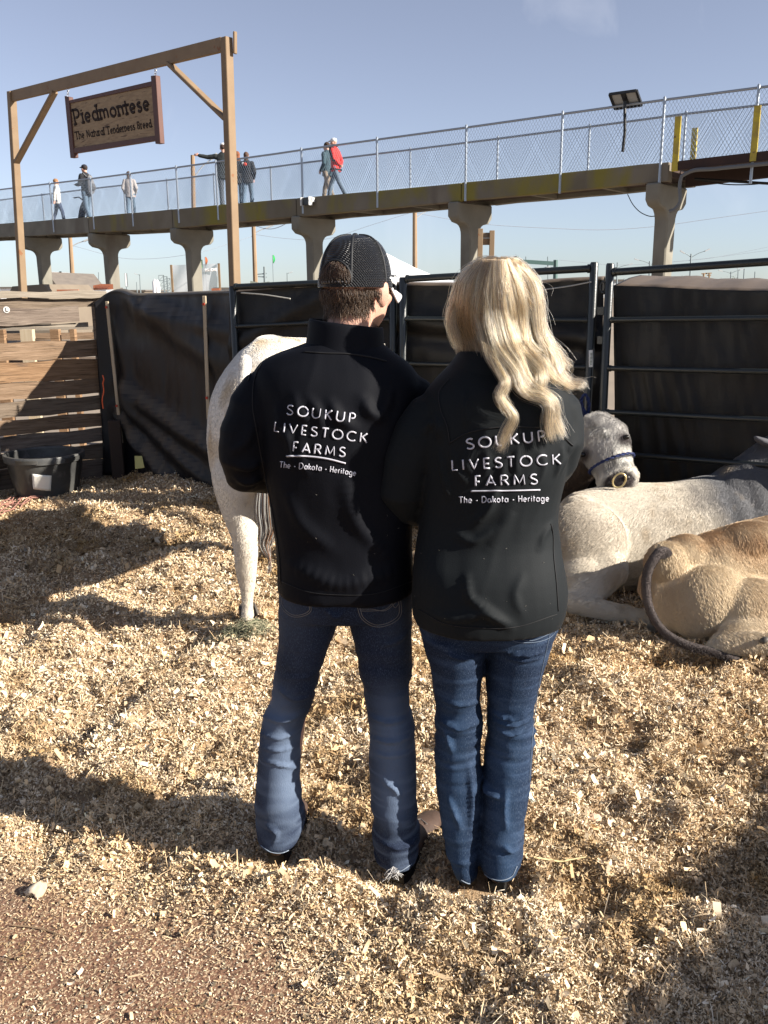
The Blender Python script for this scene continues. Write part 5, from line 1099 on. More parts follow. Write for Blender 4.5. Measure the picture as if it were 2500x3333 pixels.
def eyes(P, parent, s=1.0):
    for k in (-1,1):
        mb = MB(); mb.ell(P(k*.031,.082,.0), (.011*s,.008*s,.006*s)); mb.build('eye', M_eye, parent)
def hand(mb, W, D, S, s=1.0, curl=.5, thumb=1):
    """palm from wrist W along D, S: across the palm"""
    D = D.normalized(); S = (S-D*S.dot(D)).normalized(); Nn = D.cross(S)
    mb.tube([W, W+D*.035*s, W+D*.075*s], [(.025*s,.017*s),(.036*s,.016*s),(.038*s,.014*s)], 10, up=tuple(Nn), dome=True)
    for k, l in enumerate((.062,.072,.068,.052)):
        b = W+D*.078*s+S*((k-1.5)*.020*s); c1 = D*math.cos(curl*.6)+Nn*math.sin(curl*.6); c2 = D*math.cos(curl*1.6)+Nn*math.sin(curl*1.6)
        mb.tube([b-D*.01*s, b+c1*l*.5*s, b+c1*l*.5*s+c2*l*.5*s], [.0095*s,.009*s,.0075*s], 7, dome=True)
    b = W+D*.02*s-S*.028*s*thumb; mb.tube([b, b+(D*.6-S*.8*thumb)*.032*s, b+(D*.6-S*.8*thumb)*.032*s+(D*.9-S*.2*thumb+Nn*.3)*.032*s], [.013*s,.011*s,.009*s], 8, dome=True)
def merge(*mbs):
    m = MB()
    for b in mbs: m.add(b.v, b.f)
    return m
def bvh_of(me): return BVHTree.FromPolygons([v.co.copy() for v in me.vertices], [tuple(p.vertices) for p in me.polygons])
def mapper(me, off):
    B = bvh_of(me)
    def f(x, y):
        d = ray(x, y); h = B.ray_cast(EYE, d)
        if h[0] is None: return None
        n = h[1] if h[1].dot(d) < 0 else -h[1]; return h[0]+n*off, n
    return f
def ridged(q, o=3): return 1-np.abs(fbm(q, o)*2-1)
def seam(name, pts, mapf, r, m, parent, n=40):
    P = []
    for x, y in spline([(a, b, 0) for a, b in pts], n)[:, :2]:
        h = mapf(float(x), float(y))
        if h: P.append(h[0])
    if len(P) > 2: mb = MB(); mb.tube(P, r, 5); return mb.build(name, m, parent, sharp=0)
KF = [1.0]; KW = [1.0]
def fold_disp(me, specs, mapf=None):
    """raise soft creases: each is a pixel polyline with a width (m) and height (m)"""
    v = getv(me); n = getn(me); d = np.zeros(len(v))
    B = mapper(me, 0)
    for pts, w, h in specs:
        C = [B(float(x), float(y)) for x, y in spline([(a, b, 0) for a, b in pts], 14)[:, :2]]; C = np.array([tuple(c[0]) for c in C if c])
        if len(C) < 3: continue
        dd = np.linalg.norm(v[:,None,:]-C[None], axis=2); k = dd.argmin(1); md = dd.min(1); e = np.sin(np.pi*np.clip((k+.5)/len(C),0,1))**.5
        d += h*KF[0]*e*np.exp(-(md/(w*KW[0]))**2)
    setv(me, v+n*d[:,None])

# ---------------------------------------------------------------- the capped man
man = thing('person', 'person in black embroidered jacket, jeans, boots and a black mesh cap', 'person', (gnd(1090,2860).x, 2.33, 0))
HY = 2.40; HC = at(1161, 924, HY); HR = Matrix.Rotation(R(-31), 3, 'Z') @ Matrix.Rotation(R(-3), 3, 'X')
hmb, HP = head_mb(HC, HR, 1.03)
inner = rowsloft([(1180,1010,1240,2.37,.07),(1240,940,1270,2.36,.08),(1450,905,1300,2.36,.09),(1700,930,1290,2.36,.09),(1900,950,1300,2.36,.09),(1985,960,1300,2.37,.09)], 20)
lg = MB(); lg.tube([at(1010,1960,2.38), at(940,2300,2.40), at(905,2700,2.38), gnd(905,2800)+Vector((0,.06,.04))], [.075,.055,.04,.035], 12); lg.tube([at(1230,1960,2.36), at(1270,2300,2.36), at(1290,2740,2.32), gnd(1290,2865)+Vector((0,.06,.04))], [.075,.055,.04,.035], 12)
S_l, E_l, W_l = at(895,1310,2.36), at(785,1505,2.34), at(950,1545,2.56); S_r, E_r, W_r = at(1300,1320,2.36), at(1408,1500,2.42), at(1290,1560,2.60)
am = MB()
for a, b, c in ((S_l,E_l,W_l),(S_r,E_r,W_r)): am.tube([a,b,c], [.045,.038,.028], 10, dome=True); hand(am, c, Vector((0,0,-1))*.8+Vector((.1,0,0)), Vector((1,0,0)))
am.tube([HP(0,-.04,-.14), at(1120,1200,2.37)], [.058,.09], 14)
me = fuse(merge(hmb, inner, lg, am), .0065, 3); body = link('body', me, M_skin, man)
eyes(HP, man)
KF[0] = 1.8
# jacket
J = [(1108,1018,1236,2.375,.075),(1126,966,1250,2.373,.088),(1150,896,1278,2.37,.10),(1174,852,1318,2.37,.112),(1204,830,1350,2.365,.125),(1245,826,1372,2.36,.136),(1320,838,1370,2.355,.145),(1450,850,1362,2.35,.145),(1590,874,1352,2.35,.14),(1700,889,1344,2.35,.135),(1790,905,1343,2.35,.138),(1880,909,1346,2.35,.145),(1922,911,1347,2.35,.145)]
tor = rowsloft(J, 40, 2.35, dense=30)
slv = MB()
slv.tube([at(882,1290,2.36), at(838,1345,2.35), at(805,1420,2.34), at(786,1490,2.335), at(800,1530,2.36), at(870,1540,2.44), at(960,1540,2.54)], [(.072,.085),(.072,.080),(.066,.072),(.060,.064),(.058,.062),(.054,.058),(.050,.05)], 18, dome=True)
slv.tube([at(1315,1305,2.36), at(1352,1355,2.37), at(1390,1440,2.40), at(1400,1510,2.43), at(1360,1550,2.52), at(1280,1550,2.60)], [(.080,.085),(.074,.078),(.064,.068),(.060,.062),(.055,.055),(.05,.05)], 18, dome=True)
me = fuse(merge(tor, slv), .0065, 6)
v = getv(me); n = getn(me); q = v*np.array([5.5,5.5,2.4]); g = ridged(q+fbm(v*3,2)[:,None]*1.2)
amp = .006+.006*np.clip((1.2-v[:,2])*1.2,0,1); arm = np.clip(np.abs(v[:,0]-(-.10))-.21,0,.1)*10
q2 = v*np.array([6,6,13.]); g2 = ridged(q2+7)
v = v + n*((g-.6)*amp*1.5*(1-arm) + (g2-.6)*.010*arm)[:,None]; setv(me, v)
fold_disp(me, [([(905,1330),(915,1400),(950,1440)],.014,.006),([(960,1290),(975,1340),(1010,1370)],.013,.005),([(1010,1300),(1040,1350),(1045,1390)],.012,.006),([(1075,1310),(1105,1360),(1150,1390)],.014,.007),
   ([(1180,1300),(1215,1350),(1250,1360)],.016,.008),([(1260,1240),(1262,1300),(1240,1350)],.014,.006),([(940,1400),(945,1470),(960,1520)],.010,.005),([(975,1420),(985,1500),(1000,1540)],.010,.004),([(1120,1560),(1160,1700),(1250,1800)],.02,.006),([(930,1600),(980,1700),(1080,1790)],.02,.005),
   ([(820,1380),(800,1440),(760,1470)],.012,.006),([(850,1500),(810,1520),(770,1515)],.012,.007),([(845,1560),(800,1570),(770,1555)],.01,.006),([(950,1840),(1100,1900),(1290,1860)],.02,.006)])
jk = link('jacket', me, M_jacket, man)
mj = mapper(_j := (lambda m_: (m_.transform(Matrix.Translation(wloc(man))), m_)[1])(me.copy()), .0012)
# collar
def collar(rows, m, parent, mate_inner=True, n=40):
    G = []
    for (y, xl, xr, Y, dp, tl_) in rows: G.append(bodyring(y, xl, xr, Y, dp, n=n, e=2.1, tilt=tl_))
    inn = [[p*0.92 + c_*0.08 if False else c_+(p-c_)*.93 for p in g] for g in reversed(G) for c_ in [sum(g, Vector())/len(g)]]
    mb = MB(); mb.ringloft(G+inn, cap=False); me = fuse_sub(mb); return link('collar', me, m, parent)
def fuse_sub(mb): return modmesh(mb.mesh(), [('SUBSURF', dict(levels=1, render_levels=1))])
collar([(1178,985,1268,2.37,.108,-.004),(1148,990,1258,2.372,.100,-.006),(1125,996,1252,2.374,.096,-.008),(1085,1002,1250,2.376,.094,-.010),(1058,1003,1249,2.378,.092,-.012),(1050,1006,1246,2.378,.089,-.012)], M_jacket, jk)
seam('seam', [(990,1146),(1060,1150),(1130,1152),(1190,1160),(1258,1176)], mj, .0022, M_seamj, jk)
seam('seam', [(852,1182),(830,1230),(822,1300),(838,1420),(862,1540),(890,1680),(908,1800),(915,1900)], mj, .0016, M_seamj, jk)
seam('seam', [(835,1180),(818,1212),(808,1240)], mj, .0016, M_seamj, jk)
seam('hem_stitch', [(918,1893),(1000,1925),(1110,1936),(1220,1932),(1340,1892)], mj, .0010, M_seamj, jk)
LW = .0021
for args in (('SOUKUP',(932,1348),(1155,1377),31,LW,.34),('LIVESTOCK',(892,1403),(1194,1441),30,LW,.34),('FARMS',(952,1468),(1123,1487),30,LW,.36)):
    lettering('lettering', args[0], args[1], args[2], args[3], args[4], mj, M_thread, jk, gap=args[5], flat=.6)
seam('underline', [(934,1484),(1000,1485),(1060,1492),(1125,1508)], mj, .0024, M_thread, jk)
lettering('lettering', 'The - Dakota - Heritage', (910,1521), (1158,1549), 19, .0013, mj, M_thread, jk, gap=.16, flat=.6, curve=lambda t: -4*math.sin(math.pi*t)*1.0+0)
# cap
M_mesh, nt, b_ = new_mat('cap_mesh'); b_.inputs['Base Color'].default_value = (.012,.013,.015,1); b_.inputs['Roughness'].default_value = .32; b_.inputs['Specular IOR Level'].default_value = .6
tc = nt.nodes.new('ShaderNodeTexCoord'); wv = nt.nodes.new('ShaderNodeTexWave'); wv.inputs['Scale'].default_value = 75; wv.inputs['Distortion'].default_value = .6; wv.bands_direction = 'Z'; w2 = nt.nodes.new('ShaderNodeTexWave'); w2.inputs['Scale'].default_value = 75; w2.bands_direction = 'DIAGONAL'; ad = nt.nodes.new('ShaderNodeMath'); bp = nt.nodes.new('ShaderNodeBump'); bp.inputs['Strength'].default_value = .8; bp.inputs['Distance'].default_value = .004
nt.links.new(tc.outputs['Object'], wv.inputs[0]); nt.links.new(tc.outputs['Object'], w2.inputs[0]); nt.links.new(wv.outputs['Fac'], ad.inputs[0]); nt.links.new(w2.outputs['Fac'], ad.inputs[1]); nt.links.new(ad.outputs[0], bp.inputs['Height']); nt.links.new(bp.outputs[0], b_.inputs['Normal'])
M_capf = mat('cap_cloth', (.012,.013,.015), .6); M_brimw = mat('brim_grey_white', (.55,.55,.56), .6)
cap = thing('cap', 'black mesh snapback cap with a pale brim on the man', 'cap', HC)
CR = HR @ Matrix.Rotation(R(2),3,'X'); cp = lambda x, y, z: HC + CR @ Vector((x,y,z))
NU, NV_ = 96, 30; G = []
for j in range(NV_+1):
    t = j/NV_; ring = []
    for i in range(NU):
        ph = 2*math.pi*i/NU; rz = .0 + .128*math.sin(t*math.pi/2)**1.0; prof = math.cos(t*math.pi/2)**.62
        ring.append(cp(.0905*prof*math.cos(ph), -.006+.104*prof*math.sin(ph), -.006+rz*.98))
    G.append(ring)
mb = MB(); V = [p for r in G for p in r]; Fs = []
for j in range(NV_):
    for i in range(NU):
        ph = 2*math.pi*(i+.5)/NU; t = (j+.5)/NV_; back = (ph-1.5*math.pi)*.098; hz = .128*math.sin(t*math.pi/2)
        if .014 < hz and (back/.050)**2+((hz-.014)/.046)**2 < 1: continue
        a = j*NU+i; b = j*NU+(i+1)%NU; Fs.append((a,b,b+NU,a+NU))
mb.add(V, Fs); me = modmesh(mb.mesh(), [('SOLIDIFY', dict(thickness=.003, offset=0))]); link('crown', me, M_mesh, cap)
mb = MB(); mb.ell(cp(0,-.006,.122), (.008,.008,.005), CR, 10, 6); mb.build('button', M_capf, cap)
for k in range(6):
    ph = R(-90+26+k*60-26) if False else R(-60+k*60); P = []
    for t in np.linspace(.02,.98,16): prof = math.cos(t*math.pi/2)**.62; P.append(cp(.092*prof*math.cos(ph), -.006+.1055*prof*math.sin(ph), -.006+.128*math.sin(t*math.pi/2)))
    mb = MB(); mb.tube(P, [(.0032,.0012)]*16, 6, up=(0,0,1)); mb.build('seam', M_capf, cap)
# rim of the opening and the strap
P = []
for a in np.linspace(-8,188,24):
    bx = .052*math.cos(R(a)); hz = max(.0,.014+.048*math.sin(R(a))); t = math.asin(min(1,hz/.128))/(math.pi/2); prof = math.cos(t*math.pi/2)**.62; ph = 1.5*math.pi+bx/.098; P.append(cp(.092*prof*math.cos(ph), -.006+.1055*prof*math.sin(ph), -.006+hz))
mb = MB(); mb.tube(P, .0032, 8); mb.build('opening_trim', M_capf, cap)
mb = MB(); mb.ringloft([[cp(r_*.0935*math.cos(ph), -.006+r_*.107*math.sin(ph), z) for r_, z in ((1,-.010),(1.0,.013),(.97,.013),(.97,-.010))] for ph in [2*math.pi*k/60 for k in range(61)]], cap=False); mb.build('band', M_mesh, cap)
mb = MB()
for k in range(-4,5): ph = 1.5*math.pi+k*.10; mb.ell(cp(.0945*math.cos(ph), -.006+.108*math.sin(ph), .003), (.0022,.0022,.0022), None, 6, 4)
mb.build('snap', mat('snap_grey', (.3,.3,.3), .4), cap)
T_, B_ = [], []
for j in range(9):
    v_ = j/8; rowt = []
    for i in range(19):
        u_ = (i/18*2-1); a = u_*1.15; x0 = .086*math.sin(a); y0 = -.006+.100*math.cos(a); ext = .088*v_*(math.cos(a)**.5 if math.cos(a) > 0 else 0); rowt.append(cp(x0*(1-.06*v_), y0+ext, -.002-.030*(abs(u_)**2)*v_-.020*v_+.004))
    T_.append(rowt)
mb = MB(); mb.grid(T_); me = modmesh(mb.mesh(), [('SOLIDIFY', dict(thickness=.004))]); link('brim', me, M_brimw, cap)
# sunglasses
sg_ = thing('sunglasses', 'white framed wraparound sunglasses on the capped man', 'sunglasses', HP(0,.09,.01))
M_wp = mat('white_plastic', (.75,.75,.75), .3)
for k in (-1,1):
    mb = MB(); mb.tube([HP(k*.084,-.01,.014), HP(k*.083,.03,.012), HP(k*.076,.065,.010), HP(k*.062,.090,.008)], [(.002,.004),(.0028,.0065),(.003,.009),(.003,.010)], 8, up=(0,0,1)); mb.build('temple', M_wp, sg_)
    mb = MB(); Gd = [[HP(k*(.010+.062*i/8), .104-.030*(i/8)**2, .016-.036*j/5*(1-.25*(i/8)**3)) for i in range(9)] for j in range(6)]; mb.grid(Gd); me = modmesh(mb.mesh(), [('SOLIDIFY', dict(thickness=.003))]); link('lens', me, mat('dark_lens', (.01,.01,.012), .08) if k < 0 else bpy.data.materials['dark_lens'], sg_)
mb = MB(); mb.tube([HP(x/1000., .106-.034*(abs(x)/72)**2, .018) for x in range(-72,73,12)], .0032, 8); mb.build('brow_bar', M_wp, sg_)
# his hair
M_hair_m = mat('brown_hair', None, .45, attr=True, spec=.4)
rg = np.random.default_rng(21); N_ = 16000; th = rg.uniform(0,2*math.pi,N_); zz_ = rg.uniform(-.095,.085,N_)
keep = (np.sin(th) < -.16-(zz_ < -.055)*.25) & (zz_ > -.078) & ~((zz_ > -.013) & (zz_ < .013)) & ~((zz_ > .0) & (np.hypot((np.cos(th))*.09/.044, (zz_-.008)/.044) > 1.0)) & ~((zz_ > -.01) & (np.sin(th) > -.5))
th, zz_ = th[keep], zz_[keep]; n_ = len(th)
# project outward rays on the skull to find roots
Bm = bvh_of((lambda m_: (m_.transform(Matrix.Translation(wloc(man))), m_)[1])(body.data.copy())); Rts, Nr = [], []
for a, z in zip(th, zz_):
    d = (HR @ Vector((math.cos(a), math.sin(a), 0))).normalized(); o_ = HC + HR @ Vector((0,-.012,z)); h = Bm.ray_cast(o_+d*.2, -d)
    if h[0] is None or (h[0]-o_).length > .13: continue
    Rts.append(h[0]); Nr.append(d)
Rts = np.array([tuple(p) for p in Rts]); Nr = np.array([tuple(p) for p in Nr]); n_ = len(Rts); l = .011+.009*rg.random(n_)
sw = (fbm(Rts*45,2)-.5)[:,None]*np.array([1.6,0,0]); f = np.array([0,0,-1.])+sw+rg.normal(0,.22,(n_,3)); f -= (f*Nr).sum(1)[:,None]*Nr*.8
P = np.stack([Rts, Rts+Nr*(l*.50)[:,None]+f*(l*.3)[:,None], Rts+Nr*(l*.62)[:,None]+f*(l*.75)[:,None], Rts+Nr*(l*.55)[:,None]+f*(l*1.15)[:,None]], 1)
hc_ = np.array([(.060,.036,.022),(.095,.060,.036),(.15,.10,.065),(.035,.022,.015)])[rg.choice(4,n_,p=[.42,.3,.1,.18])]
hair_obj('hair', P, np.array([1,.95,.7,.3])[None]*.00042*np.ones((n_,1)), hc_, M_hair_m, man)

# jeans
FK = 1.6
def jeans(rowsL, rowsR, rowsH, paintf, name, parent, folds, ank):
    mL, mR, mH = rowsloft(rowsL, 28, 2.15, dense=34), rowsloft(rowsR, 28, 2.15, dense=34), rowsloft(rowsH, 36, 2.3, dense=10)
    me = fuse(merge(mL, mR, mH), .0062, 4); v = getv(me); n = getn(me)
    zk, amp = folds; q = v*np.array([4.5,4.5,26.])+fbm(v*4,2)[:,None]*np.array([0,0,3.0]); g = ridged(q+3, 2)
    w = (np.exp(-((v[:,2]-zk)/.11)**2)*amp*1.35+np.exp(-((v[:,2]-.13)/.09)**2)*ank*1.3+.0012)*(.3+1.4*fbm(v*7+50,2))
    q3 = v*np.array([7,7,3.2]); v = v+n*((g-.62)*w*2.0+(fbm(q3+11,3)-.5)*.010)[:,None]; setv(me, v); paint(me, paintf(v)); return me
def px_rows(R_, Yf, dpf): return [(y, a, b, Yf(y), dpf(y)) for y, a, b in R_]
mL = px_rows([(1975,908,1118),(2079,909,1080),(2160,900,1048),(2223,892,1030),(2272,884,1018),(2345,856,992),(2400,846,982),(2470,840,979),(2547,836,976),(2610,834,984),(2663,840,987),(2690,843,982),(2724,847,965)], lambda y: np.interp(y,[1975,2300,2742],[2.37,2.40,2.37]), lambda y: np.interp(y,[1975,2079,2300,2470,2742],[.106,.100,.076,.074,.078]))
mR = px_rows([(1975,1127,1341),(2079,1152,1339),(2175,1172,1338),(2243,1182,1330),(2296,1196,1328),(2345,1203,1346),(2400,1204,1349),(2470,1201,1355),(2537,1206,1357),(2600,1210,1357),(2663,1213,1360),(2720,1217,1364),(2765,1221,1360),(2786,1226,1352)], lambda y: np.interp(y,[1975,2300,2800],[2.365,2.36,2.31]), lambda y: np.interp(y,[1975,2079,2300,2470,2800],[.106,.100,.078,.078,.082]))
mH = [(1840,918,1338,2.355,.125),(1900,914,1340,2.36,.130),(1950,911,1341,2.362,.130),(1990,915,1338,2.365,.118)]
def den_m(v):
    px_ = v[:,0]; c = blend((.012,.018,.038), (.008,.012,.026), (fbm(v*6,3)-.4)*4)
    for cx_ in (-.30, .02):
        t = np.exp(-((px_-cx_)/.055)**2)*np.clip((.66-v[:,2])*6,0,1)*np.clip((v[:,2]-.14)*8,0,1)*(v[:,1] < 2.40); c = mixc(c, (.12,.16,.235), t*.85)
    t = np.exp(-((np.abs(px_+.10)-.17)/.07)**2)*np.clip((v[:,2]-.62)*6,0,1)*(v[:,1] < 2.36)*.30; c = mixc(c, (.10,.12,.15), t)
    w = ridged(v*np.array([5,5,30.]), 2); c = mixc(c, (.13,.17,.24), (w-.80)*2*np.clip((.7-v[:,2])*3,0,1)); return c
KF[0] = 2.5; KW[0] = .75
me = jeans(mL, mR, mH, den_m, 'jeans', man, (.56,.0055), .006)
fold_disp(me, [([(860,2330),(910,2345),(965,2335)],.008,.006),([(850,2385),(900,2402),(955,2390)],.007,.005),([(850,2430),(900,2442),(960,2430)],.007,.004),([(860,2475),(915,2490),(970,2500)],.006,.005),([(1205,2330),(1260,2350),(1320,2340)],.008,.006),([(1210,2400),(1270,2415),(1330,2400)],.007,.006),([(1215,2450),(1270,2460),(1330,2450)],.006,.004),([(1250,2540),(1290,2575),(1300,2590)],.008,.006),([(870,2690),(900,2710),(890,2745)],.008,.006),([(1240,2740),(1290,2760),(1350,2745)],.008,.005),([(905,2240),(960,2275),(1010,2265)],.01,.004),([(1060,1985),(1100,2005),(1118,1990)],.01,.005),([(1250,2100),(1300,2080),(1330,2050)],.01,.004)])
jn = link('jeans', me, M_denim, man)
jm = mapper((lambda m_: (m_.transform(Matrix.Translation(wloc(man))), m_)[1])(me.copy()), .0008)
Z1 = lambda x, y: (650+x/2.074, 1500+y/2.074)
for poly in ([(548,880),(552,985),(625,1050),(752,1012),(735,930)], [(560,880),(562,978),(628,1038),(742,1004),(725,930)], [(1060,965),(1090,1060),(1180,1118),(1352,1052),(1352,900)], [(1078,975),(1102,1052),(1182,1104),(1338,1044),(1338,905)], [(1075,1000),(1160,1000),(1250,1010),(1330,950)], [(1085,1012),(1160,1012),(1255,1000),(1325,930)], [(575,915),(650,925),(720,935)], [(1290,950),(1320,990),(1345,960)]):
    seam('pocket_stitch', [Z1(*p) for p in poly], jm, .0010, M_seam, jn, n=50)
seam('seam', [Z1(970,985), Z1(950,965), Z1(945,950)], jm, .0015, M_seam, jn)
rg2 = random.Random(5)
mb = MB()
for k in range(26):
    h = jm(1240+rg2.random()*60, 2838-rg2.random()*6) or jm(1280, 2820); p = h[0]; d = Vector((rg2.uniform(-1,1), -.3, rg2.uniform(-1.4,-.2))).normalized()*rg2.uniform(.012,.04); mb.tube([p, p+d*.5+Vector((rg2.uniform(-.008,.008),-.004,0)), p+d], .0007, 4)
mb.build('frayed_threads', mat('white_thread', (.6,.58,.55), .8), jn)
def cuff(pts, mapf, parent):
    seam('hem_stitch', pts, mapf, .0016, M_seam2, parent, 40)
M_seam2 = mat('worn_hem', (.20,.24,.30), .8)
cuff([(850,2752),(880,2772),(915,2776),(950,2762)], jm, jn); cuff([(1230,2815),(1262,2836),(1300,2836),(1340,2812)], jm, jn)
def boot(name, H, T, hgt, parent, m=M_boot, w=.046, heel=True):
    """from heel H to toe T on the ground"""
    H = H+Vector((0,0,.010)); T = T+Vector((0,0,.010)); d = (T-H); L_ = d.length; d.normalize(); u = Vector((0,0,1)); mb = MB(); q = lambda a, z: H+d*(a*L_)+u*z
    mb.tube([q(.10,.05), q(.12,.09), q(.14,hgt)], [(w*.72,w*.72),(w*.80,w*.85),(w*.95,w*1.05)], 18, up=tuple(d), dome=False)
    mb.tube([q(.02,.045), q(.12,.055), q(.35,.060), q(.55,.050), q(.75,.042), q(.90,.036), q(1.0,.030)], [(w*.60,.035),(w*.78,.050),(w*.80,.056),(w*.92,.040),(w*1.0,.031),(w*.86,.026),(w*.5,.018)], 18, dome=True)
    me = fuse(mb, .0055, 4); b = link(name, me, m, parent)
    mb = MB(); prof = [(.0,.62),(.1,.74),(.3,.72),(.5,.80),(.7,1.02),(.88,.92),(1.0,.55),(1.04,.2)]; s_ = d.cross(u)
    pts = [H+d*(a*L_)+s_*(w*k) for a, k in prof]+[H+d*(a*L_)-s_*(w*k) for a, k in reversed(prof)]; mb.ringloft([[p+u*.012 for p in pts],[p+u*.022 for p in pts]]); mb.build('sole', M_sole, b)
    pts = [H+d*(a*L_)+s_*(w*k) for a, k in ((-.01,.55),(.06,.70),(.24,.70))]+[H+d*(a*L_)-s_*(w*k) for a, k in ((.24,.70),(.06,.70),(-.01,.55))]; mb = MB(); mb.ringloft([[p-u*.01 for p in pts],[p+u*.022 for p in pts]]); mb.build('heel', M_sole, b)
    mb = MB(); mb.tube([q(.55,.088)-s_*w*.62, q(.62,.085), q(.55,.088)+s_*w*.62], .0018, 5); mb.build('stitching', M_seam, b)
    return b
h1 = gnd(898,2822); h2 = gnd(1290,2885); boot('boot', h1+Vector((0,.02,0)), h1+Vector((.045,.28,0)), .2, man); boot('boot', h2+Vector((0,.02,0)), gnd(1415,2690), .2, man)

def lint(mapf, n, box, parent, seed):
    r2 = random.Random(seed); mb = MB()
    for k in range(n):
        h = mapf(r2.uniform(box[0],box[2]), r2.uniform(box[1],box[3]))
        if not h: continue
        p, nn = h; d = Vector((r2.gauss(0,1),r2.gauss(0,.3),r2.gauss(0,1))).normalized(); l = r2.uniform(.001,.003); mb.tube([p-d*l, p+nn*.0006, p+d*l], .0003, 3)
    o = mb.build('lint', M_lint, parent, sharp=0); o['kind'] = 'stuff'
M_lint = mat('pale_lint', (.22,.20,.17), .8)
lint(mj, 9, (900,1600,1330,1900), jk, 3)
# ---------------------------------------------------------------- the blonde woman
KF[0] = 1.3; KW[0] = .85
wom = thing('person', 'person with long wavy blonde hair in charcoal embroidered jacket and jeans', 'person', (gnd(1580,2900).x, 2.24, 0))
WC = at(1612, 985, 2.31); WR = Matrix.Rotation(R(-14), 3, 'Z') @ Matrix.Rotation(R(-8),3,'X')
hmb, WP = head_mb(WC, WR, .97, nkf=.04)
inner = rowsloft([(1200,1520,1720,2.26,.06),(1290,1470,1750,2.25,.07),(1500,1430,1780,2.25,.08),(1700,1430,1760,2.25,.08),(1950,1420,1770,2.25,.09),(2040,1430,1760,2.26,.09)], 20)
lg = MB(); lg.tube([at(1480,2000,2.27), at(1490,2400,2.28), at(1515,2840,2.26), gnd(1520,2890)+Vector((0,.06,.04))], [.075,.048,.035,.03], 12); lg.tube([at(1690,2000,2.26), at(1660,2400,2.27), at(1625,2820,2.24), gnd(1618,2885)+Vector((0,.06,.04))], [.075,.048,.035,.03], 12)
am = MB(); aL = (at(1440,1385,2.25), at(1318,1600,2.26), at(1450,1640,2.44)); aR = (at(1775,1375,2.25), at(1815,1490,2.24), at(1740,1560,2.42))
for a, b, c in (aL, aR): am.tube([a,b,c], [.040,.033,.025], 10, dome=True); hand(am, c, Vector((.3,.6,-.1)), Vector((0,0,1)), .92)
am.tube([WP(0,.0,-.14), at(1612,1230,2.29)], [.05,.07], 14)
me = fuse(merge(hmb, inner, lg, am), .0065, 3); wbody = link('body', me, M_skin, wom); eyes(WP, wom)
J = [(1150,1530,1735,2.28,.07),(1180,1478,1770,2.275,.09),(1212,1440,1806,2.27,.105),(1245,1408,1836,2.265,.118),(1290,1378,1856,2.26,.128),(1360,1372,1864,2.255,.135),(1450,1376,1852,2.25,.135),(1540,1376,1838,2.25,.13),(1610,1374,1820,2.25,.122),(1670,1370,1810,2.25,.118),(1750,1356,1816,2.25,.125),(1850,1345,1832,2.24,.155),(1930,1343,1840,2.24,.168),(1985,1346,1832,2.24,.168),(2010,1350,1824,2.24,.165)]
tor = rowsloft(J, 40, 2.3, dense=32); slv = MB()
slv.tube([at(1425,1365,2.255), at(1372,1430,2.25), at(1330,1510,2.25), at(1308,1600,2.25), at(1320,1640,2.29), at(1400,1655,2.38), at(1460,1650,2.45)], [(.066,.080),(.069,.078),(.064,.070),(.056,.060),(.053,.056),(.05,.05),(.046,.046)], 18, dome=True)
slv.tube([at(1788,1345,2.255), at(1806,1395,2.25), at(1815,1450,2.235), at(1808,1490,2.24), at(1790,1520,2.31), at(1730,1550,2.42)], [(.072,.080),(.066,.074),(.062,.064),(.056,.058),(.052,.055),(.045,.045)], 18, dome=True)
me = fuse(merge(tor, slv), .0062, 5)
v = getv(me); n = getn(me); q = v*np.array([6,6,3.0])+fbm(v*3,2)[:,None]*1.4; g = ridged(q+5)
v = v+n*((g-.6)*.010)[:,None]; setv(me, v)
Z3 = lambda x, y: (1250+x/2.0113, 1850+y/2.0113); Z6 = lambda x, y: (1300+x/2.2114, 800+y/2.2114)
fold_disp(me, [([Z3(540,60),Z3(560,180),Z3(680,280),Z3(830,385)],.014,.010),([Z3(540,340),Z3(640,300),Z3(780,350)],.012,.009),([Z3(300,300),Z3(480,330),Z3(600,290)],.016,.006),
   ([Z6(190,1330),Z6(230,1280),Z6(260,1300)],.010,.008),([Z6(260,1240),Z6(290,1290),Z6(280,1380)],.012,.010),([Z6(300,1500),Z6(320,1650),Z6(350,1800)],.010,.008),([Z6(380,1480),Z6(430,1640),Z6(480,1700)],.010,.005),([Z6(700,1750),Z6(640,1900),Z6(540,2000)],.012,.010),
   ([Z6(420,2080),Z6(520,2130),Z6(680,2040)],.012,.007),([Z6(500,1470),Z6(480,1560),Z6(520,1640)],.009,.005),([Z6(620,1480),Z6(640,1560),Z6(610,1640)],.009,.005),([Z6(760,1560),Z6(740,1650),Z6(760,1720)],.009,.005),([Z6(860,1450),Z6(840,1560),Z6(850,1640)],.009,.005),
   ([Z6(1000,1480),Z6(1040,1560),Z6(1010,1700)],.010,.005),([Z6(1180,1440),Z6(1160,1520),Z6(1130,1640)],.010,.008),([Z6(1250,1440),Z6(1200,1520),Z6(1170,1620)],.009,.006),([Z6(470,1060),Z6(475,1180),Z6(480,1280)],.008,.007),([Z6(1100,2000),Z6(1040,2080),Z6(1010,2180)],.011,.006),([Z3(900,60),Z3(860,180),Z3(900,300)],.014,.005),([Z6(820,1900),Z6(720,2060),Z6(640,2160)],.02,.007)])
wj = link('jacket', me, M_jacket_w, wom); wm = mapper((lambda m_: (m_.transform(Matrix.Translation(wloc(wom))), m_)[1])(me.copy()), .0012)
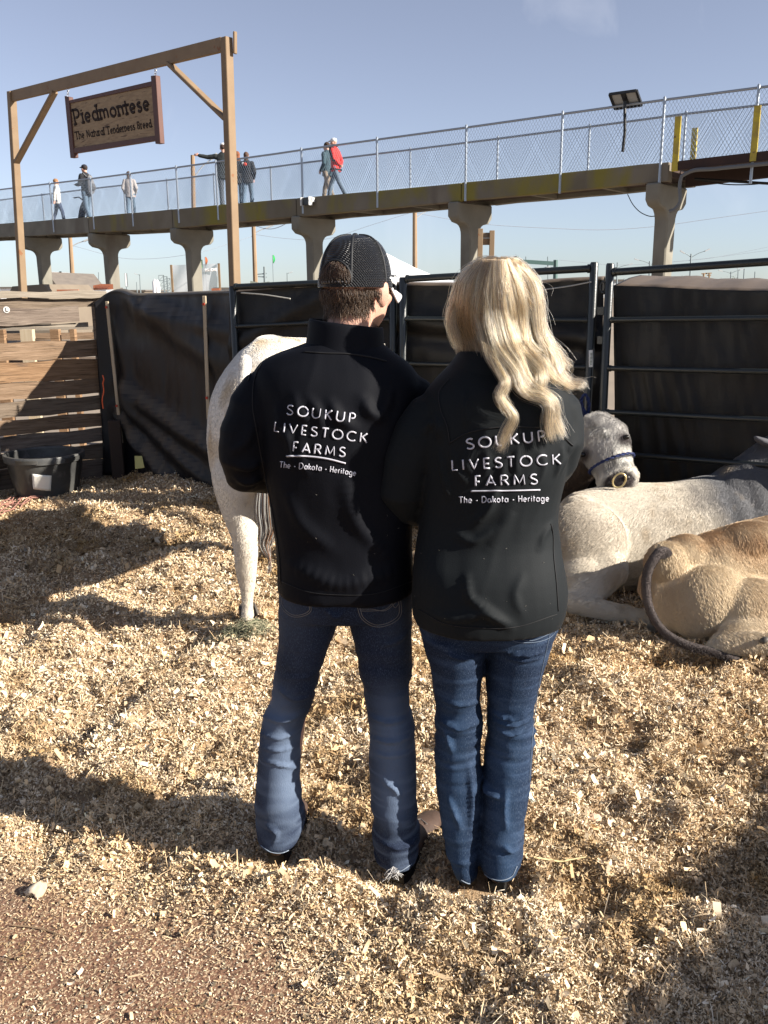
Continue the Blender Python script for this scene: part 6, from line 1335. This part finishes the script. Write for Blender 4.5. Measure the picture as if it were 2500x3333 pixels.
wcol = collar([(1262,1405,1800,2.27,.120,.0),(1225,1425,1790,2.272,.115,.0),(1190,1455,1765,2.275,.105,.004),(1155,1478,1745,2.28,.100,.008),(1132,1492,1738,2.285,.095,.010),(1128,1498,1732,2.286,.092,.010)], M_jacket_w, wj)
seam('seam', [Z6(365,1418),Z6(470,1355),Z6(640,1315),Z6(820,1303),Z6(980,1310),Z6(1130,1345),Z6(1250,1440)], wm, .0019, M_seamj, wj, 60)
seam('seam', [Z6(365,1430),Z6(345,1300),Z6(300,1180),Z6(290,1050),Z6(360,960)], wm, .0016, M_seamj, wj)
seam('seam', [Z6(1090,2000),Z6(1105,2080),Z6(1108,2200),Z3(1128,100),Z3(1140,280)], wm, .0014, M_seamj, wj)
seam('hem_stitch', [Z3(230,270),Z3(400,360),Z3(620,388),Z3(850,385),Z3(1130,300)], wm, .0012, M_seamj, wj)
for args in (('SOUKUP',(1519,1462),(1777,1434),33,.0023,.34),('LIVESTOCK',(1472,1530),(1825,1510),32,.0023,.36),('FARMS',(1546,1581),(1750,1575),32,.0023,.38)):
    lettering('lettering', *args[:5], wm, M_thread, wj, gap=args[5], flat=.6)
seam('underline', [(1533,1598),(1645,1597),(1757,1594)], wm, .0022, M_thread, wj)
lettering('lettering', 'The - Dakota - Heritage', (1494,1637), (1786,1631), 20, .0015, wm, M_thread, wj, gap=.16, flat=.6)
lint(wm, 14, (1350,1750,1830,2030), wj, 5)
WLr = [(2050,1366,1584),(2110,1380,1578),(2158,1396,1572),(2258,1411,1562),(2322,1418,1566),(2372,1420,1566),(2447,1414,1558),(2521,1416,1567),(2596,1424,1567),(2650,1432,1560),(2720,1444,1556),(2780,1458,1553),(2834,1480,1551)]
WRr = [(2050,1586,1806),(2120,1584,1786),(2198,1582,1762),(2260,1584,1748),(2322,1588,1740),(2380,1590,1743),(2447,1582,1738),(2546,1577,1727),(2626,1573,1713),(2700,1567,1702),(2770,1563,1698),(2800,1562,1692),(2826,1568,1684)]
L_ = px_rows(WLr, lambda y: np.interp(y,[2050,2400,2850],[2.26,2.28,2.25]), lambda y: np.interp(y,[2050,2200,2400,2850],[.115,.092,.074,.058])); R_ = px_rows(WRr, lambda y: np.interp(y,[2050,2400,2842],[2.265,2.275,2.23]), lambda y: np.interp(y,[2050,2200,2400,2842],[.115,.092,.074,.066]))
Hh = [(1900,1352,1828,2.26,.125),(1980,1354,1826,2.26,.132),(2030,1360,1818,2.262,.130),(2070,1372,1804,2.265,.115)]
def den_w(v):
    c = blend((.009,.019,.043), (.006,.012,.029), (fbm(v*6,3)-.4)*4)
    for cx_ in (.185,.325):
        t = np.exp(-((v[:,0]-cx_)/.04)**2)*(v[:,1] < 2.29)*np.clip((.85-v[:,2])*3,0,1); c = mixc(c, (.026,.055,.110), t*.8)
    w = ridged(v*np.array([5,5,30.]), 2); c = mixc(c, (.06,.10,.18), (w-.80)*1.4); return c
KF[0] = 2.5; KW[0] = .75
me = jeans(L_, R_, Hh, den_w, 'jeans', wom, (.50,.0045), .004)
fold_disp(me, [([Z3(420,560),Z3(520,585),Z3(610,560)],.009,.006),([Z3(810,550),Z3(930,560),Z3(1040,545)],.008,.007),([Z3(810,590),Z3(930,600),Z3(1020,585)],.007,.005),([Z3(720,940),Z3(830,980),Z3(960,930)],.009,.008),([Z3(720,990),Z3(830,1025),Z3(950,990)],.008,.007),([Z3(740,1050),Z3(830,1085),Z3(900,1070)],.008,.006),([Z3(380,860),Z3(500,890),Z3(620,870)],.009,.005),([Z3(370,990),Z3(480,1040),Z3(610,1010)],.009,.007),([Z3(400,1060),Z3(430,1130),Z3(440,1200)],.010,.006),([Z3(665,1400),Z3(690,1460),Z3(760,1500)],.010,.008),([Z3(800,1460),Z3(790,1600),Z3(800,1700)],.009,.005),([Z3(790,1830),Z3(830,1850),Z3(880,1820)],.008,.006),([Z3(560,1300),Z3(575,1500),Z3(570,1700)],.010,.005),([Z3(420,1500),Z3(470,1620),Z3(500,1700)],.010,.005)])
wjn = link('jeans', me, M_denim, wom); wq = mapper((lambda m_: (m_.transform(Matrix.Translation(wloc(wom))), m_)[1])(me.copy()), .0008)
for poly in ([(820,420),(830,455),(960,485),(1110,430),(1140,350)],[(825,440),(960,472),(1105,418)],[(300,390),(370,435),(480,440)],[(1085,430),(1010,780),(980,1000),(950,1400)]): seam('pocket_stitch', [Z3(*p) for p in poly], wq, .0010, mat('blue_stitch', (.10,.13,.18), .8) if 'blue_stitch' not in bpy.data.materials else bpy.data.materials['blue_stitch'], wjn)
cuff([Z3(505,2040),Z3(550,2062),Z3(600,2062)], wq, wjn); cuff([Z3(640,1985),Z3(700,2030),Z3(770,2042),Z3(830,2020),Z3(870,1950)], wq, wjn)
h1 = gnd(1528,2905); h2 = gnd(1618,2915); boot('boot', h1+Vector((0,.03,0)), h1+Vector((-.02,.26,0)), .17, wom, w=.038); boot('boot', h2+Vector((0,.02,0)), h2+Vector((.05,.26,0)), .17, wom, w=.040)
# her hair
M_bl, nt, b_ = new_mat('blonde_hair'); nt.nodes.remove(b_); hb_ = nt.nodes.new('ShaderNodeBsdfHairPrincipled'); hb_.parametrization = 'COLOR'; hb_.inputs['Roughness'].default_value = .32; hb_.inputs['Radial Roughness'].default_value = .5
at_n = nt.nodes.new('ShaderNodeAttribute'); at_n.attribute_name = 'Col'; nt.links.new(at_n.outputs['Color'], hb_.inputs['Color']); nt.links.new(hb_.outputs[0], nt.nodes['Material Output'].inputs['Surface'])
LOCKS = [  # pixel path in the detail view, start width, full width, tip width (m), strands, depth shift
 ([(600,120),(480,220),(405,390),(378,520),(400,650),(432,745)], .02,.030,.012, 420, .02),
 ([(610,118),(500,240),(440,400),(425,540),(450,660),(480,735)], .02,.030,.012, 420, .01),
 ([(620,115),(530,260),(475,420),(465,560),(520,670),(575,715)], .02,.032,.014, 420, .0),
 ([(640,112),(575,250),(530,420),(540,560),(590,660),(640,730)], .02,.034,.02, 420, 0),
 ([(655,112),(600,250),(565,420),(585,560),(615,660),(650,790),(720,900),(765,1000),(722,1085),(780,1180),(815,1232),(775,1330),(722,1490)], .02,.020,.005, 420, 0),
 ([(665,112),(620,250),(590,420),(605,560),(640,690),(690,800),(740,900),(775,985),(735,1070),(770,1150),(800,1200)], .02,.024,.006, 300, 0),
 ([(690,108),(655,270),(640,450),(660,600),(700,730),(780,840),(840,930),(860,1010),(920,1060),(1030,1090),(1080,1140),(1075,1250),(1100,1405)], .02,.028,.006, 480, 0),
 ([(705,108),(690,280),(690,470),(720,620),(760,740),(830,850),(880,960),(930,1040),(1040,1085),(1105,1130),(1130,1250),(1195,1390)], .02,.028,.006, 480, 0),
 ([(715,108),(720,280),(735,470),(770,620),(810,740),(860,840),(900,930),(960,1010),(1040,1070),(1090,1120),(1110,1240),(1150,1350)], .02,.030,.008, 440, 0),
 ([(735,108),(765,280),(790,470),(815,620),(850,720),(910,800),(970,860),(1015,930),(1015,1000),(975,1060)], .02,.032,.008, 420, 0),
 ([(750,110),(810,270),(850,450),(870,600),(890,700),(950,790),(1005,860),(1025,950),(990,1040)], .02,.034,.008, 420, 0),
 ([(765,112),(850,260),(900,430),(920,580),(950,690),(1020,770),(1100,830),(1180,850),(1205,885),(1165,905)], .02,.032,.008, 380, -.01),
 ([(780,114),(885,240),(945,400),(965,560),(985,670),(1050,750),(1130,820),(1200,860),(1190,900)], .02,.030,.008, 360, 0),
 ([(790,116),(910,220),(975,370),(990,530),(1005,650),(1060,760),(1110,850),(1160,940),(1240,1000),(1320,1005),(1335,1040)], .02,.026,.004, 340, .0),
 ([(800,118),(930,215),(1000,370),(1012,530),(1030,640),(1080,740),(1125,850),(1150,930),(1215,1000),(1260,1030)], .02,.024,.004, 260, .01),
 ([(680,110),(670,260),(700,440),(760,600),(850,720),(930,800),(1010,840),(1060,900),(1110,960),(1180,1000)], .02,.030,.01, 320, .01),
 ([(650,112),(610,240),(610,400),(650,560),(730,690),(800,800),(840,900),(870,980),(940,1040),(1010,1080)], .02,.030,.01, 360, .0)]
rg = np.random.default_rng(33); Bw = bvh_of((lambda m_: (m_.transform(Matrix.Translation(wloc(wom))), m_)[1])(wj.data.copy()))
Bcol = bvh_of((lambda m_: (m_.transform(Matrix.Translation(wloc(wom))), m_)[1])(wcol.data.copy()))
def hairY(x, y):
    d = ray(x, y); best = 9
    h = Bw.ray_cast(EYE, d)
    if h[0] is not None: best = h[0].y
    h = Bcol.ray_cast(EYE, d)
    if h[0] is not None: best = min(best, h[0].y)
    # the skull as an ellipsoid a little larger than the head
    m_ = WR.transposed(); o_ = m_ @ (EYE-WC); dd = m_ @ d; o2 = Vector((o_.x/.082, (o_.y+.01)/.105, (o_.z-.018)/.112)); d2 = Vector((dd.x/.082, dd.y/.105, dd.z/.112)); A = d2.dot(d2); B = o2.dot(d2); C_ = o2.dot(o2)-1; D_ = B*B-A*C_
    if D_ > 0: t = (-B-math.sqrt(D_))/A; best = min(best, (EYE+d*t).y)
    return best
K = 34; allP, allR, allC = [], [], []
pal = np.array([(.44,.27,.125),(.56,.38,.20),(.29,.17,.08),(.70,.52,.31),(.10,.06,.03)]); rootc = np.array([.13,.085,.05])
tt = np.linspace(0,1,K)
LOCKS += [([(600,125),(470,260),(400,430),(385,560),(415,660),(440,735)], .02,.03,.016,300,.03), ([(620,118),(520,300),(480,450),(490,600),(520,700),(540,730)], .02,.034,.02,340,.0),
 ([(640,115),(560,280),(520,450),(530,590),(565,690),(600,728)], .02,.034,.02,340,.0), ([(560,150),(470,300),(430,460),(440,600),(470,690),(500,725)], .02,.034,.02,340,.01),
 ([(810,122),(925,230),(1000,380),(1008,520),(1040,640),(1090,720),(1150,790),(1190,850)], .02,.026,.01,260,.02), ([(720,108),(760,260),(800,420),(830,560),(880,680),(960,770),(1040,850),(1120,900)], .02,.034,.012,340,0),
 ([(540,165),(440,300),(392,450),(372,580),(392,690)], .015,.022,.01,200,.03), ([(830,130),(940,250),(1003,400),(1015,560),(1045,690),(1075,800)], .015,.022,.01,200,.02)]
LOCKS += [([(680,120),(655,350),(640,520),(655,640),(700,740),(750,820)], .02,.034,.02,340,.0), ([(690,120),(680,350),(672,520),(690,640),(730,730),(770,800)], .02,.034,.02,340,.0), ([(650,120),(600,300),(570,450),(575,600),(610,700),(640,790)], .02,.034,.02,340,.005), ([(670,120),(640,300),(625,480),(640,620),(680,740),(720,830)], .02,.034,.02,340,.005),
 ([(630,120),(560,300),(535,470),(540,620),(570,710),(590,760)], .02,.034,.022,340,.01), ([(600,130),(500,300),(455,450),(455,610),(470,700),(480,755)], .02,.034,.022,300,.02)]
NL0 = len(LOCKS)
LOCKS += [([(712,103),(640,106),(570,140),(510,200),(450,300),(410,400)], .008,.022,.02,260,.0), ([(705,103),(660,108),(600,128),(550,185),(505,280),(480,380)], .008,.022,.02,260,-.004), ([(700,103),(680,113),(650,150),(620,220),(600,320),(590,420)], .008,.022,.02,260,-.004),
 ([(715,103),(725,118),(730,170),(735,260),(745,380)], .008,.024,.02,260,-.004), ([(720,103),(760,113),(800,150),(835,230),(860,330),(880,430)], .008,.024,.02,260,-.004), ([(725,103),(785,116),(850,140),(900,195),(945,280),(970,380)], .008,.022,.02,260,.0), ([(725,104),(805,122),(880,155),(935,215),(980,300),(1000,400)], .006,.018,.016,220,.012)]
for li, (pth, w0, w1, w2, ns, dz) in enumerate(LOCKS):
    if li < NL0: pth = [(pth[0][0], 107+((pth[0][0]-705)/75)**2*9)] + list(pth[1:])
    for sub in range(6):
        ox, oy = (0, 0) if sub == 0 else (rg.normal(0, 12), rg.normal(0, 12)); wob = rg.random()*6.28; wa = rg.uniform(2, 8)
        XY = spline([(1300+(x+ox*min(1,i/2.))/2.2114, 800+(y+oy*min(1,i/2.)-(6 if i == 0 else 0))/2.2114, 0) for i, (x, y) in enumerate(pth)], K)[:, :2]
        XY[:,0] += wa*np.sin(tt*(9+3*rg.random())+wob)*np.clip(tt*1.6-.3,0,1)*.5
        Ys = np.array([hairY(x, y) for x, y in XY]); Ys = np.where(Ys > 5, np.nan, Ys); ok = ~np.isnan(Ys); Ys = np.interp(tt, tt[ok], Ys[ok]); Yp = np.pad(Ys, 3, mode='edge'); Ys = np.min([Yp[j:j+K] for j in range(7)], 0)-.006; Ys = np.convolve(np.pad(Ys, 3, mode='edge'), np.ones(7)/7, 'valid'); Ys = np.clip(Ys, None, 2.30)
        for q_ in range(1, K): Ys[q_] = min(Ys[q_], Ys[q_-1]+(.0035 if q_ > 4 else .02))
        Ys = Ys-.010+dz*.6-.024*rg.random()
        C = np.array([tuple(at(x, y, Y)) for (x, y), Y in zip(XY, Ys)]); T = np.gradient(C, axis=0); T /= np.linalg.norm(T, axis=1)[:,None]
        S = np.cross(T, np.array([0,1.,0])); S /= np.linalg.norm(S, axis=1)[:,None]+1e-9; D = np.cross(T, S); D *= np.sign(D[:,1:2]+1e-9)
        W = np.interp(tt, [0,.3,.6,.85,1], [w0, w1, w1*.72, w1*.33, w2*.9])*(.55 if sub == 0 else .33); n_ = int(ns*(.5 if sub == 0 else .34))
        a = rg.normal(0,.55,(n_,1)); b = rg.normal(0,.5,(n_,1)); ph = rg.random((n_,1))*6.28; ln = 1-.42*rg.random((n_,1))**1.6
        g = tt[None]*ln; idx_f = g*(K-1); i0 = np.clip(idx_f.astype(int),0,K-2); fr_ = (idx_f-i0)[...,None]
        gat = lambda A: A[i0]*(1-fr_)+A[i0+1]*fr_
        frz = .0026*np.sin(g*(14+6*rg.random((n_,1)))+ph)*g + rg.normal(0,1,(n_,1))*.0065*g**1.3
        Pn = gat(C)+gat(S)*(a*gat(W[:,None])[...,0]+frz)[...,None]+gat(D)*(np.abs(b)*gat(W[:,None])[...,0]*.35)[...,None]
        tone = fbm(np.concatenate([a*2.2+li*3.1, b*0+sub*5.3, a*0+li], 1), 2)
        ci = np.clip((rg.normal(0,.7,n_)+(tone-.5)*7+1.3), 0, 3).astype(int); ci = np.where(rg.random(n_) < .14+.45*(tone < .40), 4, ci)
        shd = rg.choice([.42,.68,.95,1.12], p=[.13,.2,.4,.27]); cc3 = (pal[ci]*shd*rg.uniform(.85,1.1,(n_,1)))[:,None,:]; rk = (np.clip(1-g*4.0,0,1)*.75)[...,None]; allC.append(cc3*(1-rk)+rootc*rk)
        allP.append(Pn); allR.append(np.full((n_,1), .00030)*np.interp(tt,[0,.8,1],[1,.95,.35])[None])
# flyaways
nf = 700; base_i = rg.integers(0, len(allP), nf); fl_ = []
for k in range(nf):
    A = allP[base_i[k]]; s_ = A[rg.integers(0, len(A))].copy(); amp = rg.uniform(.004,.028); ph = rg.random()*6.28; fq = rg.uniform(3,9); st0 = rg.uniform(.1,.7); e = np.clip((tt-st0)/(1-st0),0,1)
    s_[:,0] += amp*e*(np.sin(fq*tt+ph)*.7+.5); s_[:,2] += amp*.6*e*np.sin(fq*1.3*tt+ph*2); s_[:,1] -= .02*e*rg.random(); fl_.append(s_)
allP.append(np.array(fl_)); allC.append(np.tile([.55,.40,.23],(nf,K,1))); allR.append(np.full((nf,K), .00020))
hair_obj('hair', np.concatenate(allP), np.concatenate(allR), np.concatenate(allC), M_bl, wom)
# scalp underlayer so that no skin shows
mb = MB(); mb.ell(WC+WR@Vector((0,-.012,.012)), (.076,.092,.098), WR, 28, 18); mb.tube([WC+WR@Vector((-.0,-.01,-.02)), at(1572,1110,2.315), at(1580,1165,2.315)], [(.078,.08),(.080,.080),(.075,.072)], 18); me = fuse(mb, .008, 3)
v = getv(me); fcut = None; link('hair_underlayer', me, mat('hair_dark_blonde', (.12,.08,.045), .6, (.22,.155,.09), nscale=12, nstretch=(5,5,.4), bump=.5, bscale=40, bstretch=(3,3,.2)), wom)

# ---------------------------------------------------------------- people on the footbridge
def fabric(name, c): return bpy.data.materials.get(name) or mat(name, c, .85, tuple(v*.75 for v in c), nscale=4)
def walker(label, foot, hgt, yaw, top, legs, hairc, hat=None, stride=.18, arms=('down','down'), lean=0, extra=None, hairlen=0, scale_w=1.0, coatlen=.0, skirt=None):
    """a full figure; foot: point under the hips; yaw 0 looks away from the camera; arms: name of each arm's pose"""
    o = thing('person', label, 'person', foot, 'people walking on the footbridge'); Rm = Matrix.Rotation(yaw, 3, 'Z'); k = hgt/1.75
    Q = lambda x, y, z: foot + Rm @ (Vector((x*scale_w if z > .75 else x, y+lean*max(0,z-.9), z))*k)
    body, coat_, trou = MB(), MB(), MB()
    HCc = Q(0,.02,1.63); hm, HPp = head_mb(HCc, Rm, .98*k); 
    HPl = HPp
    body.add(hm.v, hm.f)
    body.tube([Q(0,0,.95), Q(0,0,1.2), Q(0,0,1.42), Q(0,.0,1.5)], [(.13*k,.08*k),(.12*k,.08*k),(.15*k,.08*k),(.06*k,.06*k)], 12, up=tuple(Rm@Vector((0,1,0))))
    coat_.tube([Q(0,0,.80-coatlen), Q(0,0,.92), Q(0,.0,1.1), Q(0,0,1.3), Q(0,0,1.42), Q(0,.01,1.52)], [(.19*k*scale_w,.135*k),(.185*k*scale_w,.13*k),(.175*k*scale_w,.125*k),(.20*k*scale_w,.13*k),(.17*k*scale_w,.11*k),(.07*k,.07*k)], 18, up=tuple(Rm@Vector((0,1,0))))
    sh = {}
    for s, pose in ((-1, arms[0]), (1, arms[1])):
        S_ = Q(s*.18,0,1.40)
        E_, W_ = {'down': (Q(s*.24,-.02,1.12), Q(s*.25,.06,.86)), 'point': (Q(s*.38,.05,1.38), Q(s*.58,.07,1.42)), 'back': (Q(s*.25,-.08,1.13), Q(s*.06,-.16,1.0)), 'pocket': (Q(s*.27,-.06,1.12), Q(s*.20,.10,.95)), 'fwd': (Q(s*.22,.06,1.15), Q(s*.12,.30,1.15)), 'swing': (Q(s*.24,-.12,1.15), Q(s*.25,-.16,.90))}[pose]
        body.tube([S_,E_,W_], [.035*k,.03*k,.024*k], 8, dome=True); hand(body, W_, (W_-E_), Rm@Vector((0,1,0)) if pose != 'point' else Vector((0,0,1)), k, thumb=-1)
        coat_.tube([S_,E_,W_.lerp(E_,.04)], [(.070*k,.070*k),(.058*k,.058*k),(.045*k,.045*k)], 12, dome=True)
    for s in (-1,1):
        st = stride*s; H_, K_, A_ = Q(s*.09,0,.88), Q(s*.10,st*.7+.03,.48), Q(s*.10,st*1.15-(.06 if st < 0 else 0),.09+(.03 if st < -.1 else 0))
        body.tube([H_,K_,A_], [.06*k,.045*k,.033*k], 8); trou.tube([Q(s*.085,0,.93),H_,H_.lerp(K_,.5),K_,K_.lerp(A_,.5),A_], [(.098*k,.11*k),(.096*k,.105*k),(.08*k,.085*k),(.065*k,.068*k),(.062*k,.066*k),(.062*k,.065*k)], 14)
        fd_ = Rm @ Vector((0,1,0)); mb = MB(); mb.tube([A_-fd_*.05*k-Vector((0,0,.035*k)), A_+fd_*.05*k-Vector((0,0,.03*k)), A_+fd_*.17*k-Vector((0,0,.05*k))], [(.038*k,.042*k),(.044*k,.045*k),(.038*k,.028*k)], 12, dome=True); mb.build('shoe', fabric('dark_shoe', (.04,.03,.025)), o)
    me = fuse(body, .012*k, 2); link('body', me, M_skin, o)
    me = fuse(coat_, .014*k, 4); v = getv(me); n = getn(me); v += n*((ridged(v*9)-.6)*.016)[:,None]; setv(me, v); link('jacket', me, top, o)
    me = fuse(trou, .014*k, 3); v = getv(me); n = getn(me); v += n*((ridged(v*np.array([6,6,16.]))-.6)*.012)[:,None]; setv(me, v); link('trousers', me, legs, o)
    eyes(HPl, o, k)
    if hairc:
        mb = MB(); mb.ell(HPl(0,-.022,.028), (.085*k,.098*k,.095*k), Rm, 18, 12)
        if hairlen: mb.tube([HPl(0,-.045,.0), HPl(0,-.075,-.09), HPl(0,-.09,-.10-hairlen)], [(.075*k,.05*k),(.075*k,.045*k),(.045*k,.025*k)], 12, up=tuple(Rm@Vector((0,1,0))), dome=True)
        me = fuse(mb, .011*k, 2); v = getv(me); v += getn(me)*((ridged(v*np.array([26,26,8.]))-.6)*.012)[:,None]; setv(me, v); link('hair', me, fabric('hair_%d' % int(hairc[0]*100), hairc), o)
    if hat:
        mb = MB(); mb.ell(HPl(0,-.01,.058), (.088*k,.102*k,.075*k), Rm, 18, 10); mb.tube([HPl(0,.06,.055), HPl(0,.12,.045), HPl(0,.165,.035)], [(.078*k,.008*k),(.075*k,.006*k),(.045*k,.005*k)], 12, up=(0,0,1)); hh = mb.build('cap', hat, o, sharp=50)
    return o, Q, HPl, Rm, k
def deck_at(x, off):
    # point on the deck under pixel x at a distance off from the near edge
    s = sx(x)
    for _ in range(5): s -= (proj(P3(s, off, zt(s)))[0]-x)*.009
    return P3(s, off, zt(s)-.10)
NV = fabric('navy_denim', (.03,.045,.09)); BJ = fabric('black_coat', (.013,.014,.018)); LJ = fabric('light_denim', (.09,.14,.20))
def hgt_px(foot, ytop): # height that reaches pixel row ytop
    d = proj(foot+Vector((0,0,1.7))); b = proj(foot); return 1.7*(b[1]-ytop)/(b[1]-d[1])
f = deck_at(190,.75); walker('person in a white coat and dark jeans walking at the left end', f, hgt_px(f,581), R(-62), fabric('white_coat', (.68,.66,.62)), NV, (.28,.14,.06), stride=.16, arms=('down','swing'), scale_w=1.12)
f = deck_at(287,.7); o, Q, HPl, Rm, k = walker('person in black with a dark cap carrying a grey backpack', f, hgt_px(f,536), R(62), BJ, LJ, (.03,.02,.015), hat=fabric('navy_cap', (.02,.02,.03)), stride=.10, arms=('fwd','fwd'))
bp_ = thing('backpack', 'grey backpack on the back of the dark capped walker', 'backpack', Q(0,-.2,1.1)); mb = MB(); mb.tube([Q(0,-.20,.92), Q(0,-.23,1.1), Q(0,-.20,1.36)], [(.14,.08),(.15,.11),(.11,.06)], 14, up=tuple(Rm@Vector((0,1,0))), dome=True); mb.build('sack', fabric('grey_pack', (.17,.17,.18)), bp_)
mb = MB(); mb.tube([Q(0,-.31,.98), Q(0,-.33,1.05), Q(0,-.31,1.14)], [(.09,.03),(.10,.04),(.09,.03)], 12, up=tuple(Rm@Vector((0,1,0))), dome=True); mb.build('pocket', fabric('dark_pack', (.08,.08,.085)), bp_)
for s in (-1,1): mb = MB(); mb.tube([Q(s*.10,-.15,1.38), Q(s*.11,-.03,1.49), Q(s*.11,.12,1.36), Q(s*.12,.10,1.15)], [(.02,.008)]*4, 8); mb.build('strap', fabric('grey_pack', (0,0,0)), bp_)
pr_ = thing('pushchair', 'small dark folded pushchair at the side of the backpack walker', 'pushchair', deck_at(270,.6)); c = deck_at(272,.6)
mb = MB(); mb.tube([c+Vector((-.12,0,.08)), c+Vector((.0,0,.45)), c+Vector((.10,.02,.75))], [(.10,.14),(.13,.15),(.08,.10)], 12, dome=True); mb.build('seat', BJ, pr_)
mb = MB(); mb.tube([c+Vector((.08,0,.7)), c+Vector((-.12,0,.85)), c+Vector((-.30,0,.83))], .022, 8); mb.build('handle', BJ, pr_)
for dx in (-.14,.12): mb = MB(); mb.tube([c+Vector((dx,-.02,.09)), c+Vector((dx,.02,.09))], .09, 16); mb.build('wheel', BJ, pr_)
f = deck_at(427,.8); walker('person in a short grey jacket and slim jeans walking away', f, hgt_px(f,557), R(8), fabric('stone_jacket', (.36,.33,.32)), LJ, (.10,.06,.04), stride=.10, arms=('pocket','pocket'), hairlen=.10, scale_w=.95)
f = deck_at(735,.35); walker('person in dark clothes and white cap pointing out to the left', f, hgt_px(f,466), R(14), fabric('dark_green_coat', (.018,.022,.022)), fabric('grey_jeans', (.05,.06,.075)), (.08,.05,.04), hat=fabric('white_cap', (.7,.7,.7)), stride=.06, arms=('point','down'), scale_w=1.15)
f = deck_at(779,.9); walker('person with auburn hair half hidden behind the frame post', f, hgt_px(f,492), R(20), BJ, LJ, (.20,.07,.03), stride=.12, arms=('down','down'), hairlen=.14)
f = deck_at(808,.7); o, Q, HPl, Rm, k = walker('person in dark coat with a red shoulder badge beside the frame post', f, hgt_px(f,494), R(-6), BJ, LJ, (.09,.05,.035), stride=.13, arms=('fwd','pocket'), hairlen=.06)
mb = MB(); mb.ell(Q(-.02,-.125,1.36), (.06,.03,.05), Rm); mb.build('badge', fabric('badge_red', (.6,.06,.03)), o); mb = MB(); mb.ell(Q(-.09,-.12,1.38), (.04,.02,.04), Rm); mb.build('patch', fabric('patch_white', (.7,.7,.7)), o)
f = deck_at(1095,.35); o, Q, HPl, Rm, k = walker('person in a red and black jacket striding left with hands behind', f, hgt_px(f,449), R(68), fabric('red_jacket', (.62,.035,.03)), fabric('faded_jeans', (.10,.14,.19)), None, hat=fabric('white_cap', (.7,.7,.7)), stride=.26, arms=('back','back'), scale_w=1.1, lean=.06)
for z0, z1, w in ((1.36,1.50,.17),):
    mb = MB(); mb.tube([Q(-.10,.02,1.36), Q(-.16,.02,1.42), Q(-.19,.0,1.30), Q(-.245,-.07,1.12)], [(.06,.06),(.078,.078),(.072,.072),(.060,.060)], 12, dome=True); mb.build('black_sleeve', BJ, o)
mb = MB(); mb.tube([Q(0,0,.84), Q(0,0,.88)], [(.218,.15),(.215,.148)], 20, up=tuple(Rm@Vector((0,1,0)))); mb.build('black_hem', BJ, o)
mb = MB(); mb.ell(HPl(0,-.045,-.10), (.08,.08,.05), Rm); mb.build('black_collar', BJ, o)
f = deck_at(1068,1.3); walker('companion in teal and white mostly hidden by the red jacket', f, hgt_px(f,462), R(60), fabric('teal_coat', (.035,.07,.09)), fabric('tan_trousers', (.30,.24,.18)), (.05,.03,.02), stride=.2, arms=('pocket','down'))
